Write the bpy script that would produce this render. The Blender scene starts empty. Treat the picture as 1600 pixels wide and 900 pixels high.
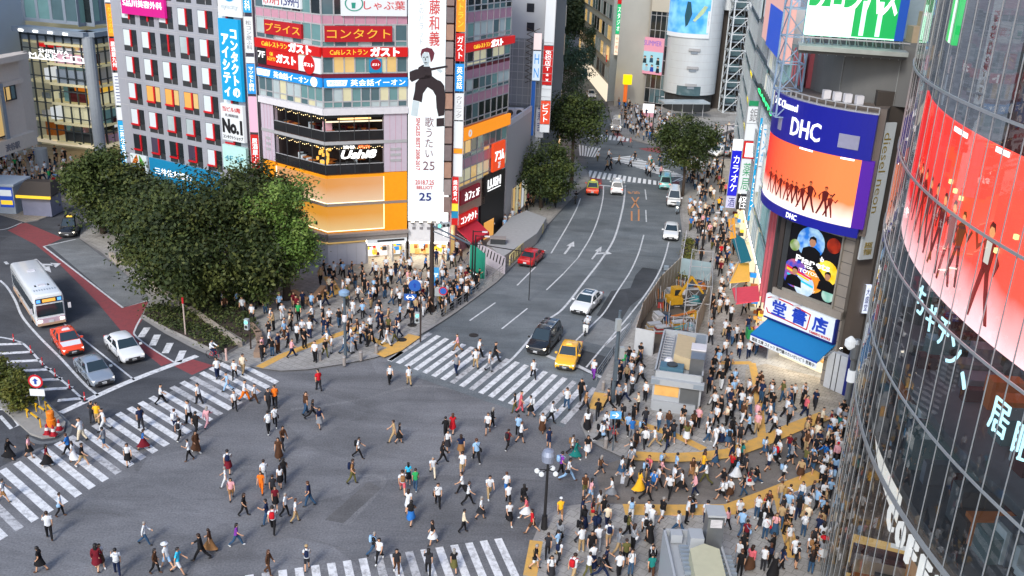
import bpy, bmesh, math, random
from mathutils import Vector, Matrix
PI = math.pi
RD = math.radians
rnd = random.Random(7)
SC = bpy.context.scene
COL = SC.collection
F, PITCH, ROLL, CAMH = 1500.0, 0.36219838, 0.0431888, 33.00626
_fw = Vector((0, math.cos(PITCH), -math.sin(PITCH)))
_rt = Vector((1, 0, 0))
_up = _rt.cross(_fw)
CR = _rt * math.cos(ROLL) + _up * math.sin(ROLL)
CU = -_rt * math.sin(ROLL) + _up * math.cos(ROLL)
CAM = Vector((0, 0, CAMH))
def ray(px, py):
 return CR * ((px - 800) / F) - CU * ((py - 450) / F) + _fw
def G(px, py, z=0.0):
 d = ray(px, py)
 return CAM + d * ((z - CAMH) / d.z)
def PX(p):
 q = Vector(p) - CAM
 w = q.dot(_fw)
 return 800 + F * q.dot(CR) / w, 450 - F * q.dot(CU) / w
def ZAT(P, py):
 lo, hi = -5.0, 90.0
 for _ in range(50):
  m = (lo + hi) / 2
  if PX((P[0], P[1], m))[1] > py: lo = m
  else: hi = m
 return lo
cam_d = bpy.data.cameras.new('camera')
cam_d.sensor_width = 36.0
cam_d.lens = F / 1600 * 36.0
cam_d.clip_end = 3000
cam_d.clip_start = 0.5
cam_o = bpy.data.objects.new('camera', cam_d)
COL.objects.link(cam_o)
_m = Matrix.Identity(4)
for _i in range(3):
 _m[_i][0], _m[_i][1], _m[_i][2], _m[_i][3] = CR[_i], CU[_i], -_fw[_i], CAM[_i]
cam_o.matrix_world = _m
SC.camera = cam_o
SUN_EL, SUN_AZ = RD(38), RD(200)
w = bpy.data.worlds.new('World')
SC.world = w
w.use_nodes = True
nt = w.node_tree
sky = nt.nodes.new('ShaderNodeTexSky')
sky.sky_type = 'NISHITA'
sky.sun_disc = False
sky.sun_elevation = SUN_EL
sky.sun_rotation = SUN_AZ
sky.air_density = 1.0
sky.dust_density = 1.7
sky.ozone_density = 1.0
nt.links.new(sky.outputs[0], nt.nodes['Background'].inputs[0])
nt.nodes['Background'].inputs[1].default_value = 0.115
sd = bpy.data.lights.new('sun', 'SUN')
sd.energy = 1.15
sd.angle = RD(13)
sd.color = (1.0, 0.95, 0.88)
so = bpy.data.objects.new('sun', sd)
COL.objects.link(so)
_sdir = Vector((math.sin(SUN_AZ) * math.cos(SUN_EL), math.cos(SUN_AZ) * math.cos(SUN_EL), math.sin(SUN_EL)))
so.rotation_euler = _sdir.to_track_quat('Z', 'Y').to_euler()
SC.view_settings.view_transform = 'Standard'
SC.view_settings.look = 'None'
SC.view_settings.gamma = 1
SC.view_settings.use_curve_mapping = False
SC.view_settings.exposure = 1.12
SC.cycles.use_denoising = True
SC.cycles.max_bounces = 6
SC.cycles.diffuse_bounces = 3
SC.cycles.glossy_bounces = 3
SC.cycles.transparent_max_bounces = 12
SC.cycles.caustics_reflective = False
SC.cycles.caustics_refractive = False
SC.cycles.sample_clamp_indirect = 4.0
_mats = {}
def lin(c):
 return tuple((v / 12.92 if v <= 0.04045 else ((v + 0.055) / 1.055) ** 2.4) for v in c)
def hexc(h):
 return lin(tuple(int(h[i:i + 2], 16) / 255 for i in (0, 2, 4)))
ES = 0.55
def mat(name, col=(0.5, 0.5, 0.5), rough=0.6, metal=0.0, noise=0.12, scale=3.0, emit=0.0, ecol=None, spec=0.4, bump=0.0, ecol2=None, escale=0.35):
 if name in _mats: return _mats[name]
 if isinstance(col, str): col = hexc(col)
 if isinstance(ecol, str): ecol = hexc(ecol)
 m = bpy.data.materials.new(name)
 m.use_nodes = True
 t = m.node_tree
 b = t.nodes['Principled BSDF']
 b.inputs['Roughness'].default_value = rough
 b.inputs['Metallic'].default_value = metal
 b.inputs['Specular IOR Level'].default_value = spec
 b.inputs['Base Color'].default_value = (*col, 1)
 if noise > 0:
  tc = t.nodes.new('ShaderNodeTexCoord')
  nz = t.nodes.new('ShaderNodeTexNoise')
  nz.inputs['Scale'].default_value = scale
  nz.inputs['Detail'].default_value = 4
  t.links.new(tc.outputs['Object'], nz.inputs['Vector'])
  mx = t.nodes.new('ShaderNodeMix')
  mx.data_type = 'RGBA'
  mx.inputs[6].default_value = (*[v * (1 - noise) for v in col], 1)
  mx.inputs[7].default_value = (*[min(1, v * (1 + noise)) for v in col], 1)
  t.links.new(nz.outputs[0], mx.inputs[0])
  t.links.new(mx.outputs[2], b.inputs['Base Color'])
  if bump > 0:
   bp = t.nodes.new('ShaderNodeBump')
   bp.inputs['Strength'].default_value = bump
   t.links.new(nz.outputs[0], bp.inputs['Height'])
   t.links.new(bp.outputs[0], b.inputs['Normal'])
 if emit > 0:
  b.inputs['Emission Color'].default_value = (*(ecol or col), 1)
  b.inputs['Emission Strength'].default_value = emit * ES
  if ecol2 is not None:  # unevenly backlit panel
   tc2 = t.nodes.new('ShaderNodeTexCoord')
   nz2 = t.nodes.new('ShaderNodeTexNoise')
   nz2.inputs['Scale'].default_value = escale
   nz2.inputs['Detail'].default_value = 2
   t.links.new(tc2.outputs['Object'], nz2.inputs['Vector'])
   rp = t.nodes.new('ShaderNodeValToRGB')
   rp.color_ramp.elements[0].position = 0.36; rp.color_ramp.elements[0].color = (*(ecol or col), 1)
   rp.color_ramp.elements[1].position = 0.64; rp.color_ramp.elements[1].color = (*ecol2, 1)
   t.links.new(nz2.outputs[0], rp.inputs[0])
   t.links.new(rp.outputs[0], b.inputs['Emission Color'])
 _mats[name] = m
 return m
def gradmat(name, hs, low, zs, e=1.15):
 m = mat(name, (.06, .03, .03), .5, noise=0, emit=e, ecol=(1, 1, 1))
 t = m.node_tree; b = t.nodes['Principled BSDF']; L = t.links.new
 tc = t.nodes.new('ShaderNodeTexCoord'); sp = t.nodes.new('ShaderNodeSeparateXYZ'); L(tc.outputs['Generated'], sp.inputs[0])
 nz = t.nodes.new('ShaderNodeTexNoise'); nz.inputs['Scale'].default_value = .5; L(tc.outputs['Object'], nz.inputs['Vector'])
 ad = t.nodes.new('ShaderNodeMath'); ad.operation = 'MULTIPLY_ADD'; ad.inputs[1].default_value = .22; L(nz.outputs[0], ad.inputs[0]); L(sp.outputs[2], ad.inputs[2])
 rz = t.nodes.new('ShaderNodeValToRGB'); rz.color_ramp.elements[0].position, rz.color_ramp.elements[1].position = zs
 rz.color_ramp.elements[0].color, rz.color_ramp.elements[1].color = (0, 0, 0, 1), (1, 1, 1, 1); L(ad.outputs[0], rz.inputs[0])
 rh = t.nodes.new('ShaderNodeValToRGB'); rh.color_ramp.elements[0].color = (*hexc(hs[1]), 1); rh.color_ramp.elements[1].color = (*hexc(hs[0]), 1)
 rh.color_ramp.elements[0].position, rh.color_ramp.elements[1].position = .1, .9; L(sp.outputs[1], rh.inputs[0])
 mx = t.nodes.new('ShaderNodeMix'); mx.data_type = 'RGBA'; mx.inputs[6].default_value = (*hexc(low), 1)
 L(rz.outputs[0], mx.inputs[0]); L(rh.outputs[0], mx.inputs[7]); L(mx.outputs[2], b.inputs['Emission Color'])
 return m
def lit(name, col, e=1.0, base=None):
 if isinstance(col, str): col = hexc(col)
 return mat(name, tuple(v * 0.35 for v in col) if base is None else base, 0.5, 0, 0.05, 1.0, e, col)
class MB:
 def __init__(s):
  s.v, s.f, s.m, s.mats = [], [], [], []
 def mi(s, m):
  if m not in s.mats: s.mats.append(m)
  return s.mats.index(m)
 def face(s, pts, m):
  i = len(s.v)
  s.v.extend([tuple(p) for p in pts])
  s.f.append(tuple(range(i, i + len(pts))))
  s.m.append(s.mi(m))
 def hexa(s, p, m, skip=()):
  i = len(s.v)
  s.v.extend([tuple(q) for q in p])
  k = s.mi(m)
  for n, f in enumerate(((3, 2, 1, 0), (4, 5, 6, 7), (0, 1, 5, 4), (1, 2, 6, 5), (2, 3, 7, 6), (3, 0, 4, 7))):
   if n in skip: continue
   s.f.append(tuple(i + q for q in f))
   s.m.append(k)
 def box(s, c, d, m, rz=0.0, mx=None):
  x, y, z = d[0] / 2, d[1] / 2, d[2] / 2
  M = mx if mx is not None else (Matrix.Translation(Vector(c)) @ Matrix.Rotation(rz, 4, 'Z'))
  s.hexa([M @ Vector(q) for q in ((-x, -y, -z), (x, -y, -z), (x, y, -z), (-x, y, -z), (-x, -y, z), (x, -y, z), (x, y, z), (-x, y, z))], m)
 def bar(s, a, b, wd, m, th=None, n=4, r2=None):
  a, b = Vector(a), Vector(b)
  d = b - a
  if d.length < 1e-6: return
  q = d.to_track_quat('Z', 'Y')
  i = len(s.v)
  k = s.mi(m)
  r2 = wd if r2 is None else r2
  for c, r in ((a, wd), (b, r2)):
   for j in range(n):
    an = 2 * PI * (j + 0.5) / n
    s.v.append(tuple(c + q @ Vector((math.cos(an) * r, math.sin(an) * (th or r), 0))))
  for j in range(n):
   s.f.append((i + j, i + (j + 1) % n, i + n + (j + 1) % n, i + n + j))
   s.m.append(k)
  s.f.append(tuple(i + j for j in reversed(range(n))))
  s.f.append(tuple(i + n + j for j in range(n)))
  s.m += [k, k]
 def lathe(s, c, prof, m, n=12, ax=None):
  c = Vector(c)
  q = ax.to_track_quat('Z', 'Y') if ax is not None else None
  i = len(s.v)
  k = s.mi(m)
  for r, z in prof:
   for j in range(n):
    v = Vector((math.cos(2 * PI * j / n) * r, math.sin(2 * PI * j / n) * r, z))
    s.v.append(tuple(c + (q @ v if q else v)))
  for a in range(len(prof) - 1):
   for j in range(n):
    s.f.append((i + a * n + j, i + a * n + (j + 1) % n, i + (a + 1) * n + (j + 1) % n, i + (a + 1) * n + j))
    s.m.append(k)
  s.f.append(tuple(i + j for j in reversed(range(n))))
  s.f.append(tuple(i + (len(prof) - 1) * n + j for j in range(n)))
  s.m += [k, k]
 def prism(s, pts, z0, z1, m, ms=None):
  ar = sum(pts[k][0] * pts[(k + 1) % len(pts)][1] - pts[(k + 1) % len(pts)][0] * pts[k][1] for k in range(len(pts)))
  if ar < 0: pts = list(reversed(pts))
  i, n = len(s.v), len(pts)
  for z in (z0, z1):
   s.v.extend([(p[0], p[1], z) for p in pts])
  k, k2 = s.mi(m), s.mi(ms or m)
  s.f.append(tuple(i + n + j for j in range(n)))
  s.m.append(k)
  s.f.append(tuple(i + j for j in reversed(range(n))))
  s.m.append(k)
  for j in range(n):
   s.f.append((i + j, i + (j + 1) % n, i + n + (j + 1) % n, i + n + j))
   s.m.append(k2)
 def mesh(s, name):
  me = bpy.data.meshes.new(name)
  me.from_pydata(s.v, [], s.f)
  for m in s.mats: me.materials.append(m)
  if len(s.mats) > 1: me.polygons.foreach_set('material_index', s.m)
  return me
 def build(s, name, parent=None, smooth=False, fix=False):
  me = s.mesh(name)
  if fix:
   bm = bmesh.new(); bm.from_mesh(me)
   bmesh.ops.remove_doubles(bm, verts=bm.verts, dist=1e-5)
   bmesh.ops.recalc_face_normals(bm, faces=bm.faces)
   bm.to_mesh(me); bm.free()
  if smooth: me.polygons.foreach_set('use_smooth', [True] * len(me.polygons))
  return link(name, me, parent)
def link(name, me, parent=None):
 o = bpy.data.objects.new(name, me)
 COL.objects.link(o)
 if parent is not None:
  o.parent = parent
 return o
def tag(o, label=None, cat=None, group=None, kind=None):
 if label: o['label'] = label
 if cat: o['category'] = cat
 if group: o['group'] = group
 if kind: o['kind'] = kind
 return o
def empty(name, label, cat, group=None, loc=(0, 0, 0), rz=0.0):
 o = link(name, None)
 o.empty_display_size = 0.3
 o.location = loc
 o.rotation_euler = (0, 0, rz)
 return tag(o, label, cat, group)
def struct(name, mb, **k):
 return tag(mb.build(name, **k), kind='structure')
def kids(o):
 return [c for c in o.children]
def dup(o, parent=None):
 c = o.copy()
 COL.objects.link(c)
 if parent is not None: c.parent = parent
 for ch in o.children:
  dup(ch, c)
 return c
class Fac:
 def __init__(s, A, B):
  s.A, s.B = Vector((A[0], A[1])), Vector((B[0], B[1]))
  s.L = (s.B - s.A).length
  s.t = (s.B - s.A) / s.L
  s.n = Vector((s.t.y, -s.t.x))
  s.curved = False
 def pt(s, u, z, d=0.0):
  q = s.A + s.t * u + s.n * d
  return Vector((q.x, q.y, z))
 def uz(s, px, py, d=0.0):
  v = ray(px, py)
  o = s.A + s.n * d
  k = (o - Vector((0, 0))).dot(s.n) / (v.x * s.n.x + v.y * s.n.y)
  q = CAM + v * k
  return (Vector((q.x, q.y)) - o).dot(s.t), q.z
class Cyl:
 def __init__(s, C, R, a0=180.0):
  s.C, s.R, s.a0 = Vector((C[0], C[1])), R, RD(a0)
  s.curved = True
 def pt(s, u, z, d=0.0):
  a = s.a0 + u / s.R
  return Vector((s.C.x + math.cos(a) * (s.R + d), s.C.y + math.sin(a) * (s.R + d), z))
 def uz(s, px, py, d=0.0):
  v = ray(px, py)
  h = Vector((v.x, v.y))
  R = s.R + d
  a, b, c = h.dot(h), -2 * h.dot(s.C), s.C.dot(s.C) - R * R
  k = (-b - math.sqrt(max(b * b - 4 * a * c, 0))) / (2 * a)
  q = CAM + v * k
  an = (math.atan2(q.y - s.C.y, q.x - s.C.x) - s.a0 + PI) % (2 * PI) - PI
  return an * s.R, q.z
def sbox(mb, S, u0, u1, z0, z1, d0, d1, m, seg=None):
 if u1 < u0: u0, u1 = u1, u0
 if z1 < z0: z0, z1 = z1, z0
 n = 1 if not S.curved else max(1, int(abs(u1 - u0) / (seg or 0.8)) + 1)
 for i in range(n):
  a, b = u0 + (u1 - u0) * i / n, u0 + (u1 - u0) * (i + 1) / n
  sk = []
  if n > 1:
   if i > 0: sk.append(5)
   if i < n - 1: sk.append(3)
  mb.hexa([S.pt(a, z0, d1), S.pt(b, z0, d1), S.pt(b, z0, d0), S.pt(a, z0, d0),
                 S.pt(a, z1, d1), S.pt(b, z1, d1), S.pt(b, z1, d0), S.pt(a, z1, d0)], m, tuple(sk))
def squad(mb, S, u0, u1, z0, z1, d, m):
 n = 1 if not S.curved else max(1, int(abs(u1 - u0) / 0.8) + 1)
 for i in range(n):
  a, b = u0 + (u1 - u0) * i / n, u0 + (u1 - u0) * (i + 1) / n
  mb.face([S.pt(a, z0, d), S.pt(b, z0, d), S.pt(b, z1, d), S.pt(a, z1, d)], m)
_tx = {}
def text_geo(s, bold=0.0, lsp=1.0):
 k = (s, bold, lsp)
 if k not in _tx:
  c = bpy.data.curves.new('t', 'FONT')
  c.body = s
  c.offset = bold
  c.resolution_u = 2
  c.align_x = 'CENTER'
  c.space_line = lsp
  o = bpy.data.objects.new('t', c)
  COL.objects.link(o)
  dg = bpy.context.evaluated_depsgraph_get()
  me = bpy.data.meshes.new_from_object(o.evaluated_get(dg))
  vs = [v.co.copy() for v in me.vertices]
  fs = [tuple(p.vertices) for p in me.polygons]
  bpy.data.objects.remove(o)
  bpy.data.curves.remove(c)
  bpy.data.meshes.remove(me)
  x0, x1 = min(v.x for v in vs), max(v.x for v in vs)
  y0, y1 = min(v.y for v in vs), max(v.y for v in vs)
  _tx[k] = ([((v.x - x0) / (x1 - x0), (v.y - y0) / (y1 - y0)) for v in vs], fs, (x1 - x0) / (y1 - y0))
 return _tx[k]
def stext(mb, S, s, u0, u1, z0, z1, d, m, bold=0.0, vert=False, depth=0.05, skew=0.0, keep=False):
 if vert: s = '\n'.join(s)
 vs, fs, asp = text_geo(s, bold, 1.0)
 if keep:
  wv, hv = abs(u1 - u0), z1 - z0
  if wv / hv > asp:
   c = (u0 + u1) / 2; h = hv * asp / 2 * (1 if u1 > u0 else -1); u0, u1 = c - h, c + h
  else:
   c = (z0 + z1) / 2; h = wv / asp / 2; z0, z1 = c - h, c + h
 i = len(mb.v)
 k = mb.mi(m)
 n = len(vs)
 for dd in (d + depth, d):
  for x, y in vs:
   mb.v.append(tuple(S.pt(u0 + (u1 - u0) * x + skew * (y - 0.5), z0 + (z1 - z0) * y, dd)))
 ed = {}
 for f in fs:
  mb.f.append(tuple(i + q for q in f))
  mb.m.append(k)
  for a, b in zip(f, f[1:] + f[:1]):
   if (b, a) in ed: del ed[(b, a)]
   else: ed[(a, b)] = 1
 for a, b in ed:
  mb.f.append((i + a, i + n + a, i + n + b, i + b))
  mb.m.append(k)
def spoly(mb, S, pts, d, m, depth=0.04):
 n = len(pts)
 i = len(mb.v)
 k = mb.mi(m)
 for dd in (d + depth, d):
  for u, z in pts: mb.v.append(tuple(S.pt(u, z, dd)))
 ar = sum(pts[a][0] * pts[(a + 1) % n][1] - pts[(a + 1) % n][0] * pts[a][1] for a in range(n))
 o = list(range(n)) if ar > 0 else list(reversed(range(n)))
 mb.f.append(tuple(i + q for q in o)); mb.m.append(k)
 for a in range(n):
  p, q = o[a], o[(a + 1) % n]
  mb.f.append((i + p, i + n + p, i + n + q, i + q)); mb.m.append(k)
def circ(cu, cz, r, n=20, ry=None):
 return [(cu + math.cos(2 * PI * k / n) * r, cz + math.sin(2 * PI * k / n) * (ry or r)) for k in range(n)]
# ================================================================ ground, roads, pavements, markings
def ground_mat(name, c1, c2, sc=0.12, speck=0.25, rough=0.85, stain=None, slab=0):
 m = bpy.data.materials.new(name)
 m.use_nodes = True
 t = m.node_tree
 b = t.nodes['Principled BSDF']
 b.inputs['Roughness'].default_value = rough
 b.inputs['Specular IOR Level'].default_value = 0.3
 g = t.nodes.new('ShaderNodeNewGeometry')
 n1 = t.nodes.new('ShaderNodeTexNoise'); n1.inputs['Scale'].default_value = sc; n1.inputs['Detail'].default_value = 6; n1.inputs['Roughness'].default_value = 0.65
 n2 = t.nodes.new('ShaderNodeTexNoise'); n2.inputs['Scale'].default_value = 9; n2.inputs['Detail'].default_value = 5
 n3 = t.nodes.new('ShaderNodeTexVoronoi'); n3.inputs['Scale'].default_value = 0.16; n3.feature = 'F1'
 for n in (n1, n2, n3): t.links.new(g.outputs['Position'], n.inputs['Vector'])
 r = t.nodes.new('ShaderNodeValToRGB')
 r.color_ramp.elements[0].position = 0.34; r.color_ramp.elements[0].color = (*c1, 1)
 r.color_ramp.elements[1].position = 0.66; r.color_ramp.elements[1].color = (*c2, 1)
 t.links.new(n1.outputs[0], r.inputs[0])
 mp = t.nodes.new('ShaderNodeMapRange')
 mp.inputs[1].default_value, mp.inputs[2].default_value = 0.3, 0.7
 mp.inputs[3].default_value, mp.inputs[4].default_value = 1 - speck, 1 + speck
 t.links.new(n2.outputs[0], mp.inputs[0])
 mu = t.nodes.new('ShaderNodeMix'); mu.data_type = 'RGBA'; mu.blend_type = 'MULTIPLY'; mu.inputs[0].default_value = 1
 t.links.new(r.outputs[0], mu.inputs[6]); t.links.new(mp.outputs[0], mu.inputs[7])
 hs = t.nodes.new('ShaderNodeHueSaturation')
 mp2 = t.nodes.new('ShaderNodeMapRange'); mp2.inputs[3].default_value, mp2.inputs[4].default_value = 0.88, 1.12
 sx = t.nodes.new('ShaderNodeSeparateColor')
 t.links.new(n3.outputs['Color'], sx.inputs[0]); t.links.new(sx.outputs[0], mp2.inputs[0])
 t.links.new(mp2.outputs[0], hs.inputs['Value']); t.links.new(mu.outputs[2], hs.inputs['Color'])
 last = hs.outputs[0]
 mpg = t.nodes.new('ShaderNodeMapping'); mpg.inputs['Rotation'].default_value[2] = .5; mpg.inputs['Scale'].default_value = (.5, 1.8, 1)
 n4 = t.nodes.new('ShaderNodeTexNoise'); n4.inputs['Scale'].default_value = .16; n4.inputs['Detail'].default_value = 7; n4.inputs['Roughness'].default_value = .7; n4.inputs['Distortion'].default_value = 1.2
 t.links.new(g.outputs['Position'], mpg.inputs[0]); t.links.new(mpg.outputs[0], n4.inputs['Vector'])
 mp4 = t.nodes.new('ShaderNodeMapRange'); mp4.inputs[1].default_value, mp4.inputs[2].default_value = .35, .65; mp4.inputs[3].default_value, mp4.inputs[4].default_value = .78, 1.2
 t.links.new(n4.outputs[0], mp4.inputs[0])
 m4 = t.nodes.new('ShaderNodeMix'); m4.data_type = 'RGBA'; m4.blend_type = 'MULTIPLY'; m4.inputs[0].default_value = 1
 t.links.new(last, m4.inputs[6]); t.links.new(mp4.outputs[0], m4.inputs[7]); last = m4.outputs[2]
 if slab:
  bk = t.nodes.new('ShaderNodeTexBrick'); bk.inputs['Scale'].default_value = 1.0; bk.inputs['Brick Width'].default_value = slab; bk.inputs['Row Height'].default_value = slab; bk.inputs['Mortar Size'].default_value = .022; bk.inputs['Color1'].default_value = (1, 1, 1, 1); bk.inputs['Color2'].default_value = (.9, .9, .9, 1); bk.inputs['Mortar'].default_value = (.62, .61, .6, 1)
  mr = t.nodes.new('ShaderNodeMapping'); mr.inputs['Rotation'].default_value[2] = .6
  t.links.new(g.outputs['Position'], mr.inputs[0]); t.links.new(mr.outputs[0], bk.inputs['Vector'])
  m5 = t.nodes.new('ShaderNodeMix'); m5.data_type = 'RGBA'; m5.blend_type = 'MULTIPLY'; m5.inputs[0].default_value = 1
  t.links.new(last, m5.inputs[6]); t.links.new(bk.outputs[0], m5.inputs[7]); last = m5.outputs[2]
 t.links.new(last, b.inputs['Base Color'])
 bp = t.nodes.new('ShaderNodeBump'); bp.inputs['Strength'].default_value = 0.15
 t.links.new(n2.outputs[0], bp.inputs['Height']); t.links.new(bp.outputs[0], b.inputs['Normal'])
 return m
def paint_mat(name, col, wear=0.45, under=(0.1, 0.1, 0.105)):
 m = bpy.data.materials.new(name)
 m.use_nodes = True
 t = m.node_tree
 b = t.nodes['Principled BSDF']; b.inputs['Roughness'].default_value = 0.7
 g = t.nodes.new('ShaderNodeNewGeometry')
 n1 = t.nodes.new('ShaderNodeTexNoise'); n1.inputs['Scale'].default_value = 2.3; n1.inputs['Detail'].default_value = 8; n1.inputs['Roughness'].default_value = 0.75
 t.links.new(g.outputs['Position'], n1.inputs['Vector'])
 r = t.nodes.new('ShaderNodeValToRGB')
 r.color_ramp.elements[0].position = 0.36; r.color_ramp.elements[0].color = (*[a * (1 - wear) + u * wear for a, u in zip(col, under)], 1)
 r.color_ramp.elements[1].position = 0.54; r.color_ramp.elements[1].color = (*col, 1)
 t.links.new(n1.outputs[0], r.inputs[0]); t.links.new(r.outputs[0], b.inputs['Base Color'])
 return m
M_ASPH = ground_mat('asphalt', (0.118, 0.122, 0.131), (0.186, 0.191, 0.204))
M_ASPH2 = ground_mat('asphalt street', (0.115, 0.134, 0.148), (0.165, 0.186, 0.2), 0.2)
M_DARK = ground_mat('asphalt new', (0.045, 0.051, 0.058), (0.066, 0.073, 0.082), 0.3, 0.15)
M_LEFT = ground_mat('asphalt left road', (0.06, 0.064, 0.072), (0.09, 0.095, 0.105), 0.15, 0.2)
M_MIDP = ground_mat('asphalt patch', (0.115, 0.116, 0.12), (0.155, 0.156, 0.162), 0.3, 0.2)
M_MIDL = ground_mat('asphalt scuff', (0.15, 0.155, 0.165), (0.2, 0.205, 0.215), 0.5, 0.3)
M_LIGHT = ground_mat('concrete road', (0.15, 0.165, 0.175), (0.21, 0.225, 0.235), 0.4, 0.2)
M_PAVE = ground_mat('pavement slabs', (0.29, 0.285, 0.275), (0.385, 0.38, 0.365), 0.15, 0.12, slab=.6)
M_PAVEW = ground_mat('pavement warm lit', (0.32, 0.285, 0.235), (0.41, 0.37, 0.31), 0.2, 0.1, slab=.45)  # warm light from shops and station is put into the slab colour
M_KERB = mat('kerb stone', (0.27, 0.265, 0.26), 0.8, noise=0.25, scale=1.5)
M_ALLEY = ground_mat('shopping lane paving', (0.135, 0.125, 0.118), (0.19, 0.176, 0.162), 0.2, 0.15)
M_WHITE = paint_mat('road paint white', (0.72, 0.74, 0.76), 0.6)
M_WORN = paint_mat('road paint worn', (0.5, 0.51, 0.53), 0.85)
M_WLINE = paint_mat('road paint line', (0.62, 0.65, 0.68), 0.5)
M_YEL = paint_mat('tactile yellow', (0.66, 0.38, 0.09), 0.4, (0.3, 0.25, 0.15))
M_RED = paint_mat('bus lane red', (0.27, 0.06, 0.066), 0.5, (0.12, 0.05, 0.055))
M_ORG = paint_mat('road paint orange', (0.62, 0.27, 0.10), 0.4)
def gp(pts, z=0.0):
 return [G(x, y, z) for x, y in pts]
def sheet(mb, pts, z, m):
 q = [(p[0], p[1]) for p in pts]
 ar = sum(q[k][0] * q[(k + 1) % len(q)][1] - q[(k + 1) % len(q)][0] * q[k][1] for k in range(len(q)))
 if ar < 0: q.reverse()
 mb.face([(x, y, z) for x, y in q], m)
def smooth_path(pts, n=6):
 p = [Vector((q[0], q[1])) for q in pts]
 p = [p[0] * 2 - p[1]] + p + [p[-1] * 2 - p[-2]]
 out = []
 for i in range(1, len(p) - 2):
  for k in range(n):
   t = k / n
   out.append(0.5 * ((2 * p[i]) + (p[i + 1] - p[i - 1]) * t + (2 * p[i - 1] - 5 * p[i] + 4 * p[i + 1] - p[i + 2]) * t * t + (3 * p[i] - p[i - 1] - 3 * p[i + 1] + p[i + 2]) * t ** 3))
 out.append(p[-2])
 return out
def ribbon(mb, pts, wd, z, m, smooth=True):
 p = smooth_path(pts) if smooth and len(pts) > 2 else [Vector((q[0], q[1])) for q in pts]
 L, R = [], []
 for i, q in enumerate(p):
  a, b = p[max(0, i - 1)], p[min(len(p) - 1, i + 1)]
  t = (b - a).normalized()
  n = Vector((-t.y, t.x)) * wd / 2
  L.append(q + n); R.append(q - n)
 for i in range(len(p) - 1):
  mb.face([(R[i].x, R[i].y, z), (R[i + 1].x, R[i + 1].y, z), (L[i + 1].x, L[i + 1].y, z), (L[i].x, L[i].y, z)], m)
b = MB(); sheet(b, [(-700, -200), (700, -200), (700, 1500), (-700, 1500)], 0, M_ASPH); struct('ground', b)
Z1, Z2, Z3 = 0.004, 0.008, 0.012
b = MB()
sheet(b, gp([(600, 572), (660, 521), (712, 488), (774, 442), (840, 376), (877, 327), (925, 288), (905, 215), (880, 150), (905, 90), (925, 90), (935, 150), (960, 205), (1000, 225), (1130, 262), (1066, 300), (1068, 367), (1057, 423), (1000, 490), (962, 560), (935, 610), (880, 668)]), Z1, M_ASPH2)
struct('avenue_road', b)
b = MB()
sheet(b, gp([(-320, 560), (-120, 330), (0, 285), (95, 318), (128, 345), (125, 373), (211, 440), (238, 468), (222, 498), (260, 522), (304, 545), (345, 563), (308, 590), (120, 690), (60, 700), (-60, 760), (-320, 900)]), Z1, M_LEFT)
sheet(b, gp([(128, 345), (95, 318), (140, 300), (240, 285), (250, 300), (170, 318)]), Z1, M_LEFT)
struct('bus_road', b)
b = MB()
sheet(b, gp([(1004, 418), (1028, 421), (1024, 440), (1002, 465), (985, 478), (968, 505), (932, 493), (955, 455), (985, 450), (993, 430)]), Z2, M_DARK)
sheet(b, gp([(905, 545), (955, 560), (935, 590), (895, 574)]), Z2, M_DARK)
sheet(b, gp([(940, 497), (985, 507), (960, 545), (912, 533)]), Z2, M_LIGHT)
sheet(b, gp([(576, 752), (596, 763), (536, 818), (508, 812)]), Z1, M_MIDP)
for q in ([(497, 597), (530, 612), (556, 623)], [(640, 790), (668, 803), (703, 812)], [(420, 838), (480, 842), (545, 860)], [(330, 700), (372, 728), (385, 745)], [(560, 735), (596, 700), (690, 655), (765, 618)], [(770, 745), (842, 752)], [(115, 800), (190, 806), (260, 842)]): ribbon(b, [G(*p) for p in q], .05, Z1 + .001, M_MIDP)
for q in ([(455, 640), (560, 625), (650, 603), (740, 612)], [(560, 742), (600, 752), (540, 822)]): ribbon(b, [G(*p) for p in q], .35, Z1 - .001, M_MIDL)
sheet(b, gp([(75, 382), (122, 372), (245, 465), (192, 480)]), Z2, M_LIGHT)
for k in range(0): pass
struct('road_patches', b)
def pavement(name, pts, m, z=0.12, kerb=None):
 b = MB()
 q = [(G(x, y, 0).x, G(x, y, 0).y) for x, y in pts]
 b.prism(q, -0.05, z, m, M_KERB)
 o = struct(name, b)
 if kerb:
  k = MB()
  ribbon(k, [G(x, y, 0) for x, y in kerb], 0.3, z + 0.004, M_KERB, smooth=False)
  struct(name + '_kerb', k)
 return o
LK = [(125, 373), (160, 395), (211, 440), (238, 468), (222, 498), (260, 522), (304, 545), (330, 556), (352, 566), (400, 575), (440, 580), (480, 578), (532, 570), (583, 560), (608, 552), (632, 540), (653, 525), (667, 517), (688, 504), (712, 488), (774, 442), (788, 428), (840, 376), (847, 360), (877, 327), (900, 303), (922, 288), (918, 270), (890, 245)]
pavement('corner_pavement', LK + [(870, 232), (830, 215), (600, 240), (300, 250), (170, 318), (128, 345)], M_PAVE, kerb=LK)
b = MB()
sheet(b, gp([(560, 470), (690, 430), (770, 390), (850, 300), (850, 262), (700, 380), (500, 410), (500, 440)]), 0.126, M_PAVEW)
struct('shopfront_pavement', b)
RK = [(1250, 245), (1130, 250), (1063, 285), (1063, 327), (1068, 367), (1065, 400), (1057, 423), (1028, 455), (1000, 490), (985, 520), (962, 555), (940, 596), (920, 640), (910, 665), (920, 688), (946, 702), (976, 716), (1000, 719)]
pavement('bookshop_pavement', RK + [(1100, 722), (1190, 697), (1290, 655), (1345, 625), (1420, 500), (1300, 300)], M_PAVE, kerb=RK)
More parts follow.
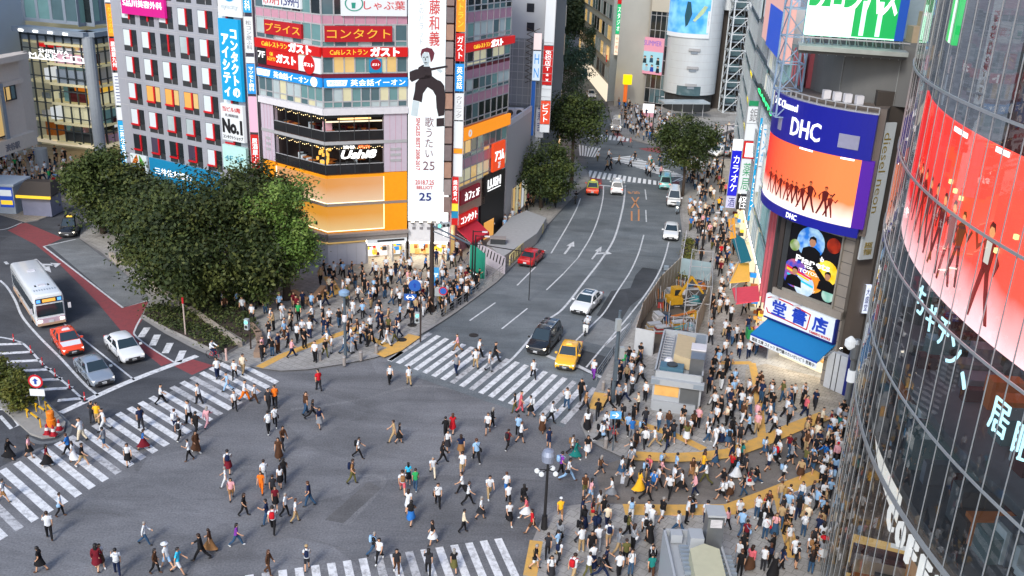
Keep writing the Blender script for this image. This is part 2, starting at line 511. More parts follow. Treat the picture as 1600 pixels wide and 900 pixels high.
b = MB()
sheet(b, gp([(1160, 640), (1290, 650), (1330, 625), (1310, 600), (1195, 570), (1165, 580)]), 0.126, M_PAVEW)
struct('bookshop_forecourt', b)
QK = [(812, 960), (822, 900), (835, 850), (850, 815), (880, 796), (930, 790)]
pavement('glass_tower_pavement', QK + [(985, 790), (1140, 800), (1200, 780), (1290, 744), (1345, 705), (1500, 760), (1500, 1000)], M_PAVE, kerb=QK)
b = MB()
sheet(b, gp([(976, 716), (1100, 724), (1190, 699), (1290, 657), (1345, 628), (1380, 600), (1420, 640), (1340, 708), (1290, 743), (1200, 778), (1140, 798), (985, 789), (940, 785), (930, 730)]), Z1, M_ALLEY)
struct('shopping_lane', b)
pavement('station_plaza', [(-260, 420), (-60, 330), (0, 336), (40, 348), (60, 345), (100, 330), (128, 318), (150, 300), (260, 280), (220, 180), (-200, 180)], M_PAVEW)
pavement('far_plaza', [(958, 200), (975, 214), (1000, 222), (1045, 232), (1120, 238), (1160, 230), (1170, 150), (960, 110), (945, 125), (950, 165)], M_PAVE)
b = MB()
def strip(pts, wd, z=0.128, m=None): ribbon(b, [G(x, y, 0.12) for x, y in pts], wd, z, m or M_YEL, smooth=False)
strip([(592, 555), (618, 545), (648, 524)], 1.2, 0.132)
strip([(618, 545), (588, 533), (560, 518)], 0.7)
strip([(405, 574), (440, 556), (480, 541), (500, 533), (545, 517), (575, 507)], 0.7)
strip([(512, 432), (528, 460)], 0.9)
strip([(499, 467), (516, 456)], 1.6, 0.130)
strip([(940, 614), (930, 640)], 1.1, 0.132)
strip([(951, 648), (1000, 662), (1060, 682), (1100, 702)], 0.7)
strip([(990, 712), (1050, 715), (1100, 713), (1140, 708), (1190, 690), (1240, 668), (1290, 649)], 1.15, 0.132)
strip([(1115, 567), (1175, 567)], 0.6)
strip([(1175, 567), (1182, 600), (1187, 640), (1191, 690)], 0.6, 0.130)
strip([(975, 796), (1060, 797), (1140, 796), (1200, 774), (1240, 758), (1284, 741)], 1.15, 0.132)
strip([(1217, 770), (1228, 820), (1241, 872)], 0.75)
strip([(1228, 822), (1222, 812), (1219, 807)], 0.75, 0.130)
strip([(838, 845), (828, 900)], 0.75)
struct('tactile_paving', b)
b = MB()
def zebra(a0, ad, b0, bd, ks, frac=0.5, z=Z2, m=M_WHITE, skip=()):
 for k in ks:
  if k in skip: continue
  A, B, A2, B2 = [Vector((o[0] + d[0] * q, o[1] + d[1] * q)) for o, d, q in ((a0, ad, k - frac / 2), (b0, bd, k - frac / 2), (b0, bd, k + frac / 2), (a0, ad, k + frac / 2))]
  sheet(b, [A, B, B2, A2][::1] if True else [], z, m)
def zebra4(a0, ad, b0, bd, ks, frac=0.52, z=Z2, m=M_WHITE):
 for k in ks:
  p = [(a0[0] + ad[0] * (k - frac / 2), a0[1] + ad[1] * (k - frac / 2)), (b0[0] + bd[0] * (k - frac / 2), b0[1] + bd[1] * (k - frac / 2)),
             (b0[0] + bd[0] * (k + frac / 2), b0[1] + bd[1] * (k + frac / 2)), (a0[0] + ad[0] * (k + frac / 2), a0[1] + ad[1] * (k + frac / 2))]
  sheet(b, p, z, M_WORN if m is M_WHITE and (k * 7 + int(a0[0])) % 9 in (0, 4) else m)
zebra4((-9.566, 69.617), (0.755, -0.509), (-6.803, 75.39), (0.750, -0.508), range(0, 19))
sheet(b, gp([(605, 563), (612, 565), (632, 551), (626, 549)]), Z2, M_WHITE)
struct('zebra_crossing', b)
b = MB(); zebra4((-31.2, 51.4), (0.456, 0.859), (-26.248, 47.146), (0.444, 0.884), range(-7, 21)); struct('zebra_crossing', b)
b = MB()
d = Vector((1.004, -3.227)).normalized() * 7.5
zebra4((-11.695, 42.773), (0.822, 0.262), (-11.695 + d.x, 42.773 + d.y), (0.822, 0.262), range(-4, 15)); struct('zebra_crossing', b)
b = MB()
M_FARW = mat('far zebra paint', (.8, .82, .84), .7)
def zeb_px(A, B, C, D, n, m=M_FARW, frac=0.6, red=()):
 A, B, C, D = (G(*q) for q in (A, B, C, D))
 for k in range(n):
  t0, t1 = (k + 0.5 - frac / 2) / n, (k + 0.5 + frac / 2) / n
  sheet(b, [A.lerp(B, t0), A.lerp(B, t1), D.lerp(C, t1), D.lerp(C, t0)], Z2, m)
zeb_px((920, 266), (1035, 284), (1035, 290), (915, 277), 15)
zeb_px((985, 243), (1075, 277), (1040, 276), (950, 247), 15)
zeb_px((918, 209), (985, 214), (983, 221), (916, 216), 10)
zeb_px((903, 226), (940, 232), (930, 246), (905, 243), 7)
zeb_px((1075, 272), (1128, 262), (1110, 277), (1046, 285), 7)
struct('far_zebra_crossing', b)
b = MB()
sheet(b, gp([(998, 232), (1030, 230), (1036, 240), (1010, 236)]), Z1 + .002, M_RED)
sheet(b, gp([(1030, 288), (1065, 282), (1066, 292), (1040, 296)]), Z1 + .002, M_RED)
sheet(b, gp([(958, 208), (972, 208), (980, 222), (970, 222)]), Z1 + .002, M_RED)
sheet(b, gp([(915, 276), (940, 280), (942, 296), (925, 290)]), Z1 + .002, M_RED)
sheet(b, gp([(30, 348), (48, 352), (95, 372), (70, 385), (20, 362)]), Z2 - .002, M_RED)
sheet(b, gp([(12, 360), (40, 348), (98, 372), (68, 386), (192, 481), (228, 470), (236, 478), (222, 500), (208, 520), (212, 530), (250, 553), (270, 566), (252, 572), (200, 530), (150, 470), (90, 410), (55, 382)]), Z2 - .001, M_RED)
sheet(b, gp([(272, 572), (296, 560), (333, 571), (300, 586)]), Z2 - .001, M_RED)
struct('red_lane_paint', b)
b = MB()
def line(pts, wd=0.15, z=Z2 + .002, m=M_WLINE, smooth=True): ribbon(b, [G(x, y) for x, y in pts], wd, z, m, smooth)
line([(977, 290), (976, 305), (972, 330), (960, 372), (940, 405), (913, 440), (880, 482), (850, 505), (805, 556), (781, 576)], 0.22)
line([(943, 291), (942, 310), (935, 340), (923, 370), (903, 403)])
line([(907, 310), (900, 328), (885, 356), (861, 396)])
line([(1006, 367), (998, 395), (985, 424), (965, 455), (945, 487), (928, 505), (900, 532)])
line([(1045, 378), (1040, 398), (1030, 425), (1010, 458), (984, 492), (965, 515), (940, 545), (916, 574)])
for q in (((881, 427), (854, 453)), ((837, 417), (808, 446)), ((824, 482), (784, 514)), ((774, 473), (734, 501)), ((1008, 296), (1010, 312)), ((1009, 328), (1010, 347)), ((984, 505), (945, 540))): line(q)
line([(893, 567), (940, 590)], 0.4); line([(855, 556), (872, 563)], 0.4)
line([(922, 288), (978, 293)], 0.45)
line([(903, 403), (880, 428)], 0.1)
line([(0, 438), (12, 450), (24, 470), (35, 495), (60, 525), (95, 560), (130, 598), (153, 618)], 0.2)
line([(-40, 525), (0, 527), (30, 534), (45, 545), (70, 572), (100, 597), (130, 624)], 0.18)
for k, (a, c) in enumerate((((-20, 539), (35, 537)), ((-10, 553), (47, 550)), ((5, 566), (62, 563)), ((22, 580), (80, 577)), ((60, 594), (97, 592)), ((62, 609), (114, 606)), ((90, 626), (131, 622)))): line([a, c], 0.42, Z2 + .002, M_WHITE)
line([(95, 645), (200, 597), (308, 556)], 0.55, Z2 + .002, M_WHITE)
line([(100, 506), (135, 534), (210, 594)], 0.15)
line([(8, 409), (12, 413)], .3)
line([(68, 385), (192, 481), (237, 468)], 0.18, smooth=False); line([(68, 385), (118, 374)], 0.18)
line([(243, 470), (232, 484), (222, 494), (211, 515), (212, 525), (238, 545), (272, 566)], 0.15)
for a, c in (((220, 527), (230, 512)), ((238, 540), (246, 523)), ((258, 552), (266, 536)), ((278, 566), (286, 548))): line([a, c], 0.55, Z2 + .002, M_WHITE)
line([(-6, 360), (12, 357), (34, 348)], 0.15)
line([(0, 650), (18, 670), (30, 664), (12, 640), (-10, 640)], 0.25, smooth=False)
def arrow(tail, tip, turn=0, m=M_WLINE, k=1.0):
 a, t = G(*tail), G(*tip)
 d = Vector((t.x - a.x, t.y - a.y)); L = d.length; d.normalize(); n = Vector((-d.y, d.x))
 P = lambda s, o: (a.x + d.x * s + n.x * o, a.y + d.y * s + n.y * o)
 sheet(b, [P(0, -.12 * k), P(L * .62, -.12 * k), P(L * .62, .12 * k), P(0, .12 * k)], Z2 + .002, m)
 sheet(b, [P(L * .6, -.45 * k), P(L, 0), P(L * .6, .45 * k)], Z2 + .003, m)
 if turn:
  sheet(b, [P(L * .35, 0), P(L * .5, .9 * turn), P(L * .62, .9 * turn), P(L * .47, 0)], Z2 + .003, m)
  sheet(b, [P(L * .4, .8 * turn), P(L * .56, 1.6 * turn), P(L * .75, .8 * turn)], Z2 + .003, m)
arrow((55, 405), (80, 426), 1); arrow((882, 397), (897, 377)); arrow((925, 405), (940, 385), -1, k=.8)
line([(987, 308), (998, 325)], .2, m=M_ORG); line([(998, 308), (987, 325)], .2, m=M_ORG); line([(987, 330), (987, 345), (998, 345), (998, 327)], .2, Z2 + .004, M_ORG, False)
arrow((1000 - 30, 750), (1003, 750), 0) if False else None
arrow((972, 756), (975, 733), 0)
struct('road_markings', b)
def ground_text(s, P0, P1, hgt, m, z=Z3 + .003):
 a, c = G(*P0), G(*P1)
 t = (c - a); L = t.length; t.normalize(); up = Vector((-t.y, t.x, 0))
 vs, fs, asp = text_geo(s, 0.02)
 bb = MB()
 for f in fs: bb.face([(a.x + t.x * L * vs[q][0] + up.x * hgt * vs[q][1], a.y + t.y * L * vs[q][0] + up.y * hgt * vs[q][1], z) for q in f], m)
 return struct('road_lettering', bb)
ground_text('8-20', (983, 303), (1001, 303), 1.3, M_ORG)
b = MB(); sheet(b, gp([(992, 552), (1002, 505), (1030, 462), (1062, 432), (1110, 441), (1098, 500), (1086, 530), (1020, 556)]), .134, mat('yard earth', (.09, .075, .06), .9, noise=.5, scale=.8)); struct('yard_ground', b)
mm = mat('manhole iron', (0.05, 0.048, 0.045), 0.6, 0.6)
for i, (x, y) in enumerate(((644, 510), (628, 533), (740, 524), (548, 444), (1133, 524))):
 bb = MB(); p = G(x, y, 0)
 z0 = 0.126 if i in (0, 1, 3, 4) else Z3
 bb.lathe((p.x, p.y, z0), [(0.42, 0), (0.42, 0.012), (0.38, 0.016)], mm, 18)
 struct('manhole_cover', bb)
# ================================================================ buildings on the left and centre
M_FRAME = mat('window frame grey', (0.42, 0.43, 0.45), 0.45, 0.2)
M_DKFR = mat('dark frame', (0.05, 0.055, 0.06), 0.4, 0.3)
M_ROOF = mat('roof felt', (0.16, 0.165, 0.17), 0.85, noise=0.3, scale=0.6)
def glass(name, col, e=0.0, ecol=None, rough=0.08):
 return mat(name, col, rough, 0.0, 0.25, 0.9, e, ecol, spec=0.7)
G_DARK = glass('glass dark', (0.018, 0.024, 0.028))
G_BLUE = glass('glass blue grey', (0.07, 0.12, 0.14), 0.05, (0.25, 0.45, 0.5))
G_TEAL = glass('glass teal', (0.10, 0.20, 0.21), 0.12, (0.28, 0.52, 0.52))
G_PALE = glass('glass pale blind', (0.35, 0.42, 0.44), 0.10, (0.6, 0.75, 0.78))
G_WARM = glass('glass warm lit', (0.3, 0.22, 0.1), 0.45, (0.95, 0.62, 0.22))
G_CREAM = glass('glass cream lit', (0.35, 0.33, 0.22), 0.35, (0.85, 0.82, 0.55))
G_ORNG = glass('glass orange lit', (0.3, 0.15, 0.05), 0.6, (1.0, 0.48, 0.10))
M_BLIND = mat('white roller blind', (0.55, 0.62, 0.66), 0.8, noise=0.05, emit=0.06, ecol=(0.6, 0.75, 0.8))
L_WHITE = lit('lit white', (0.9, 0.95, 1.0), 0.48)
L_WHITE2 = lit('lit bright white', (1, 1, 1), 1.3)
L_BLUE = lit('lit sky blue', '1e8fe0', 0.75)
L_RED = lit('lit red', 'd01818', 0.6)
L_DRED = mat('sign crimson', hexc('9c1520'), 0.5, emit=0.22, ecol=hexc('a01018'), noise=0.05)
L_YEL = lit('lit yellow', 'ffd23c', 0.8)
L_ORNG = lit('lit orange', 'ff9a1e', 0.7)
L_BLACK = mat('sign black', (0.012, 0.012, 0.014), 0.5, noise=0.05)
L_MAG = lit('lit magenta', 'd41a8c', 0.65)
L_CYAN = lit('lit cyan', '16a3dc', 0.65)
L_TEAL = lit('lit teal blue', '1d95c9', 0.45)
L_GREY = mat('sign grey lettering', (0.2, 0.2, 0.22), 0.6, noise=0.05)
L_NAVY = mat('sign navy', hexc('16236e'), 0.5, noise=0.05, emit=0.1, ecol=hexc('16236e'))
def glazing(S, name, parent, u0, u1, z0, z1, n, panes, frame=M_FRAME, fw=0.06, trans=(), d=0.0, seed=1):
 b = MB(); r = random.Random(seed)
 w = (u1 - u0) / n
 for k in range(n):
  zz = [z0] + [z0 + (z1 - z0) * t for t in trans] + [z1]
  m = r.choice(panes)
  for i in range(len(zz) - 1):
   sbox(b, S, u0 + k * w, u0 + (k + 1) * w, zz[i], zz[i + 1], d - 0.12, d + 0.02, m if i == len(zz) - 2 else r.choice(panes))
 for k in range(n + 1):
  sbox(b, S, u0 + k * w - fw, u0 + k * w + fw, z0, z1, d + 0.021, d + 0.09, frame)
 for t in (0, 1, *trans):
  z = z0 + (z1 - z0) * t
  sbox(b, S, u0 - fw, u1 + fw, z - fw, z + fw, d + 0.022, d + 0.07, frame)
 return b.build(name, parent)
def panel(S, u0, u1, z0, z1, d, m, name, label, cat, th=0.15, edge=None, group=None):
 b = MB(); sbox(b, S, u0, u1, z0, z1, d - th, d, m)
 o = b.build(name); tag(o, label, cat, group)
 if edge:
  e = MB()
  w = 0.08
  for a in ((u0 - w, u1 + w, z0 - w, z0), (u0 - w, u1 + w, z1, z1 + w), (u0 - w, u0, z0, z1), (u1, u1 + w, z0, z1)):
   sbox(e, S, a[0], a[1], a[2], a[3], d - th, d + 0.03, edge)
  e.build('sign_frame', o)
 return o
def letters(o, S, s, rect, d, m, bold=0.0, vert=False, depth=0.05, keep=False, skew=0.0, name='lettering'):
 b = MB(); stext(b, S, s, rect[0], rect[1], rect[2], rect[3], d, m, bold, vert, depth, skew, keep)
 return b.build(name, o)
def fit(S, q, d=0.0):
 a, c = S.uz(q[0], q[1], d), S.uz(q[2], q[3], d)
 return min(a[0], c[0]), max(a[0], c[0]), min(a[1], c[1]), max(a[1], c[1])
L0, C1, R1 = (-26.0, 96.3), (-18.53, 90.66), (-11.0, 93.6)
FL, FR = Fac(L0, C1), Fac(C1, R1)
zc = lambda y: ZAT(C1, y)
M_WLEDGE = mat('white ledge', (0.62, 0.62, 0.66), 0.5)
M_PINK = mat('pink wall panel', hexc('c99fae'), 0.55, noise=0.08)
M_PINKD = mat('pink spandrel', hexc('b8899c'), 0.55, noise=0.12)
M_MAROON = mat('maroon spandrel', hexc('6a1526'), 0.5)
M_MAUVE = mat('mauve wall panel', hexc('b9aebd'), 0.5, noise=0.06)
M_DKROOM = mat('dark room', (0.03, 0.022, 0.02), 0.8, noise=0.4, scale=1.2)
cb = empty('corner_building', 'corner building with pink bands, dark restaurant storeys and orange hoarding above the shops', 'building', loc=(0, 0, 0))
b = MB()
zt = 31.0
core = [FL.pt(0, 0, -0.5), FL.pt(FL.L, 0, -0.5), FR.pt(0, 0, -0.5), FR.pt(FR.L, 0, -0.5)]
core = [(core[0].x, core[0].y), (C1[0], C1[1] + 0.62), (core[3].x, core[3].y), (-11.0, 108), (-24, 108)]
b.prism(core, zc(136), zt, M_PINK, M_PINK)
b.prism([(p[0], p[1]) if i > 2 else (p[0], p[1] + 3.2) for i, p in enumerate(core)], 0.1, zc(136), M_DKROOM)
b.build('wall', cb)
for S, nm in ((FL, 0), (FR, 1)):
 U = S.L
 zz = dict(top=zc(-75), a=zc(-45))
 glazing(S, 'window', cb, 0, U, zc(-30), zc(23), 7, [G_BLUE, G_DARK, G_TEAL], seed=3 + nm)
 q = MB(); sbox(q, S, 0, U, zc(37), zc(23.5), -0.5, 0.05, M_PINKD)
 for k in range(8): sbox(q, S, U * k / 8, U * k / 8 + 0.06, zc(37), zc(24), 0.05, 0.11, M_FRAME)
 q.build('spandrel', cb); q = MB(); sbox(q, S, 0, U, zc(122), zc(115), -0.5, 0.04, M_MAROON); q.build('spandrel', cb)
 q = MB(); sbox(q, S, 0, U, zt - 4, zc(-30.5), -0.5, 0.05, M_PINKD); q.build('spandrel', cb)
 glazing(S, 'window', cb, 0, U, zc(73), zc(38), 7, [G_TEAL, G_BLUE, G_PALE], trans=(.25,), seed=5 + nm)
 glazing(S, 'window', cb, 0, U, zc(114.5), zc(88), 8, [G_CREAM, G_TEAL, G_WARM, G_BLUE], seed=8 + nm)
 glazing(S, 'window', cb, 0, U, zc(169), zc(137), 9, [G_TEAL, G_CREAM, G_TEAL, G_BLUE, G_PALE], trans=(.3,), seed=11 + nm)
 q = MB(); sbox(q, S, -0.1, U + 0.1, zc(180), zc(170), -0.6, 0.25, M_WLEDGE)
 sbox(q, S, 0, U, zc(227), zc(222), -0.5, 0.08, M_FRAME)
 q.build('ledge', cb)
 ua, ub = (1.9, U) if nm == 0 else (0, U - 2.3)
 pa = (0, 1.9) if nm == 0 else (U - 2.3, U)
 q = MB()
 sbox(q, S, pa[0], pa[1], zc(273), zc(180.5), -0.5, 0.03, M_MAUVE)
 for k in range(3): sbox(q, S, pa[0] + (pa[1] - pa[0]) * (k + 1) / 4, pa[0] + (pa[1] - pa[0]) * (k + 1) / 4 + 0.03, zc(273), zc(181), 0.03, 0.045, M_PINKD)
 for k in range(3): sbox(q, S, pa[0] + .6, pa[1] - .6, zc(257 - k * 9), zc(253 - k * 9), 0.03, 0.07, M_FRAME)
 q.build('side_panel', cb)
 rr = random.Random(4 + nm)
 q = MB()
 M_TAB = mat('table wood', hexc('9a5a28'), 0.5, emit=0.12, ecol=hexc('b5651f'))
 M_SPOT = lit('string light', (1.0, 0.72, 0.35), 3.0)
 M_WINE = mat('wine drape', hexc('4a1018'), 0.8, emit=0.02, ecol=hexc('601018'))
 for (ya, yb) in ((221, 180.5), (273, 227)):
  z0, z1 = zc(ya), zc(yb)
  sbox(q, S, ua, ub, z0 - 0.1, z0 + 0.02, -3.6, -0.05, mat('parquet', hexc('3a2418'), 0.5))
  sbox(q, S, ua, ub, z1 - 0.35, z1, -0.4, -0.3, M_DKFR)
  for k in range(int((ub - ua) / 1.1)):
   u = ua + 0.5 + k * 1.1 + rr.uniform(-.2, .2); dd = -rr.uniform(.8, 2.6)
   if u + 0.5 > ub: continue
   sbox(q, S, u, u + 0.75, z0 + 0.70, z0 + 0.75, dd - .7, dd, M_TAB if rr.random() < .6 else M_DKFR)
   sbox(q, S, u + .33, u + .4, z0, z0 + .7, dd - .4, dd - .33, M_DKFR)
   sbox(q, S, u - .3, u - .05, z0, z0 + .85, dd - .6, dd - .1, rr.choice([M_DKFR, M_WINE, M_BLIND]))
  if ya > 250 or nm == 0:
   for k in range(26):
    u = ua + (ub - ua) * (k + .5) / 26
    q.box(S.pt(u, z1 - .28 - .22 * abs(math.sin(k * .8)), -0.32), (.06, .06, .06), M_SPOT)
 if nm == 1:
  sbox(q, S, 1.4, 4.6, zc(189), zc(184), -0.5, -0.35, lit('lamp bar amber', (1.0, .55, .2), 2.2))
  sbox(q, S, .2, U - 2.4, zc(193), zc(191), -0.4, -0.3, lit('tube warm', (1, .85, .6), 1.0))
  sbox(q, S, .1, 1.0, zc(221), zc(194), -1.5, -1.4, M_PINK)
  for k in range(7):
   u = 2.2 + k * .45; sbox(q, S, u, u + .16, zc(221), zc(206) , -3.0, -2.8, M_WINE)
 else:
  for k in range(20): # amber plant display at the corner
   q.box(S.pt(U - rr.uniform(0.2, 2.2), zc(rr.uniform(235, 262)), -0.9), (.22, .2, .3), lit('amber leaf glow', (1, .5, .08), .9))
 q.build('restaurant_interior', cb)
 q = MB()
 mg = mat('restaurant glass', (0.02, 0.02, 0.022), 0.04, spec=0.6, noise=0)
 nn = 4
 for (ya, yb) in ((221, 180.5), (273, 227)):
  for k in range(nn + 1):
   u = ua + (ub - ua) * k / nn
   sbox(q, S, u - .035, u + .035, zc(ya), zc(yb), -0.1, 0.0, M_DKFR)
  sbox(q, S, ua, ub, zc(ya), zc(ya) + .9, -0.08, -0.05, mg)
  sbox(q, S, ua, ub, zc(ya) + .9, zc(ya) + .96, -0.1, -0.02, M_FRAME)
 q.build('balcony_glass', cb)
 M_OR1 = mat('orange panel', hexc('e8920c'), 0.5, noise=0.1, emit=0.14, ecol=hexc('f0a030'))
 M_OR2 = mat('backlit amber panel', hexc('f0b060'), 0.5, noise=0.12, scale=0.5, emit=0.72, ecol=hexc('efa850'), ecol2=hexc('f8e0c8'), escale=.22)
 M_OR3 = mat('backlit gold panel', hexc('f0a830'), 0.5, noise=0.12, scale=0.5, emit=0.66, ecol=hexc('ee9c28'), ecol2=hexc('f8d08c'), escale=.22)
 M_STRIP = lit('warm light strip', (1.0, .86, .55), 1.7)
 q = MB()
 sa, sb = (1.9, U) if nm == 0 else (0, U - 2.3)
 sbox(q, S, 0, U, zc(366), zc(274), -0.5, -0.12, M_OR1)
 sbox(q, S, pa[0], pa[1], zc(366), zc(274), -0.12, 0.1, M_OR1)
 q.build('orange_panel', cb)
 for ya, yb, m in ((318, 280, gradmat('backlit amber', ('f0b070', 'eda24a'), 'f8dcb8', (.0, .8), .72)), (362, 324, gradmat('backlit gold', ('f0aa40', 'eda028'), 'f8d898', (.0, .75), .72))):
  q = MB(); sbox(q, S, sa, sb, zc(ya), zc(yb), -0.12, -0.06, m); q.build('backlit_panel', cb)
 q = MB()
 sbox(q, S, sa, sb, zc(318.8), zc(318), -0.06, 0.02, M_STRIP)
 sbox(q, S, sa, sb, zc(363), zc(362), -0.06, 0.02, M_STRIP)
 e = sa + .02 if nm == 0 else sb - .07
 sbox(q, S, e, e + .05, zc(362), zc(280), -0.06, 0.03, M_STRIP)
 q.build('light_strip', cb)
 q = MB()
 sbox(q, S, 0, U, zc(323), zc(319), -0.12, 0.15, mat('bronze ledge', hexc('8d8078'), .5))
 sbox(q, S, 0, U + (.1 if nm else 0), zc(371), zc(366), -0.5, 0.45, mat('grey soffit', hexc('8f8a88'), .6))
 sbox(q, S, 0, U, zc(378), zc(371.2), -0.5, 0.3, mat('grey soffit', hexc('8f8a88'), .6))
 q.build('canopy', cb)
q = MB()
sbox(q, FL, .5, FL.L, 0.1, zc(383), -0.3, 0.0, mat('white site hoarding', hexc('c9cad2'), .6, noise=.04))
sbox(q, FR, 0, 3.9, 0.1, zc(383), -0.3, 0.0, mat('white site hoarding', hexc('c9cad2'), .6))
for k in range(9): sbox(q, FL, .5 + k * .95, .52 + k * .95, 0.1, zc(384), 0.0, 0.02, M_FRAME)
for k in range(5): sbox(q, FR, k * .95, .02 + k * .95, 0.1, zc(384), 0.0, 0.02, M_FRAME)
sbox(q, FL, .5, FL.L, zc(382), zc(378), -0.25, -0.1, G_WARM); sbox(q, FR, 0, 3.9, zc(382), zc(378), -0.25, -0.1, G_WARM)
q.build('site_hoarding', cb)
def shopfront(S, u0, u1, z1, parent, seed, warm=(1, .8, .5), n=4, depth=2.2):
 r = random.Random(seed); q = MB()
 wl = lit('shop interior %d' % seed, warm, .9)
 sbox(q, S, u0, u1, 0.1, z1, -depth, -depth + .1, wl)
 sbox(q, S, u0, u1, z1 - .15, z1, -depth, 0, lit('shop ceiling', (1, .9, .74), 7.0))
 for k in range(n * 3):
  u = r.uniform(u0 + .1, u1 - .5); z = r.uniform(.2, z1 - .7)
  sbox(q, S, u, u + r.uniform(.25, .5), z, z + r.uniform(.2, .45), -depth + .1, -depth + r.uniform(.2, .8), r.choice([M_WINE, M_TAB, G_CREAM, L_RED, M_WLEDGE, L_YEL, G_ORNG, M_DKFR, L_BLUE]))
 sbox(q, S, u0 - .05, u0 + .05, 0.1, z1, -depth, .03, M_FRAME); sbox(q, S, u1 - .05, u1 + .05, 0.1, z1, -depth, .03, M_FRAME)
 return q.build('shop_front', parent)
shopfront(FR, 4.0, 6.6, zc(386), cb, 1, (1, .9, .85)); shopfront(FR, 6.65, FR.L - .1, zc(386), cb, 2, (.85, .93, 1))
q = MB(); sbox(q, FR, 4.0, FR.L, zc(385.5), zc(378), -.3, 0.12, L_WHITE); sbox(q, FR, 5.0, FR.L - .3, zc(383), zc(380.5), .12, .2, L_BLACK); q.build('fascia', cb)
def sgn(S, q, m, label, txt=(), d=0.3, th=0.25, edge=None, name='shop_sign', cat='sign', group=None):
 u0, u1, z0, z1 = fit(S, q, d)
 o = panel(S, u0, u1, z0, z1, d, m, name, label, cat, th, edge, group)
 for t in txt:
  s, (a, c, e, f_), mm = t[:3]; kw = t[3] if len(t) > 3 else {}
  letters(o, S, s, (u0 + (u1 - u0) * a, u0 + (u1 - u0) * c, z0 + (z1 - z0) * e, z0 + (z1 - z0) * f_), d + .005, mm, **kw)
 return o
M_GOLD = lit('gold lettering', 'f0b43c', .75)
def zfit(S, u0, u1, ya, yb, m, label, txt, d=.3, th=.25, edge=None, **k):
 z0, z1 = zc(yb), zc(ya)
 o = panel(S, u0, u1, z0, z1, d, m, 'shop_sign', label, 'sign', th, edge)
 for t in txt:
  s, (a, c, e, f_), mm = t[:3]; kw = t[3] if len(t) > 3 else {}
  letters(o, S, s, (u0 + (u1 - u0) * a, u0 + (u1 - u0) * c, z0 + (z1 - z0) * e, z0 + (z1 - z0) * f_), d + .005, mm, **kw)
 return o
LF, RF = FL.L, FR.L
zfit(FL, 1.5, 6.9, 42, 65, L_DRED, 'dark red sign with four golden katakana above the left end of the red band', [('プライス', (.04, .96, .22, .82), M_GOLD)])
zfit(FR, .25, RF - 1.5, 40, 65, L_DRED, 'dark red sign with five golden katakana above the middle of the red band', [('コンタクト', (.03, .97, .22, .82), M_GOLD)])
o = zfit(FL, -.1, LF, 74, 89, L_RED, 'long red band with yellow and white lettering on the left face of the corner building', [('Caféレストラン', (.12, .52, .25, .8), L_YEL), ('ガスト', (.54, .88, .05, 1.05), L_WHITE2, dict(bold=.05))])
o = zfit(FR, 0.02, RF, 74, 89, L_RED, 'long red band with yellow and white lettering facing the crossing', [('Caféレストラン', (.08, .52, .25, .8), L_YEL), ('ガスト', (.55, .9, .05, 1.05), L_WHITE2, dict(bold=.05))])
zfit(FL, 1.5, 6.1, 90, 116, L_RED, 'red window sign with large white katakana beside a black floor number', [('Café\nレストラン', (.05, .3, .3, .85), L_YEL), ('ガスト', (.33, .95, .25, .8), L_WHITE2, dict(bold=.04))], d=.2)
zfit(FL, .1, 1.45, 90, 116, L_BLACK, 'small black sign reading 7F at the left edge of the red window sign', [('7F', (.12, .9, .4, .8), L_WHITE2)], d=.2)
o = zfit(FL, 6.2, LF - .1, 92, 116, L_WHITE, 'white window sign with a round red emblem at the building corner', [], d=.2)
b = MB(); spoly(b, FL, circ((6.2 + LF - .1) / 2, zc(104), .8, 24, .9), .205, L_RED); b.build('emblem', o)
letters(o, FL, 'ガスト', ((6.2 + LF) / 2 - .75, (6.2 + LF) / 2 + .6, zc(107), zc(101)), .25, L_WHITE2)
o = zfit(FR, 4.4, 5.6, 92, 114, L_TEAL, 'pale window sign with a round red emblem among lit seventh-floor windows', [], d=.2)
b = MB(); spoly(b, FR, circ(5.0, zc(101), .5, 24), .205, L_DRED); b.build('emblem', o)
letters(o, FR, 'ガスト', (4.65, 5.35, zc(103), zc(99)), .25, L_WHITE2)
zfit(FL, 0, LF, 122.5, 136.5, L_BLUE, 'sky blue band with white school lettering on the left face of the corner building', [('AEON', (.06, .2, .3, .8), L_BLUE), ('英会話イーオン', (.28, .82, .15, .88), L_WHITE2)])
b = MB(); spoly(b, FL, [(.1, zc(134)), (1.9, zc(134)), (2.1, zc(124)), (.1, zc(124))], .302, L_WHITE2); spoly(b, FL, circ(LF - .9, zc(129.5), .45, 20), .302, L_WHITE2); b.build('emblem', bpy.context.scene.objects['shop_sign.008'])
o = zfit(FR, 0.05, RF, 122.5, 136.5, L_BLUE, 'sky blue band with white school lettering facing the crossing', [('英会話イーオン', (.31, .97, .15, .88), L_WHITE2)])
b = MB(); spoly(b, FR, [(.35, zc(134)), (2.1, zc(134)), (2.25, zc(125)), (.3, zc(125))], .302, L_WHITE2); b.build('emblem', o)
letters(o, FR, 'AEON', (.5, 2.0, zc(133), zc(126)), .36, L_BLUE)
zfit(FL, 1.4, 6.9, -12, 18, L_WHITE, 'white price board with red and navy figures above the pink spandrel', [('1,199円', (.05, .45, .06, .6), L_RED), ('1,599円', (.52, .96, .06, .6), L_NAVY)])
o = zfit(FR, 1.8, RF - .1, -10, 24, L_WHITE, 'white restaurant board with red brush lettering and a green drawn bowl', [('しゃぶ葉', (.34, .97, .3, .72), L_RED)])
b = MB()
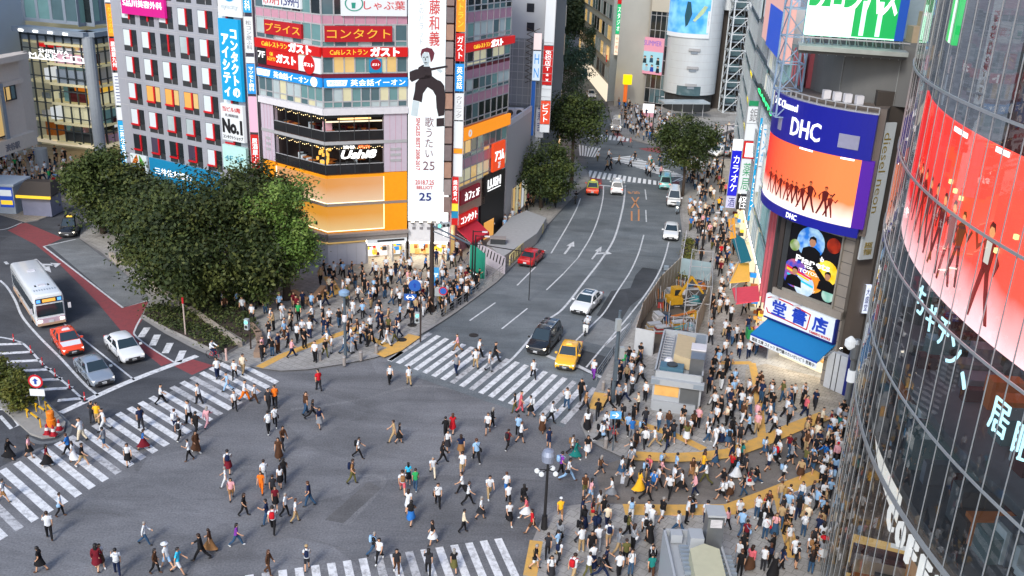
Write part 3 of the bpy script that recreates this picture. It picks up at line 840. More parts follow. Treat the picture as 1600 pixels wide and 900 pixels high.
for k in range(24):
 a, c = 2 * PI * k / 24, 2 * PI * (k + 1) / 24
 spoly(b, FR, [(3.0 + math.cos(a) * r1, zc(8) + .2 + math.sin(a) * r1 * .8) for r1 in (.75,)] + [(3.0 + math.cos(c) * .75, zc(8) + .2 + math.sin(c) * .6), (3.0 + math.cos(c) * .86, zc(8) + .2 + math.sin(c) * .69), (3.0 + math.cos(a) * .86, zc(8) + .2 + math.sin(a) * .69)], .302, mat('bowl green', hexc('2a8f7c')))
spoly(b, FR, [(2.8, zc(12)), (3.1, zc(12)), (3.15, zc(3)), (2.75, zc(3))], .302, mat('bowl green', hexc('2a8f7c'))); b.build('emblem', o)
o = empty('neon_sign', 'white neon script sign hanging in the lower dark restaurant window', 'sign')
b = MB(); sbox(b, FR, 1.2, 5.2, zc(236.5), zc(236), .0, .03, M_DKFR); b.build('rail', o)
letters(o, FR, 'Ushi8', (1.55, 5.0, zc(249.5), zc(236)), .05, lit('neon white', (1, .98, .95), 2.4), bold=.03, skew=.3)
letters(o, FR, '渋谷', (1.75, 2.9, zc(234), zc(228.5)), .05, lit('neon white', (1, .98, .95), 2.4)); letters(o, FR, '焼肉', (3.2, 4.35, zc(234), zc(228.5)), .05, lit('neon red', (1, .2, .05), 1.6))
PB = (-10.85, 93.75)
FB = Fac(PB, (-7.35, 94.05))
bb_ = empty('banner_building', 'narrow light building wholly covered by a tall white banner', 'building')
b = MB(); b.prism([(-10.8, 96.6), (-7.0, 96.9), (-5.0, 105), (-10.9, 106)], 0.1, 36, mat('grey tower wall', hexc('8f8886'), .6, noise=.2, scale=.4)); b.build('wall', bb_)
zb = lambda y: ZAT(PB, y)
b = MB()
for k in range(14):
 sbox(b, FB, FB.L + .05, FB.L + .75, zb(330 - k * 27), zb(306 - k * 27), -.4, .2, mat('brick pier %d' % (k % 4), hexc(('7d6a66', '8a7f7e', '9a7a6a', '6e6466')[k % 4]), .7, noise=.25, scale=2))
b.build('pier', bb_)
shopfront(FB, .1, 2.2, zb(378), bb_, 3, (1, .72, .3)); shopfront(FB, 2.25, FB.L + .5, zb(378), bb_, 4, (1, .9, .9))
b = MB(); sbox(b, FB, 0, FB.L + .05, zb(347), 36, -2.4, 0.0, mat('grey tower wall')); b.build('wall', bb_)
b = MB(); sbox(b, FB, 0, FB.L + .7, zb(377), zb(347), -.4, .05, mat('pale fascia', hexc('c5c7cc'), .5, emit=.15));
for k in range(4): sbox(b, FB, .4 + k * .75, .75 + k * .75, zb(358), zb(354), .05, .08, L_GREY)
b.build('fascia', bb_)
b = MB()
for k in range(4):
 b.box(FB.pt(.45 + k * .85, zb(346), .35), (.3, .5, .12), M_DKFR)
 sbox(b, FB, .3 + k * .85, .6 + k * .85, zb(345.2), zb(344.6), .2, .5, lit('uplight', (1, .85, .65), 6))
b.build('uplight', bb_)
M_BAN = mat('white banner cloth', hexc('dfeaf0'), .7, noise=.04, emit=.04, ecol=hexc('d2e6ee'))
bz0, bz1 = zb(344), zb(-60)
o = panel(FB, -.05, FB.L, bz0, bz1, .25, M_BAN, 'hanging_banner', 'very tall white concert banner with a guitarist silhouette and red brush writing', 'banner', .08)
bu = lambda px, py: FB.uz(px, py, .26)
M_INK = mat('banner ink', hexc('241a20'), .7, noise=.2)
M_INKR = mat('banner red ink', hexc('c04848'), .7)
def bpoly(pts, m, nm, dep=.012):
 q = MB(); spoly(q, FB, [bu(x, y) for x, y in pts], .26, m, dep); return q.build(nm, o)
q = MB()
for pts in ([(657, 121), (662, 117), (674, 118), (682, 124), (689, 127), (694, 134), (696, 152), (694, 180), (685, 182), (682, 168), (681, 150), (676, 141), (668, 136), (661, 146), (659, 160), (654, 158), (645, 156), (648, 142), (649, 130)],
   [(648, 122), (654, 105), (661, 101), (670, 102), (674, 108), (675, 118), (672, 122), (660, 124)]):
 spoly(q, FB, [bu(x, y) for x, y in pts], .26, M_INK, .012)
spoly(q, FB, [bu(x, y) for x, y in [(657, 84), (659, 77), (667, 74), (675, 76), (679, 83), (677, 92), (673, 98), (672, 90), (670, 82), (663, 81), (659, 87), (658, 92)]], .26, mat('banner hair', hexc('5a1f30'), .7), .014)
spoly(q, FB, [bu(x, y) for x, y in [(640, 112), (650, 108), (664, 108), (668, 112), (663, 120), (652, 124), (643, 128), (640, 124)]], .268, M_INK, .014)
spoly(q, FB, [bu(x, y) for x, y in [(664, 108), (699, 102), (699, 105), (665, 112)]], .268, M_INK, .014)
for pts in ([(682, 185), (694, 184), (694, 197), (682, 198)],):
 spoly(q, FB, [bu(x, y) for x, y in pts], .26, M_INK, .012)
M_FACE = mat('banner face tone', hexc('b4c4cc'), .7); q2 = MB()
for pts in ([(660, 84), (668, 81), (671, 88), (671, 97), (666, 102), (661, 98), (659, 91)], [(663, 97), (670, 97), (671, 104), (662, 104)], [(683, 105), (688, 108), (692, 111), (688, 114), (683, 110)], [(645, 157), (655, 159), (652, 182), (642, 180)]):
 spoly(q2, FB, [bu(x, y) for x, y in pts], .263, M_FACE, .012)
for pts in ([(661, 89), (663.5, 88.6), (663.5, 90), (661, 90.3)], [(666, 88.4), (669, 88.2), (669, 89.6), (666, 89.9)], [(663, 97), (667, 97), (667, 98), (663, 98)], [(664.4, 90), (665.2, 90), (665.6, 94.5), (663.8, 94.5)]):
 spoly(q2, FB, [bu(x, y) for x, y in pts], .277, M_INK, .01)
q2.build('face_print', o)
q.build('figure_print', o)
def btext(s, x0, y0, x1, y1, m, vert=True, bold=.0):
 u0, z1 = bu(x0, y0); u1, z0 = bu(x1, y1)
 letters(o, FB, s, (u0, u1, z0, z1), .262, m, bold, vert, .012)
btext('斉藤和義', 671, -26, 687, 72, M_INKR, bold=.01)
btext('歌うたいのバラッド', 655, -40, 662, 70, mat('banner grey ink', hexc('a8b4bc'), .7))
btext('歌うたい', 664, 183, 677, 246, mat('banner plum ink', hexc('6a3a48'), .7))
btext('25', 661, 252, 679, 266, mat('banner plum ink', hexc('6a3a48'), .7), False)
btext('2018.7.25', 649, 281, 678, 289, M_INKR, False, .02); btext('BELLIOT', 651, 290, 676, 296, M_INKR, False, .02)
btext('25', 655, 301, 674, 314, L_NAVY, False, .02)
u0, z1 = bu(650, 184); u1, z0 = bu(656, 266)
vs, fs, asp = text_geo('SINGLES BEST 2008-2017', .02)
q = MB()
for f in fs: q.face([FB.pt(u1 - (u1 - u0) * (1 - vs[k][1]), z1 - (z1 - z0) * vs[k][0], .275) for k in f], M_INKR)
q.build('lettering', o)
PA, PE = (-6.1, 95.6), (-1.35, 105.9)
FS = Fac(PA, PE)
zs = lambda y: ZAT(PA, y)
ps = empty('pink_side_building', 'office building with pink spandrels and glass bands facing the avenue', 'building')
b = MB(); b.prism([(PA[0] - .1, PA[1] + .3), (PE[0] - .3, PE[1] + .1), (-7, 112), (-11, 104)], .1, 33, M_PINKD); b.build('wall', ps)
US = FS.L
def sband(y0, y1, m, d=.04, nm='spandrel'):
 q = MB(); sbox(q, FS, 0, US, zs(y1), zs(y0), -.5, d, m)
 for k in range(9): sbox(q, FS, US * k / 8 - .03, US * k / 8 + .03, zs(y1), zs(y0), d, d + .05, M_FRAME)
 q.build(nm, ps)
for k, (ya, yb, pn) in enumerate(((-70, -42, [G_BLUE, G_DARK]), (-18, 20, [G_DARK, G_BLUE]), (38, 68, [G_TEAL, G_PALE, G_BLUE]), (84, 106, [G_CREAM, G_TEAL, G_DARK]), (128, 152, [G_TEAL, G_PALE, G_BLUE, G_DARK]), (168, 200, [G_DARK, G_BLUE, G_DARK]), (224, 252, [G_TEAL, G_BLUE, G_WARM]), (268, 295, [G_CREAM, G_BLUE, G_WARM]))):
 glazing(FS, 'window', ps, 0, US, zs(yb), zs(ya), 8, pn, trans=(.25,), seed=21 + k)
for ya, yb, m in ((-42, -18, M_PINKD), (20, 37.5, M_PINKD), (106.5, 113, M_MAROON), (113, 127.5, M_PINKD), (152.5, 167.5, M_PINKD), (252.5, 267.5, M_PINK)): sband(ya, yb, m)
q = MB(); sbox(q, FS, 0, 5.5, .1, zs(352), -.6, -.3, G_WARM); sbox(q, FS, 0, 6.4, zs(340), zs(296), -.5, .02, mat('buff wall', hexc('b59a88'), .6)); sbox(q, FS, 5.6, US, .1, zs(296), -.5, .02, L_BLACK); sbox(q, FS, 6.4, 8.8, .1, zs(372), .02, .05, G_ORNG); q.build('street_level', ps)
def sideplane(px, py_bot, py_top, wpx, S, u):
 pass
sgn_side = zfit
def ssign(u0, u1, ya, yb, m, label, txt=(), d=.35, th=.3, edge=None, name='shop_sign', S=FS, z=zs):
 o = panel(S, u0, u1, z(yb), z(ya), d, m, name, label, 'sign', th, edge)
 z0, z1 = z(yb), z(ya)
 for t in txt:
  s, (a, c, e, f_), mm = t[:3]; kw = t[3] if len(t) > 3 else {}
  letters(o, S, s, (u0 + (u1 - u0) * a, u0 + (u1 - u0) * c, z0 + (z1 - z0) * e, z0 + (z1 - z0) * f_), d + .005, mm, **kw)
 return o
ssign(-.1, US + .5, 70, 83, L_RED, 'red band with yellow and white lettering on the pink building beside the avenue', [('Caféレストラン', (.2, .5, .25, .8), L_YEL), ('ガスト', (.52, .75, .05, 1.0), L_WHITE2, dict(bold=.05))])
ssign(0, US + .2, 203, 222, L_ORNG, 'plain orange band sign across the pink building', [('◎', (.14, .2, .2, .8), L_WHITE)])
ssign(.3, 4.6, 300, 322, mat('dark red fascia', hexc('8c1c30'), .5, emit=.15), 'dark red fascia with a lit white strip above the corner shop entrance', [('カフェ 2F', (.2, .95, .2, .8), L_WHITE2)])
ssign(.2, 4.2, 338, 356, L_RED, 'bright red fascia with white lettering above the red awning', [('コンタクト', (.06, .95, .2, .85), L_WHITE2)])
o = ssign(5.8, 9.6, 292, 325, L_BLACK, 'black shop front with white capital letters beyond the orange poster', [('LUSH', (.1, .92, .3, .75), L_WHITE2, dict(bold=.03))], d=.45)
b = MB(); sbox(b, FS, 6.2, 9.3, zs(319), zs(317.8), .455, .5, L_WHITE2); b.build('underline', o)
ssign(6.6, 9.5, 242, 288, lit('poster orange red', 'ea4a1c', .7), 'orange red poster board with big white katakana high on the pink building', [('アコム', (.15, .9, .35, .72), L_WHITE2, dict(bold=.03)), ('2F', (.42, .62, .08, .3), L_WHITE)], d=.8, th=.25)
o = empty('red_awning', 'red sloping awning over the shop entrance of the pink building', 'awning')
b = MB(); M_AWN = mat('awning red', hexc('c22a3c'), .7)
u0, u1 = .2, 4.4
za, zb_ = zs(358), zs(376)
b.hexa([FS.pt(u0, zb_, 1.7), FS.pt(u1, zb_, 1.7), FS.pt(u1, za - .08, .0), FS.pt(u0, za - .08, .0), FS.pt(u0, zb_ + .06, 1.7), FS.pt(u1, zb_ + .06, 1.7), FS.pt(u1, za, .0), FS.pt(u0, za, .0)], M_AWN)
sbox(b, FS, u0, u1, zb_ - .3, zb_, 1.68, 1.72, M_AWN)
b.build('canopy_cloth', o)
b = MB()
for u in (u0 + .05, (u0 + u1) / 2, u1 - .05): b.bar(FS.pt(u, zb_, 1.66), FS.pt(u, za - .6, .02), .025, M_FRAME)
b.build('awning_arm', o)
def blade(P, w, segs, label, rot=0.0, th=.3, pole=True, group=None):
 t = Vector((math.cos(rot), math.sin(rot)))
 S = Fac((P[0] - t.x * w / 2, P[1] - t.y * w / 2), (P[0] + t.x * w / 2, P[1] + t.y * w / 2))
 o = empty('blade_sign', label, 'sign', group)
 for z0, z1, m, s, tm in segs:
  q = MB(); sbox(q, S, 0, w, z0 + .02, z1 - .02, -th, 0, m); p = q.build('sign_panel', o)
  if s:
   h = z1 - z0
   letters(p, S, s, (w * .18, w * .82, z0 + h * .1, z1 - h * .1), .004, tm, .0, len(s) > 1 and '\n' not in s, .03)
 z0, z1 = min(s[0] for s in segs), max(s[1] for s in segs)
 q = MB()
 for u in (-.06, w): sbox(q, S, u, u + .06, z0, z1, -th - .02, .03, M_FRAME)
 for k in range(5):
  z = z0 + (z1 - z0) * (k + .5) / 5
  sbox(q, S, w * .3, w * .36, z, z + .08, -th - .7, -th, M_FRAME)
 q.build('bracket', o)
 return o
def blade_px(px0, px1, depthP, ys, label, rot=0.0, **k):
 S = Fac((depthP[0] - 3, depthP[1]), (depthP[0] + 3, depthP[1]))
 ym = (ys[0][0] + ys[-1][1]) / 2
 a, c = S.uz(px0, ym)[0], S.uz(px1, ym)[0]
 P = S.pt((a + c) / 2, 0)
 return blade((P.x, P.y), abs(c - a), [(ZAT((P.x, P.y), y1), ZAT((P.x, P.y), y0), m, s, tm) for y0, y1, m, s, tm in ys], label, rot, **k)
LW = L_WHITE
blade_px(711, 725, (-5.6, 94.6), [(-30, 50, L_ORNG, 'レストラン', L_YEL), (52, 96, L_RED, 'ガスト', L_WHITE2), (100, 143, L_BLUE, '英会話', L_WHITE2), (146, 188, LW, 'クリニック', L_GREY), (190, 232, LW, '', None), (233, 240, L_ORNG, '', None), (241, 276, LW, '', None)], 'tall stacked blade sign with orange, red and blue panels beside the pink building')
blade_px(706, 716, (-5.9, 94.3), [(277, 318, L_RED, '焼肉食べ', L_WHITE2), (319, 330, L_YEL, '', None), (331, 341, L_TEAL, '', None), (342, 352, L_RED, '', None)], 'short red and yellow blade sign beside the red awning')
blade_px(692, 700, (-6.9, 94.0), [(300, 370, L_WHITE2, '', None)], 'plain white lit post sign right of the tall banner')
blade_px(386, 399, (-26.9, 96.6), [(-20, 20, L_CYAN, '眼科', L_WHITE2), (26, 83, LW, '松コン皮ふ科', L_GREY), (89, 99, LW, '', None), (100, 147, L_BLUE, 'マツモト歯科', L_WHITE2), (151, 207, lit('lit pale pink', 'e8b4cc', .7), '', None), (211, 264, L_RED, '居酒屋十二', L_WHITE2)], 'stacked blade sign with a plain pink panel in the gap left of the corner building')
GP = Vector((-28.2, 98.6)); gd = Vector((-.866, .5))
FG = Fac(GP + gd * 19.6, GP)
M_GREYW = mat('grey cladding', hexc('989ca6'), .5, noise=.14, scale=.5)
M_REDF = mat('red window edge', hexc('c01a24'), .45)
gb = empty('grey_office_block', 'grey panel-clad office block with rows of red-edged windows behind the trees', 'building')
b = MB()
p0, p1 = FG.pt(0, 0), FG.pt(FG.L, 0)
bk = Vector((p1.x + .5, p1.y + .87))
b.prism([(p0.x, p0.y), (p1.x, p1.y), (p1.x + 7, p1.y + 13), (p0.x + 7, p0.y + 13)], .1, 36, M_GREYW); b.build('wall', gb)
cu = [FG.uz(x, y)[0] for x, y in ((191.7, 45.8), (220, 48), (249, 52), (280, 56), (311, 60))]
du = (cu[-1] - cu[0]) / 4
ru = [FG.uz(*q)[1] for q in ((309, 60), (314, 103.7), (318, 190), (320.8, 231.7))]
dz = (ru[0] - ru[3]) / 4
q = MB()
for k in range(-2, 10): sbox(q, FG, 0, FG.L, ru[0] + dz * k - dz * 1.0 + .28, ru[0] + dz * k - dz + .34, 0, .012, M_FRAME)
for k in range(6): sbox(q, FG, cu[0] + du * k - .35, cu[0] + du * k - .32, 4, 36, 0, .014, M_FRAME)
q.build('panel_joint', gb)
rr = random.Random(5)
for r in range(-3, 7):
 zt_ = ru[0] - dz * r
 for c in range(6):
  u = cu[0] + du * c
  if u + du * .8 > FG.L: continue
  if r == 0 and c < 3 or zt_ < 6: pass
  w, h = du * .74, dz * .80
  q = MB()
  lp = rr.choice([M_BLIND, M_BLIND, G_PALE, G_DARK, M_BLIND])
  if r == 2 and 0 < c < 4: lp = G_ORNG
  if r == 4 and c < 4: lp = rr.choice([G_DARK, glass('glass violet', (.06, .05, .08), .03, (.3, .25, .4))])
  if r == 5: lp = M_BLIND
  sbox(q, FG, u, u + w, zt_ - h, zt_, -.3, .006, M_DKFR)
  sbox(q, FG, u + .06, u + w * .56, zt_ - h * .74, zt_ - .05, .006, .02, lp)
  sbox(q, FG, u + w * .66, u + w - .05, zt_ - h * .7, zt_ - .05, .006, .02, G_WARM if lp == G_ORNG else G_DARK)
  sbox(q, FG, u + w * .60, u + w * .63, zt_ - h, zt_, .006, .06, M_FRAME)
  q2 = q
  sbox(q, FG, u + w * .54, u + w * .64, zt_ - h * .78, zt_, .02, .12, M_REDF)
  if r >= 2: sbox(q, FG, u, u + w * .64, zt_ - h * .80, zt_ - h * .72, .02, .13, M_REDF)
  q.build('window', gb)
def gsign(q, m, label, txt, d=.4, name='billboard', th=.3, edge=None):
 return sgn(FG, q, m, label, txt, d, th, edge, name, 'sign')
o = gsign((187, -14, 258, 29), L_MAG, 'magenta clinic sign with white kanji on the upper left of the grey office block', [('S品川美容外科', (.05, .95, .36, .68), L_WHITE2)])
FG2 = FG
o = sgn(FG, (340, 28, 379, 160), L_CYAN, 'tall sky blue sign with two columns of white katakana on the grey office block', [('アイシティ', (.12, .48, .05, .82), L_WHITE2, dict(vert=True, bold=.03)), ('コンタクトの', (.56, .92, .05, .88), L_WHITE2, dict(vert=True, bold=.03))], .6, .4, None, 'billboard', 'sign')
o = sgn(FG, (337, -40, 378, 28.2), LW, 'white top panel with a blue ring above the sky blue katakana sign', [('eyecity', (.15, .85, .16, .3), mat('faint grey lettering', hexc('b9c8cf')))], .6, .4, None, 'billboard', 'sign')
u0, u1, z0, z1 = fit(FG, (337, -40, 378, 28.2), .6)
b = MB(); spoly(b, FG, circ((u0 + u1) / 2, z0 + (z1 - z0) * .62, (u1 - u0) * .3), .602, L_CYAN); b.build('emblem', o)
o = sgn(FG, (344, 160.5, 382, 224), LW, 'white panel reading No.1 under the sky blue katakana sign', [('当ビル5階', (.1, .9, .8, .93), L_RED), ('札幌眼鏡', (.2, .8, .66, .74), L_GREY), ('No.1', (.05, .95, .2, .6), L_BLACK, dict(bold=.05)), ('コンタクトショップ', (.05, .95, .05, .15), L_BLACK)], .6, .4, None, 'billboard', 'sign')
o = sgn(FG, (347, 225, 386, 272), mat('pale aqua panel', hexc('a9cfcb'), .4, emit=.2, ecol=hexc('9cc8c4')), 'pale aqua panel with faint blue figures under the No.1 panel', [('4F 5F', (.1, .9, .4, .6), mat('aqua ink', hexc('4f97ad')))], .6, .4, None, 'billboard', 'sign')
o = sgn(FG, (203, 239, 232, 285), mat('pale wall sign', hexc('c9d6da'), .5, emit=.2), 'pale panel with a four-colour ribbon emblem low on the grey office block', [], .3, .2, None, 'billboard', 'sign')
u0, u1, z0, z1 = fit(FG, (203, 239, 232, 285), .3)
b = MB(); um, zm = (u0 + u1) / 2, (z0 + z1) / 2 + .2
for k, hx in enumerate(('4f9a3a', 'd8742a', '2b6fae', 'b83a4a')):
 a = PI / 4 + k * PI / 2
 spoly(b, FG, [(um + math.cos(a + e) * r, zm + math.sin(a + e) * r * 1.2) for e, r in ((-.75, .5), (-.6, 1.1), (.0, .95), (.6, 1.1), (.35, .45))], .302 + k * .002, mat('ribbon %d' % k, hexc(hx), .5))
b.build('emblem', o)
o = sgn(FG, (232.5, 246, 345, 330), L_TEAL, 'wide teal bank sign with white kanji partly behind the big trees', [('三井住友銀行', (.08, .62, .60, .78), L_WHITE2)], .3, .2, None, 'billboard', 'sign')
blade_px(176, 186, (-45.6, 108.6), [(-30, 4, LW, '', None), (6, 57, L_ORNG, 'カメラの店', L_YEL), (60, 110, L_RED, '居酒屋九州', L_WHITE2), (114, 165, LW, '三三三', L_NAVY), (168, 188, LW, '', None), (189, 262, L_CYAN, '三井住友銀行', L_WHITE2)], 'tall stacked blade sign with a cyan foot left of the grey office block')
MC = (-55.8, 126.0)
zm_ = lambda y: ZAT(MC, y)
_l = G(30, 45, zm_(55)); _r = G(180, 47, zm_(55))
FM1, FM2 = Fac((_l.x, _l.y), MC), Fac(MC, (_r.x + 1.5, _r.y + 1.5))
mc = empty('glass_mall', 'glass shopping mall with white lettering and warm lit interior floors', 'building')
M_MULL = mat('mall mullion', hexc('4e565a'), .45, .4)
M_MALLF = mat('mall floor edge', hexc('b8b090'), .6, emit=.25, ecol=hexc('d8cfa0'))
M_CLAD = mat('mall cladding', hexc('8d99a6'), .4, .2)
b = MB()
bx = [FM1.pt(-14, 0, -7), FM1.pt(FM1.L, 0, -7), FM2.pt(2, 0, -7), FM2.pt(FM2.L, 0, -7)]
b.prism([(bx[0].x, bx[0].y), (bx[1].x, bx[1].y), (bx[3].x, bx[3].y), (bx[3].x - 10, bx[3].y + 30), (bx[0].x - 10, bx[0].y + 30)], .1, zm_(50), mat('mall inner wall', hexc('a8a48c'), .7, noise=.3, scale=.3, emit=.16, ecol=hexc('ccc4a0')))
b.build('inner_wall', mc)
b = MB()
zbase, ztop = zm_(228), zm_(72)
nf = 5
for S, ulo in ((FM1, 0), (FM2, 0)):
 for k in range(nf + 1):
  z = zbase + (ztop - zbase) * k / nf
  sbox(b, S, ulo, S.L, z - .3, z, -7, -.3, M_MALLF)
 for k in range(int(S.L / 1.2)):
  pass
b.build('floor', mc)
b = MB(); rr = random.Random(9)
for S in (FM1, FM2):
 for k in range(70):
  u = rr.uniform(.3, S.L - 1); f = rr.randrange(nf); z = zbase + (ztop - zbase) * f / nf
  sbox(b, S, u, u + rr.uniform(.3, 1.4), z, z + rr.uniform(.7, 2.2), -6, -rr.uniform(1, 4), rr.choice([M_TAB, G_CREAM, M_WLEDGE, M_DKFR, G_WARM, M_WINE, G_CREAM, M_PINK, L_WHITE, G_TEAL, M_CLAD]))
sbox(b, FM1, FM1.L - 4.2, FM1.L - .6, zm_(148), zm_(130), -2, -1, lit('orange stair panel', 'd8781c', .5))
sbox(b, FM2, .6, FM2.L - 2, zm_(165), zm_(140), -2, -1, lit('yellow panel', 'e8b840', .6))
b.build('interior', mc)
for S in (FM1, FM2):
 b = MB(); n = max(3, int(S.L / 1.25))
 for k in range(n + 1): sbox(b, S, S.L * k / n - .06, S.L * k / n + .06, zbase - .4, zm_(58), -.1, .12, M_MULL)
 for k in range(9):
  z = zbase - .3 + (zm_(58) - zbase) * k / 8; sbox(b, S, 0, S.L, z - .06, z + .06, -.08, .1, M_MULL)
 b.build('curtain_grid', mc)
 b = MB()
 sbox(b, S, 0, S.L, zm_(71), zm_(58), -.5, -.11, M_CLAD); sbox(b, S, -.2, S.L + .2, zm_(57.5), zm_(50), -1.5, 1.1, M_CLAD)
 b.build('cornice', mc)
 glazing(S, 'upper_window', mc, 0, S.L, zm_(40), zm_(-70), max(4, int(S.L / 2)), [G_BLUE, G_DARK, G_DARK, G_TEAL], M_CLAD, .22, (.5,), -1.2, 31)
b = MB(); b.lathe((MC[0], MC[1] - .2, .1), [(.75, 0), (.75, zm_(58))], mat('mall column', hexc('9aa2aa'), .4), 14); b.build('column', mc)
p = G(68, 268); b = MB(); b.lathe((p.x, p.y, .1), [(.8, 0), (.8, zbase)], mat('mall column', hexc('9aa2aa'), .4), 14); b.build('column', mc)
b = MB(); sbox(b, FM1, 0, FM1.L, zbase - .5, zbase - .1, -8, .2, mat('glowing mall soffit', hexc('c9bda0'), .7, emit=.3, ecol=(1, .85, .6))); sbox(b, FM2, 0, FM2.L, zbase - .5, zbase - .1, -8, .2, _mats['glowing mall soffit']); b.build('soffit', mc)  # soffit given an added glow to warm the plaza, no lamp fitted
b = MB()
for k in range(4):
 u = FM1.L - 10.2 + k * 2.4
 sbox(b, FM1, u, u + .7, zm_(56), zm_(53), .6, 1.2, lit('floodlight', (1, .97, .9), 4))
b.build('floodlight', mc)
o = empty('mall_sign', 'white capital lettering on the glass mall front', 'sign')
um = FM1.uz(50, 95)[0]
b = MB(); sbox(b, FM1, um, FM1.L - .2, zm_(100), zm_(98), .25, .4, L_WHITE2); b.build('rail', o)
letters(o, FM1, 'SHIBUYA', (FM1.uz(64, 82)[0], FM1.uz(110, 84)[0], zm_(89), zm_(83)), .3, L_WHITE2, .0)
letters(o, FM1, 'MARK CITY', (um, FM1.L - .4, zm_(97.5), zm_(90)), .3, L_WHITE2, .0)
o = empty('red_mall_sign', 'small red lit sign above the white mall lettering', 'sign')
b = MB(); sbox(b, FM1, FM1.uz(55, 72)[0], FM1.uz(70, 72)[0], zm_(81), zm_(74), -.6, -.3, L_RED); sbox(b, FM1, FM1.uz(73, 72)[0], FM1.uz(90, 74)[0], zm_(81), zm_(74), -.6, -.3, L_RED); b.build('sign_panel', o)
SP = (-58.3, 113.0)
zq = lambda y: ZAT(SP, y)
_q = G(-60, 266, zq(228))
FT = Fac((_q.x, _q.y), SP); FT2 = Fac(SP, (SP[0] - 3.0, SP[1] + 14))
st = empty('station_building', 'beige raised station building with dark windows at the left edge of the photo', 'building')
M_BEIGE = mat('beige cladding', hexc('d6cabe'), .6, noise=.08)
b = MB(); zlo = zq(222)
a0, a1 = FT.pt(-30, 0, -.4), FT.pt(FT.L, 0, -.4)
b.prism([(a0.x, a0.y), (a1.x, a1.y), (SP[0] - .6, SP[1] + 3), (a0.x - 5, a0.y + 3)], zlo, zq(84), M_BEIGE); b.build('wall', st)
b = MB()
sbox(b, FT, -30, FT.L + .6, zq(92), zq(83), -1, .7, mat('station eave', hexc('d0c6ba'), .5)); sbox(b, FT, -30, FT.L + .4, zq(226), zq(205), -1, .5, mat('station eave', hexc('d0c6ba'), .5))
sbox(b, FT, -30, FT.L - .2, zq(128), zq(122), -.4, .2, M_BEIGE)
sbox(b, FT, FT.L - 4.8, FT.L - 4.2, zq(205), zq(122), -.4, .3, M_CLAD)
b.build('trim', st)
for k in range(3):
 u = FT.L - 3.6 - k * 4.6; glazing(FT, 'window', st, u - (0 if k == 0 else 0), u + (1.8 if k == 0 else 3.6), zq(150 if k == 0 else 200), zq(128.5), 2, [G_DARK, G_WARM, G_BLUE], M_DKFR, .08, d=.02, seed=40 + k)
b = MB(); b.prism([(a0.x - 20, 143), (-58, 146), (-58, 148), (a0.x - 20, 146)], .1, 4.2, mat('glowing base wall', hexc('b09880'), .6, emit=.22, ecol=hexc('e0b888'), noise=.3, scale=.4)); b.build('base_wall', st)  # wall glows by itself, standing in for warm shop light on it
o = empty('station_sign', 'dark metal lettering along the bottom edge of the station building', 'sign')
letters(o, FT, '渋谷駅', (FT.L - 5.6, FT.L - 3.0, zq(222), zq(211)), .5, L_GREY, .03)
b = MB(); b.prism([(a0.x - 6, a0.y + 14), (MC[0] - 14, MC[1] + 9), (MC[0] - 14, MC[1] + 26), (a0.x - 6, a0.y + 26)], .1, 30, mat('rear station wall', hexc('b4c0d0'), .5, noise=.15, scale=.2))
o = b.build('rear_station_block'); tag(o, 'blue grey block behind the beige station building in the upper left corner', 'building')
# ================================================================ right-hand and far buildings
QC, QR = (53.45, 32.5), 37.6
FQ = Cyl(QC, QR, 180.0)
ua_ = lambda deg: RD(deg - 180) * QR
M_QM = mat('tower mullion', hexc('a4aaae'), .35, .4, noise=.1)
M_QIN = mat('tower interior', (0.05, 0.06, 0.068), .7, noise=.3, scale=.3)
M_QFL = mat('tower floor edge', hexc('6f7a80'), .5, .1)
def clear_glass(name, tint=(0.75, 0.8, 0.82), rough=0.0):
 m = bpy.data.materials.new(name); m.use_nodes = True; t = m.node_tree
 t.nodes.remove(t.nodes['Principled BSDF'])
 out = t.nodes['Material Output']
 tr = t.nodes.new('ShaderNodeBsdfTransparent'); tr.inputs[0].default_value = (*tint, 1)
 gl = t.nodes.new('ShaderNodeBsdfGlossy'); gl.inputs['Roughness'].default_value = rough
 fr = t.nodes.new('ShaderNodeFresnel'); fr.inputs[0].default_value = 1.5
 g = t.nodes.new('ShaderNodeNewGeometry'); nz = t.nodes.new('ShaderNodeTexNoise'); nz.inputs['Scale'].default_value = .35
 bp = t.nodes.new('ShaderNodeBump'); bp.inputs['Strength'].default_value = .03
 t.links.new(g.outputs['Position'], nz.inputs['Vector']); t.links.new(nz.outputs[0], bp.inputs['Height']); t.links.new(bp.outputs[0], gl.inputs['Normal'])
 df = t.nodes.new('ShaderNodeBsdfDiffuse'); df.inputs[0].default_value = (.32, .31, .30, 1)
 md = t.nodes.new('ShaderNodeMixShader'); md.inputs[0].default_value = .045; t.links.new(tr.outputs[0], md.inputs[1]); t.links.new(df.outputs[0], md.inputs[2])
 mx = t.nodes.new('ShaderNodeMixShader')
 t.links.new(fr.outputs[0], mx.inputs[0]); t.links.new(md.outputs[0], mx.inputs[1]); t.links.new(gl.outputs[0], mx.inputs[2]); t.links.new(mx.outputs[0], out.inputs[0])
 return m
M_QGL = clear_glass('tower glass', (.88, .91, .92))
qt = empty('glass_tower', 'curved dark glass tower with a giant red video screen behind its panes', 'building')
A0, A1 = 140.0, 206.0
TZ = [27.7, 23.85, 19.92, 15.84, 11.82]
step = 1.6
angs = [A0 + step * k for k in range(int((A1 - A0) / step) + 1)]
b = MB(); n = 44
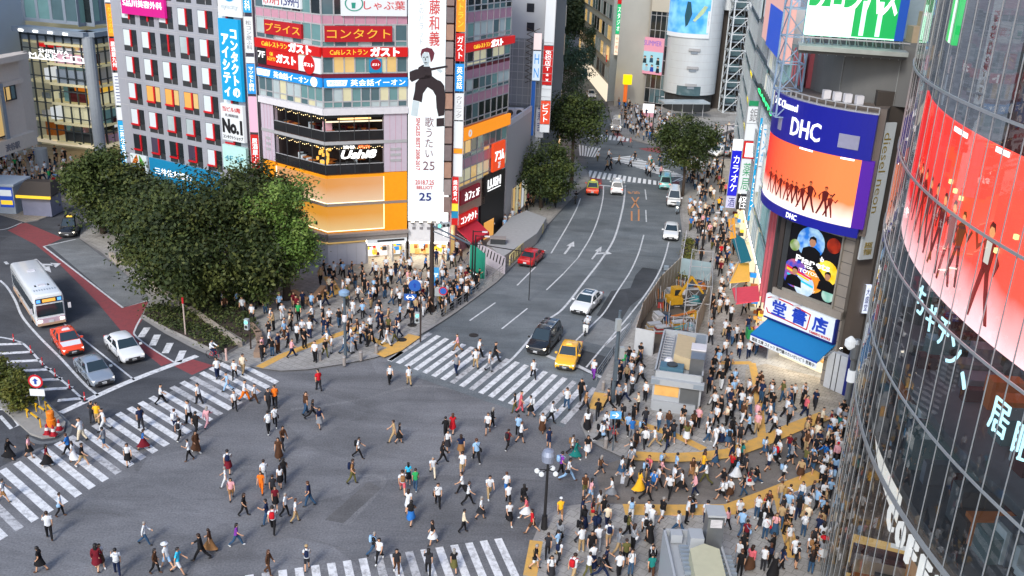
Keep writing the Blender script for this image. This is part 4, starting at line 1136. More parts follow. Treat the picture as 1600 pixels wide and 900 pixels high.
b.prism([(QC[0] + math.cos(RD(A0 - 30 + (A1 + 20 - A0 + 30) * k / n)) * (QR - 4.5), QC[1] + math.sin(RD(A0 - 30 + (A1 + 20 - A0 + 30) * k / n)) * (QR - 4.5)) for k in range(n + 1)], .1, 44, M_QIN)
b.build('core', qt)
b = MB(); squad(b, FQ, ua_(A0 - 30), ua_(A1 + 20), .15, 44, 0.0, M_QGL); b.build('glass_skin', qt, smooth=False)
b = MB()
for a in [A0 - 30 + step * k for k in range(int((A1 + 20 - A0 + 30) / step))]:
 u = ua_(a)
 sbox(b, FQ, u - .022, u + .022, .15, 44, .02, .045, M_QM)
b.build('mullion', qt)
for z in [31.6, 35.5, 39.4] + TZ:
 b = MB()
 t = .055 if z > 12 else .13
 sbox(b, FQ, ua_(A0 - 30), ua_(A1 + 20), z - t, z + t, .03, .08, M_QM, 1.0); b.build('transom', qt)
b = MB()
for z in TZ[1:]:
 if 19 < z < 27: continue
 sbox(b, FQ, ua_(A0 - 30), ua_(A1 + 20), z - .25, z + .1, -4.4, -.55, M_QFL, 1.2)
b.build('floor_slab', qt)
b = MB(); rr = random.Random(12)
for k in range(240):
 a = rr.uniform(158, 200); z = rr.choice([12.0, 11.95, 15.95, .25, .25])
 u = ua_(a)
 m = rr.choice([M_QFL, M_DKFR, M_TAB, M_WINE, M_BLIND, M_CLAD, G_BLUE]) if z > 1 else rr.choice([M_WINE, M_TAB, M_WLEDGE, L_WHITE, G_WARM, M_DKFR])
 sbox(b, FQ, u, u + rr.uniform(.3, 1.2), z, z + rr.uniform(.5, 1.6), -4.2, -rr.uniform(1.2, 3.5), m)
for k in range(26):
 a = 158 + 42 * k / 26; u = ua_(a)
 sbox(b, FQ, u, u + .6, 8.5, 8.65, -3.5, -2.5, lit('tower ceiling lamp', (1, .95, .85), 3.0))
 if k % 3 == 0: sbox(b, FQ, u, u + .5, 15.4, 15.5, -3.2, -2.8, lit('tower ceiling lamp dim', (.8, .9, 1), .9))
b.build('interior_fitting', qt)
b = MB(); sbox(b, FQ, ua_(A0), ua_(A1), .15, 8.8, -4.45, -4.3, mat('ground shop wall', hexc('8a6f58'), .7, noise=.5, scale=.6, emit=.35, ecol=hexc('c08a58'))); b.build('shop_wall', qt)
b = MB(); sbox(b, FQ, ua_(A0), ua_(174), 8.9, 10.5, -1.6, -1.4, lit('shop fascia white', (1, .98, .93), .75)); sbox(b, FQ, ua_(174), ua_(A1), 8.8, 10.6, -1.6, -1.4, mat('fascia dark brown', hexc('4a4038'), .6, emit=.1));
sbox(b, FQ, ua_(A0), ua_(A1), .15, .9, -.6, -.3, mat('pale stall riser', hexc('a9b3b6'), .5)); b.build('shop_fascia', qt)
o = empty('coffee_sign', 'large white letters spelling coffee behind the glass low on the tower', 'sign')
for i, ch in enumerate('COFFEE'):
 a = ua_(174.5 + i * 2.05)
 letters(o, FQ, ch, (a, a + .9, 9.1, 10.35), -.9, lit('letter white', (1, 1, 1), .8), .02, depth=.12)
M_SCR_R = mat('screen red', (.1, .01, .01), .5, noise=0, emit=1.25, ecol=hexc('f02418'), ecol2=hexc('ff7a48'), escale=.12)
M_SCR_O = mat('screen salmon', (.1, .02, .01), .5, noise=0, emit=1.25, ecol=hexc('fa4a3c'), ecol2=hexc('ff8070'), escale=.1)
M_SCR_P = mat('screen pink white', (.1, .1, .1), .5, noise=0, emit=1.45, ecol=hexc('ffd0d4'), ecol2=hexc('ffeef2'), escale=.2)
M_SCR_PK = mat('screen pink', (.1, .04, .04), .5, noise=0, emit=1.2, ecol=hexc('ff7a78'), ecol2=hexc('ffa8a8'), escale=.2)
M_SCR_D = mat('screen dark figure', (.02, .0, .0), .5, noise=0, emit=.6, ecol=hexc('8a1410'), ecol2=hexc('c02418'), escale=.6)
M_SCR_B = mat('screen brown figure', (.02, .0, .0), .5, noise=0, emit=.45, ecol=hexc('5a1416'), ecol2=hexc('9a1c18'), escale=.8)
M_SCR_F = mat('screen skin', (.05, .03, .02), .5, noise=0, emit=1.0, ecol=hexc('ffb070'))
sc_ = empty('video_screen', 'giant curved red video screen with dancers behind the glass tower panes', 'screen')
DS = -.75
SU0, SU1 = ua_(159), ua_(187.3)
def scr(u0, u1, za, zb2, m, d=DS, nm='screen_panel'):
 b = MB(); sbox(b, FQ, u0, u1, za, zb2, d - .12, d, m, 1.0); return b.build(nm, sc_)
scr(SU0, SU1, 20.05, 26.5, gradmat('giant screen picture', ('ea0c08', 'ff5240'), 'ffd4da', (.10, .44), 1.45))
b = MB()
for a, z, L in ((172.5, 26.2, 1.6), (184.5, 26.25, 2.6), (179, 26.3, 1.0)):
 sbox(b, FQ, ua_(a), ua_(a) + L, z, z + .18, DS, DS + .03, lit('screen flare', (1, .97, .95), 2.0))
for a, z in ((174, 24.4), (175, 24.2), (176.1, 24.1), (185.2, 24.9), (181.5, 23.2), (183, 24.0)):
 b.box(FQ.pt(ua_(a), z, DS + .03), (.16, .16, .16), lit('screen spark', (1, .8, .3), 1.6))
b.build('screen_light', sc_)
def dancer(S, u, z, h, d, mats, seed, parent, skin, white=None):
 r = random.Random(seed); q = MB()
 s = r.choice((-1, 1)); k = h
 def P(pts, m, e=0.0): spoly(q, S, [(u + s * x * k, z + y * k) for x, y in pts], d + e, m, .012)
 body = mats[seed % len(mats)]
 P([(-.10, .52), (.06, .50), (.12, .80), (.05, .86), (-.06, .86), (-.13, .80)], body)
 P([(-.10, .54), (-.02, .52), (-.10, .28), (-.22, .02), (-.28, .03), (-.18, .28)], body, .002)
 P([(-.02, .52), (.07, .52), (.13, .27), (.17, .0), (.11, .0), (.05, .27)], body, .004)
 P([(.08, .82), (.12, .78), (.24, .66), (.34, .82), (.30, .85), (.23, .73)], body, .006)
 P([(-.10, .84), (-.14, .80), (-.26, .66), (-.20, .52), (-.17, .53), (-.20, .65)], body, .006)
 P([(math.cos(2 * PI * i / 12) * .055, .93 + math.sin(2 * PI * i / 12) * .075) for i in range(12)], skin, .008)
 P([(-.06, .93), (-.04, 1.01), (.03, 1.02), (.065, .97), (.06, .93), (.03, .97), (-.03, .97)], M_SCR_B, .010)
 if white: P([(-.05, .60), (.05, .60), (.06, .82), (-.05, .82)], white, .012)
 return q.build('picture_figure', parent)
for i, (a, h, z) in enumerate(((164.8, 2.2, 21.6), (166.6, 2.4, 21.4), (168.4, 2.6, 21.2), (170.1, 2.7, 21.0), (171.8, 2.8, 20.9), (173.6, 2.9, 20.7), (175.4, 3.0, 20.6), (177.0, 2.6, 20.9), (180.6, 3.3, 20.4))):
 dancer(FQ, ua_(a), z, h * 1.08, DS + .005, [M_SCR_D, M_SCR_B], i, sc_, M_SCR_F, mat('screen shirt', (.1, .1, .1), .5, noise=0, emit=.9, ecol=(.8, .78, .7)) if i == 8 else None)
o = empty('screen_edge_tube', 'glowing red vertical tube at the right edge of the giant screen', 'light')
b = MB(); sbox(b, FQ, SU1 + .1, SU1 + .2, 20.0, 27.0, DS, DS + .2, lit('red tube', (1, .15, .2), 2.5)); b.build('tube', o)
o = empty('upper_screen', 'second red and white lit band high behind the glass tower panes', 'screen')
b = MB(); sbox(b, FQ, ua_(170), ua_(200), 31.6, 36, DS - .12, DS, M_SCR_R, 1.0); b.build('screen_panel', o)
letters(o, FQ, 'シブヤ', (ua_(174), ua_(186), 32.2, 34.4), DS + .01, lit('screen flare', (1, .97, .95), 2.0), .03)
o = empty('green_light_strip', 'green and white vertical light strips at the top left of the glass tower', 'light')
b = MB()
for a, m in ((162.2, lit('strip green', '20c060', 1.4)), (163.6, lit('strip pale green', 'd8ffe0', 1.8)), (165.0, lit('strip green', '20c060', 1.4))): sbox(b, FQ, ua_(a), ua_(a) + .55, 29.0, 36, -1.2, -1.0, m)
b.build('light_tube', o)
o = empty('neon_lettering', 'pale blue neon Japanese lettering behind the glass below the giant screen', 'sign')
M_NEON = lit('pale blue neon', (.5, .88, 1.0), 1.5)
for a, z, ch, h in ((171.6, 18.3, 'ち', 1.2), (174.2, 18.2, 'ギ', 1.2), (176.6, 18.2, 'チ', 1.2), (178.6, 17.9, 'ン', 1.2), (180.4, 17.6, '、', .6), (184.6, 17.2, '居', 1.25), (187.0, 17.0, '眠', 1.25), (189.6, 16.9, 'り', 1.25)):
 letters(o, FQ, ch, (ua_(a) - h * .45, ua_(a) + h * .45, z, z + h), -1.0, M_NEON, -.005, depth=.06)
o = empty('vertical_lettering', 'white vertical lettering on a dark column inside the glass tower', 'sign')
letters(o, FQ, 'DOCUMENTARY', (ua_(174.2), ua_(174.2) + .3, 27.6, 30.6), -1.0, mat('faded white letters', hexc('a8acb0'), .6), .0, vert=True)
DC, DR = (29.66, 75.25), 9.53
DTOP = ZAT((29.5, 67.8), 77)
FD = Cyl(DC, DR, 230.0)
ud = lambda px, py: FD.uz(px, py)[0]
E1 = Vector((25.25, 67.95)); LF_ = Vector((21.35, 72.9))
FW = Fac(LF_, E1)
M_STONE = mat('bronze stone cladding', hexc('6e655f'), .6, noise=.18, scale=.7)
M_STONE2 = mat('grey stone frame', hexc('8d867e'), .6, noise=.15, scale=1.2)
M_CONC = mat('concrete drum', hexc('6b6c6c'), .55, noise=.3, scale=.25)
M_PURP = mat('screen surround blue', hexc('161a84'), .35, noise=.06, emit=.2, ecol=hexc('141ca0'))
ds = empty('bookshop_building', 'bronze stone bookshop building with a curved video screen on its corner', 'building')
b = MB()
b.prism([(LF_.x + .3, LF_.y + .2), (E1.x, E1.y + .3), (34.5, 71.5), (33, 84), (24.5, 84), (22.3, 77)], 3.3, 12.7, M_STONE)
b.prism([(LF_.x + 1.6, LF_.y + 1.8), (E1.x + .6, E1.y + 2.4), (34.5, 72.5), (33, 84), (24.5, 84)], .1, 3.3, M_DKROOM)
b.prism([(DC[0] + math.cos(2 * PI * k / 40) * (DR - .5), DC[1] + math.sin(2 * PI * k / 40) * (DR - .5)) for k in range(14, 28)] + [(DC[0], DC[1])], 12.7, 22, M_STONE)
b.build('wall', ds)
b = MB(); b.lathe((DC[0] + .9, DC[1] + .6, 22), [(DR - 1.4, 0), (DR - 1.4, DTOP - 22)], M_CONC, 48)
for k in range(48):
 if k % 4 == 0:
  a = 2 * PI * k / 48; b.box((DC[0] + .9 + math.cos(a) * (DR - 1.4), DC[1] + .6 + math.sin(a) * (DR - 1.4), (22 + DTOP) / 2), (.1, .06, DTOP - 22), mat('drum rib', hexc('8a8c8c'), .5), a)
b.build('drum', ds, smooth=False)
b = MB(); sbox(b, FW, FW.L - .9, FW.L + .05, .1, 13, -.3, .12, M_STONE2)
for k in range(14): sbox(b, FW, FW.L - .9, FW.L + .06, .9 * k + .4, .9 * k + .44, .12, .13, M_DKFR)
sbox(b, FW, -.1, FW.L + .05, 5.9, 6.5, -.3, .35, M_STONE2)
sbox(b, FW, -.3, .1, 3.3, 12.7, -.3, .2, mat('dark bronze pier', hexc('3a3432'), .5))
b.build('stone_trim', ds)
ul, ur = FD.uz(1192, 308)[0] - 1.0, FD.uz(1340, 366)[0]
vs_ = empty('curved_video_screen', 'curved video screen with a deep blue surround and orange picture on the bookshop corner', 'screen')
b = MB(); sbox(b, FD, ul, ur, 18.35, 21.6, -.3, .1, M_PURP, .5); sbox(b, FD, ul, ur, 12.65, 13.35, -.3, .12, M_PURP, .5); sbox(b, FD, ur - .55, ur + .3, 13.36, 18.34, -.3, .1, lit('violet edge', '5a18b0', .5), .5); b.build('surround', vs_)
b = MB(); M_SC1 = mat('screen orange', (.1, .03, .01), .5, noise=0, emit=1.15, ecol=hexc('ff6a48'), ecol2=hexc('ffa04a'), escale=.18); M_SC2 = mat('screen glow floor', (.1, .1, .1), .5, noise=0, emit=1.6, ecol=hexc('ffd8c0'), ecol2=hexc('ffffff'), escale=.35); M_SC1R = mat('screen red left', (.1, .03, .01), .5, noise=0, emit=1.1, ecol=hexc('f03828'), ecol2=hexc('ff6a50'), escale=.3)
um_ = ul + 2.6
sbox(b, FD, ul, ur - .56, 13.36, 18.34, -.3, .05, gradmat('curved screen picture', ('e42418', 'ff7c38'), 'fff4ea', (.16, .44), 1.25), .5); b.build('screen_panel', vs_)
M_DD = mat('dancer dark red', (.02, 0, 0), .5, noise=0, emit=.55, ecol=hexc('a82818'), ecol2=hexc('6a1410'), escale=.8)
for i, (px, h) in enumerate(((1199, 1.9), (1207, 1.9), (1216, 1.8), (1226, 1.7), (1234, 1.7), (1241, 1.7), (1252, 1.9), (1263, 2.3), (1288, 2.2), (1297, 1.7))):
 dancer(FD, ud(px, 320), 13.75 + (.2 if i < 6 else 0), h, .055, [M_DD, M_DD, M_SCR_B], i + 3, vs_, mat('dancer skin', (.05, .03, .02), .5, noise=0, emit=.7, ecol=hexc('d87840')))
b = MB()
for px, L in ((1250, 1.3), (1316, 1.0)): sbox(b, FD, ud(px, 235), ud(px, 235) + L, 18.2, 18.32, .05, .08, lit('screen flare', (1, .97, .95), 2.0))
b.build('screen_light', vs_)
letters(vs_, FD, 'DHC', (ud(1238, 200), ud(1283, 212), 19.0, 20.35), .105, L_WHITE2, .01)
letters(vs_, FD, 'DHC Channel', (ud(1214, 160), ud(1247, 180), 20.75, 21.3), .105, L_WHITE2, .0)
letters(vs_, FD, 'DHC', (ud(1231, 335), ud(1246, 343), 12.8, 13.2), .125, L_WHITE2, .0)
for px in (1218, 1328):
 b = MB(); u = ud(px, 215); sbox(b, FD, u - (.3 if px < 1300 else .75), u + (.3 if px < 1300 else .75), 19.0, 20.0, .1, .16, mat('louvre grey', hexc('8e8fa8'), .5)); b.build('louvre', vs_)
b = MB()
for k in range(16):
 u = ul + (ur - ul) * k / 15; sbox(b, FD, u - .03, u + .03, 21.6, 22.1, -.2, -.1, M_FRAME)
sbox(b, FD, ul, ur, 22.05, 22.12, -.2, -.1, M_FRAME, .5); sbox(b, FD, ul, ur, 21.6, 21.68, -1.2, -.1, M_FRAME, .5)
for px in (1280, 1298, 1316, 1336): b.box(FD.pt(ud(px, 165), 22.4, -.6), (.5, .5, .6), M_WLEDGE)
b.build('service_walkway', ds)
def WP(px, py, d=.4): return FW.uz(px, py, d)
u0, u1, z0, z1 = .75, FW.L - .95, 6.75, 12.2
po = empty('planet_poster', 'large backlit poster with planets and three performers below the curved screen', 'poster')
b = MB(); sbox(b, FW, u0, u1, z0, z1, .1, .22, mat('poster black', hexc('0c0c14'), .3, noise=.1, emit=.05)); b.build('sign_panel', po)
b = MB(); W, Hh = u1 - u0, z1 - z0
pc = lambda x, y, r, n=22: circ(u0 + W * x, z0 + Hh * y, W * r, n)
lp = lambda n, h, e=.6, h2=None: mat('poster ' + n, tuple(.3 * v for v in hexc(h)), .3, noise=.1, emit=e, ecol=hexc(h), ecol2=hexc(h2) if h2 else None, escale=1.4)
spoly(b, FW, pc(.42, .78, .27), .222, lp('blue planet', '2a78d8', .8, 'b8e0f4')); spoly(b, FW, pc(.86, .84, .13), .224, lp('red planet', '7a1c14', .5, 'd8401c'))
spoly(b, FW, pc(.12, .68, .1), .224, lp('moss planet', '7a9a4a', .6, 'd8dcc8')); spoly(b, FW, pc(.80, .42, .22), .226, lp('yellow planet', 'f0b814', .9, 'ffe45a'))
spoly(b, FW, pc(.2, .27, .25), .228, lp('swirl planet', '1c4ac8', .7, 'e8703a')); spoly(b, FW, pc(.58, .24, .2), .23, lp('amber planet', 'e07818', .7, 'f8b840'))
spoly(b, FW, pc(.42, .14, .2), .232, lp('white planet', 'a8c8e8', .8, 'f0f4f8')); spoly(b, FW, pc(.9, .12, .12), .234, lp('mint planet', '8ac8b8', .6, 'd0ece0'))
for sx, ex, hx in ((.03, .55, 'e82848'), (.03, .5, 'f0d028'), (.05, .6, '28c8e8')):
 y = {'e82848': .33, 'f0d028': .30, '28c8e8': .22}[hx]
 spoly(b, FW, [(u0 + W * sx, z0 + Hh * y), (u0 + W * ex, z0 + Hh * (y - .08)), (u0 + W * ex, z0 + Hh * (y - .05)), (u0 + W * sx, z0 + Hh * (y + .03))], .236, lp('streak ' + hx, hx, .7))
b.build('planet_print', po)
b = MB(); SK = lp('skin', 'c89070', .5); DKC = lp('coat', '101018', .05)
for x, y, s in ((.46, .70, 1.0), (.2, .22, .85), (.84, .3, .85)):
 P = lambda pts: [(u0 + W * (x + px_ * s), z0 + Hh * (y + py_ * s)) for px_, py_ in pts]
 spoly(b, FW, P([(-.2, -.16), (.2, -.16), (.17, -.02), (.06, .03), (-.06, .03), (-.17, -.02)]), .24, DKC)
 spoly(b, FW, [(u0 + W * (x + math.cos(2 * PI * k / 14) * .062 * s), z0 + Hh * (y + .1 * s + math.sin(2 * PI * k / 14) * .07 * s)) for k in range(14)], .242, SK)
 spoly(b, FW, P([(-.07, .10), (-.06, .16), (.0, .19), (.06, .17), (.075, .10), (.04, .14), (-.03, .145)]), .246, DKC)
spoly(b, FW, [(u0 + W * .5, z0 + Hh * .47), (u0 + W * .58, z0 + Hh * .50), (u0 + W * .82, z0 + Hh * .33), (u0 + W * .76, z0 + Hh * .26)], .246, DKC)
b.build('performer_print', po)
for s, (a, c, e, f_) in (('teamLab', (.3, .72, .565, .635)), ('Planets', (.18, .86, .455, .555)), ('TOKYO', (.36, .66, .40, .44)), ('TOYOSU', (.28, .72, .32, .375)), ('2018.7.7', (.3, .65, .07, .11))):
 letters(po, FW, s, (u0 + W * a, u0 + W * c, z0 + Hh * e, z0 + Hh * f_), .25, L_WHITE2, .015 if len(s) < 8 else 0, depth=.02)
b = MB(); M_BEZ = mat('poster bezel', hexc('9a968e'), .4, .3)
for r in ((u0 - .5, u0, z0 - .3, z1 + .3), (u1, u1 + .12, z0 - .3, z1 + .3), (u0 - .5, u1, z0 - .3, z0), (u0 - .5, u1, z1, z1 + .2)): sbox(b, FW, *r, -.1, .3, M_BEZ if r[0] >= u1 or r[2] < z0 and r[3] <= z0 or r[2] >= z1 else M_DKFR)
b.build('sign_frame', po)
nb = empty('bookshop_sign', 'white board with big blue kanji and a red outline above the blue awning', 'sign')
za, zb3 = 3.95, 5.85
b = MB(); sbox(b, FW, -.5, FW.L - .25, za, zb3, .1, .5, mat('board white', hexc('cdd6de'), .5, noise=.04, emit=.3)); sbox(b, FW, FW.L - .25, FW.L - .1, za - .1, zb3, .05, .5, L_NAVY); sbox(b, FW, -.5, FW.L - .1, za - .15, za, .05, .5, L_NAVY); b.build('sign_panel', nb)
M_KB = mat('kanji blue', hexc('1a3ca8'), .5, emit=.25, ecol=hexc('1a3cb0'))
for i, ch in enumerate('堂書店'):
 uu = .25 + i * 1.95; letters(nb, FW, ch, (uu, uu + 1.35, za + .38, zb3 - .22), .505, M_KB, .02)
b = MB(); M_RL = mat('board red', hexc('c81e28'), .5)
for p, q_ in (((-.3, za + .75), (-.1, za + .4)), ((-.1, za + .4), (1.5, za + .35)), ((1.5, za + .35), (3.7, za + .22)), ((3.7, za + .22), (3.85, zb3 - .35)), ((3.85, zb3 - .35), (1.8, zb3 - .1)), ((1.8, zb3 - .1), (.6, zb3 - .05)), ((.1, zb3 - .1), (-.3, zb3 - .3))):
 d_ = Vector((q_[0] - p[0], q_[1] - p[1])).normalized(); n_ = Vector((-d_.y, d_.x)) * .04
 spoly(b, FW, [(p[0] + n_.x, p[1] + n_.y), (p[0] - n_.x, p[1] - n_.y), (q_[0] - n_.x, q_[1] - n_.y), (q_[0] + n_.x, q_[1] + n_.y)], .505, M_RL)
b.build('emblem', nb)
letters(nb, FW, 'TAISEIDO BOOKS', (3.95, 5.9, za + .1, za + .28), .505, M_RL)
b = MB()
for u in (.8, 2.9): b.bar(FW.pt(u, zb3 + .1, .3), FW.pt(u, zb3 + .2, 1.1), .05, M_FRAME); b.box(FW.pt(u, zb3 + .18, 1.1), (.5, .2, .12), M_WLEDGE)
b.build('sign_lamp', nb)
aw = empty('blue_awning', 'blue awning with a white lettered valance over the bookshop entrance', 'awning')
M_AWB = mat('awning blue', hexc('1273ae'), .7, noise=.05); M_VAL = mat('valance', hexc('d5dde4'), .6, emit=.15)
u0, u1 = -.2, FW.L - .1
b = MB(); b.hexa([FW.pt(u0, 2.75, 2.2), FW.pt(u1, 2.75, 2.2), FW.pt(u1, 3.7, .1), FW.pt(u0, 3.7, .1), FW.pt(u0, 2.82, 2.2), FW.pt(u1, 2.82, 2.2), FW.pt(u1, 3.78, .1), FW.pt(u0, 3.78, .1)], M_AWB); b.build('canopy_cloth', aw)
b = MB(); sbox(b, FW, u0, u1, 2.68, 2.82, 2.205, 2.25, mat('valance blue', hexc('1a4fb0'), .6)); sbox(b, FW, u0, u1, 2.2, 2.68, 2.2, 2.24, M_VAL); b.build('valance', aw)
letters(aw, FW, '雑誌 文庫 コミック 専門書のたいせいどう 営業中', (u0 + .2, u1 - .2, 2.3, 2.6), 2.245, L_BLACK, .0, depth=.02)
b = MB(); b.bar(FW.pt(u0, 2.75, 2.15), FW.pt(u0, 3.4, .1), .03, M_FRAME); b.bar(FW.pt(u1, 2.75, 2.15), FW.pt(u1, 3.4, .1), .03, M_FRAME); b.build('awning_arm', aw)
shopfront(FW, .1, FW.L - .5, 2.9, ds, 8, (1, .85, .6), 5, 1.6)
b = MB(); sbox(b, FW, FW.L - .45, FW.L + 1.3, .1, 3.2, -.2, .35, mat('white shutter panel', hexc('c3c8ce'), .5)); sbox(b, FW, FW.L + .15, FW.L + .22, .1, 3.2, .35, .37, M_DKFR); sbox(b, FW, FW.L + .6, FW.L + .67, .1, 3.2, .35, .37, M_DKFR); sbox(b, FW, FW.L + 1.3, FW.L + 2.0, .1, 3.6, -.2, .4, L_NAVY); b.build('end_panel', ds)
gx = Fac((E1.x + .15, E1.y + .1), (E1.x + 1.35, E1.y + .55))
z = lambda y: ZAT((E1.x + .7, E1.y + .3), y)
b = MB(); b.prism([(E1.x - .1, E1.y + .5), (E1.x + 7, E1.y + 2.2), (36, 78), (E1.x + 2, E1.y + 10)], 3.4, 23, mat('dark lane wall', hexc('4e4844'), .6, noise=.2, scale=.4)); b.build('lane_wall', ds)
vb = empty('gold_letter_banner', 'white vertical banner with gold lettering between the screen and the glass tower', 'banner')
b = MB(); sbox(b, gx, 0, 1.2, z(402), z(190), .3, .5, mat('banner grey white', hexc('b9c0c4'), .5, noise=.05, emit=.1)); b.build('sign_panel', vb)
vs2, fs2, asp2 = text_geo('diesel neon', 0.0)
q = MB(); zA, zB = z(205), z(330); M_GD = mat('gold letter', hexc('a8934a'), .4, .3)
for f in fs2: q.face([gx.pt(.3 + vs2[k][1] * .6, zA - (zA - zB) * vs2[k][0], .52) for k in f], M_GD)
q.build('lettering', vb)
q = MB(); stext(q, gx, '渋谷区\n宇田川', .25, .95, z(395), z(375), .505, M_GD); q.build('lettering', vb)
bs = Fac((E1.x + 1.6, E1.y + .6), (E1.x + 2.3, E1.y + .85))
blade_px(1350, 1359, (E1.x + 1.2, E1.y + .3), [(446, 490, lit('blue white sign', 'dfe8ff', .9), '大盛堂', L_NAVY)], 'small blue and white vertical sign at the lane beside the bookshop')
rb = empty('rooftop_billboard', 'large green and white rooftop billboard with white katakana above the concrete drum', 'billboard')
rP = Vector((DC[0] - 4.4, DC[1] - 7.6))
zr = lambda y: ZAT((rP.x, rP.y), y)
S0 = Fac((rP.x - 2, rP.y + .9), (rP.x + 8.5, rP.y - 1.6))
ga, gb2 = S0.uz(1258, 48), S0.uz(1396, 66)
zlow = (ga[1] + gb2[1]) / 2
b = MB()
M_GRN = lit('billboard green', '0fa854', .85); M_GW = lit('billboard glow', 'e6fff2', 1.25); M_GT = lit('billboard tube', 'b8ffd8', 1.7)
x0, x1 = ga[0], gb2[0]
Wd = x1 - x0
sbox(b, S0, x0, x0 + Wd * .52, zlow, zlow + 1.9, -.3, 0, M_GW); sbox(b, S0, x0, x0 + Wd * .52, zlow + 1.9, zlow + 7, -.3, 0, M_GRN)
sbox(b, S0, x0 + Wd * .52, x1, zlow, zlow + 7, -.3, 0, M_GRN)
for t in (.6, .78): sbox(b, S0, x0 + Wd * t, x0 + Wd * (t + .05), zlow + .1, zlow + 2.4, 0, .05, M_GT)
sbox(b, S0, x0 - .08, x0, zlow, zlow + 7, -.3, .02, M_GT); sbox(b, S0, x0, x1, zlow - .08, zlow, -.3, .02, M_GT)
sbox(b, S0, x1, x1 + Wd * .1, zlow - .1, zlow + 7, -.35, 0.01, lit('billboard blue', '1450b4', .6))
b.build('sign_panel', rb)
letters(rb, S0, 'クロンパス', (x0 + .2, x1 - .1, zlow + 1.5, zlow + 3.7), .06, L_WHITE2, .03)
b = MB()
for k in range(12):
 u = x0 + (Wd * 1.1) * k / 11
 b.bar(S0.pt(u, zlow - .1, -.2), S0.pt(u + .5, zlow - 1.4, -1.6), .05, M_FRAME); b.bar(S0.pt(u, zlow - .1, -1.6), S0.pt(u, zlow - 1.4, -.4), .05, M_FRAME)
sbox(b, S0, x0 - .3, x1 + 1, zlow - 1.05, zlow - .75, -2.0, .8, mat('steel walkway', hexc('9aa09c'), .5, noise=.3, scale=1)); sbox(b, S0, x0 - .3, x1 + 1, zlow - .2, zlow - .12, .7, .78, M_FRAME); sbox(b, S0, x0 - .3, x1 + 1, zlow - 1.3, zlow - 1.06, -3, .3, M_ROOF)
b.build('support_frame', rb)
def lattice(name, label, P, w, z0, z1, m, n=6, rot=0.0, bar=.06, group=None):
 o = empty(name, label, 'tower', group)
 b = MB(); c = [Vector((P[0] + math.cos(rot + PI / 4 + k * PI / 2) * w * .7, P[1] + math.sin(rot + PI / 4 + k * PI / 2) * w * .7, 0)) for k in range(4)]
 for q in c: b.bar(q + Vector((0, 0, z0)), q + Vector((0, 0, z1)), bar * 1.4, m)
 b.build('post', o)
 b = MB()
 for i in range(n + 1):
  z = z0 + (z1 - z0) * i / n
  for k in range(4):
   p, q = c[k], c[(k + 1) % 4]
   b.bar(p + Vector((0, 0, z)), q + Vector((0, 0, z)), bar, m)
   if i < n: b.bar(p + Vector((0, 0, z)), q + Vector((0, 0, z + (z1 - z0) / n)), bar * .8, m)
 b.build('lattice', o); return o
M_BLST = mat('pale blue steel', hexc('8fa8c4'), .5, .2)
for px, P in ((1262, None),):
 S9 = Fac((15, 74.5), (35, 74.5)); u = S9.uz(1236, 100)[0]; Pq = S9.pt(u, 0)
 lattice('lattice_tower', 'pale blue steel lattice beside the concrete drum', (Pq.x, Pq.y), 1.7, 20, 36, M_BLST, 8)
ac = empty('cooling_tower', 'cream rooftop cooling units on a grey drum between billboard and glass tower', 'machine')
S9 = Fac((15, 70), (45, 70)); u, zz_ = S9.uz(1432, 66); Pq = S9.pt(u, 0)
b = MB(); b.lathe((Pq.x, Pq.y, zz_ - 1.2), [(1.3, 0), (1.3, 1.2)], M_CONC, 20); b.build('drum', ac)
b = MB(); M_CRM = mat('cream casing', hexc('b9a68c'), .6)
b.box((Pq.x, Pq.y, zz_ + .55), (1.2, 1.2, 1.1), M_CRM); b.box((Pq.x + .5, Pq.y, zz_ + 1.6), (1.0, 1.0, 1.0), M_CRM); b.box((Pq.x + .1, Pq.y - .62, zz_ + .5), (.5, .06, .5), M_DKFR); b.box((Pq.x + .6, Pq.y - .52, zz_ + 1.6), (.5, .06, .5), M_DKFR); b.build('casing', ac)
b = MB(); b.prism([(Pq.x - 3, Pq.y + 4), (Pq.x + 12, Pq.y + 4), (Pq.x + 12, Pq.y + 20), (Pq.x - 3, Pq.y + 20)], .1, 34, mat('pale lane building', hexc('93a2ae'), .6, noise=.1)); o = b.build('lane_building'); tag(o, 'pale grey blue building seen between the billboard and the glass tower', 'building')
row = [(21.9, 75.5), (22.4, 80.5), (23.5, 88), (25.2, 100), (28.1, 118), (30.8, 135), (33.9, 150)]
M_PKW = mat('salmon pier', hexc('c0606c'), .5, noise=.1)
M_AQ = mat('aqua steel', hexc('7fa6ac'), .45, .1)
def rowbuild(i, j, h, m, nm, label, glz, seed, cols=6, floors=6):
 A, B = row[j], row[i]
 S = Fac(A, B)
 o = empty(nm, label, 'building')
 b = MB(); b.prism([(B[0] + .2, B[1]), (A[0] + .2, A[1]), (A[0] + 12, A[1] + 2), (B[0] + 9, B[1] + 1)], .1, h, m); b.build('wall', o)
 fh = (h - 3.6) / floors
 for k in range(floors): glazing(S, 'window', o, .2, S.L - .2, 3.9 + fh * k, 3.6 + fh * (k + 1) - .5, cols, glz, m, .05, (), .12, seed + k)
 shopfront(S, .3, S.L - .3, 3.2, o, seed, (1, .82, .55), 4, .1)
 return o, S
o, SR0 = rowbuild(0, 1, 25, M_PKW, 'salmon_building', 'narrow salmon fronted building squeezed beside the bookshop', [G_DARK, G_BLUE], 60, 4, 6)
o, SR1 = rowbuild(1, 2, 24, M_AQ, 'aqua_glass_building', 'narrow aqua glass building with blade signs along the right pavement', [G_TEAL, G_PALE, G_PALE], 70, 6, 6)
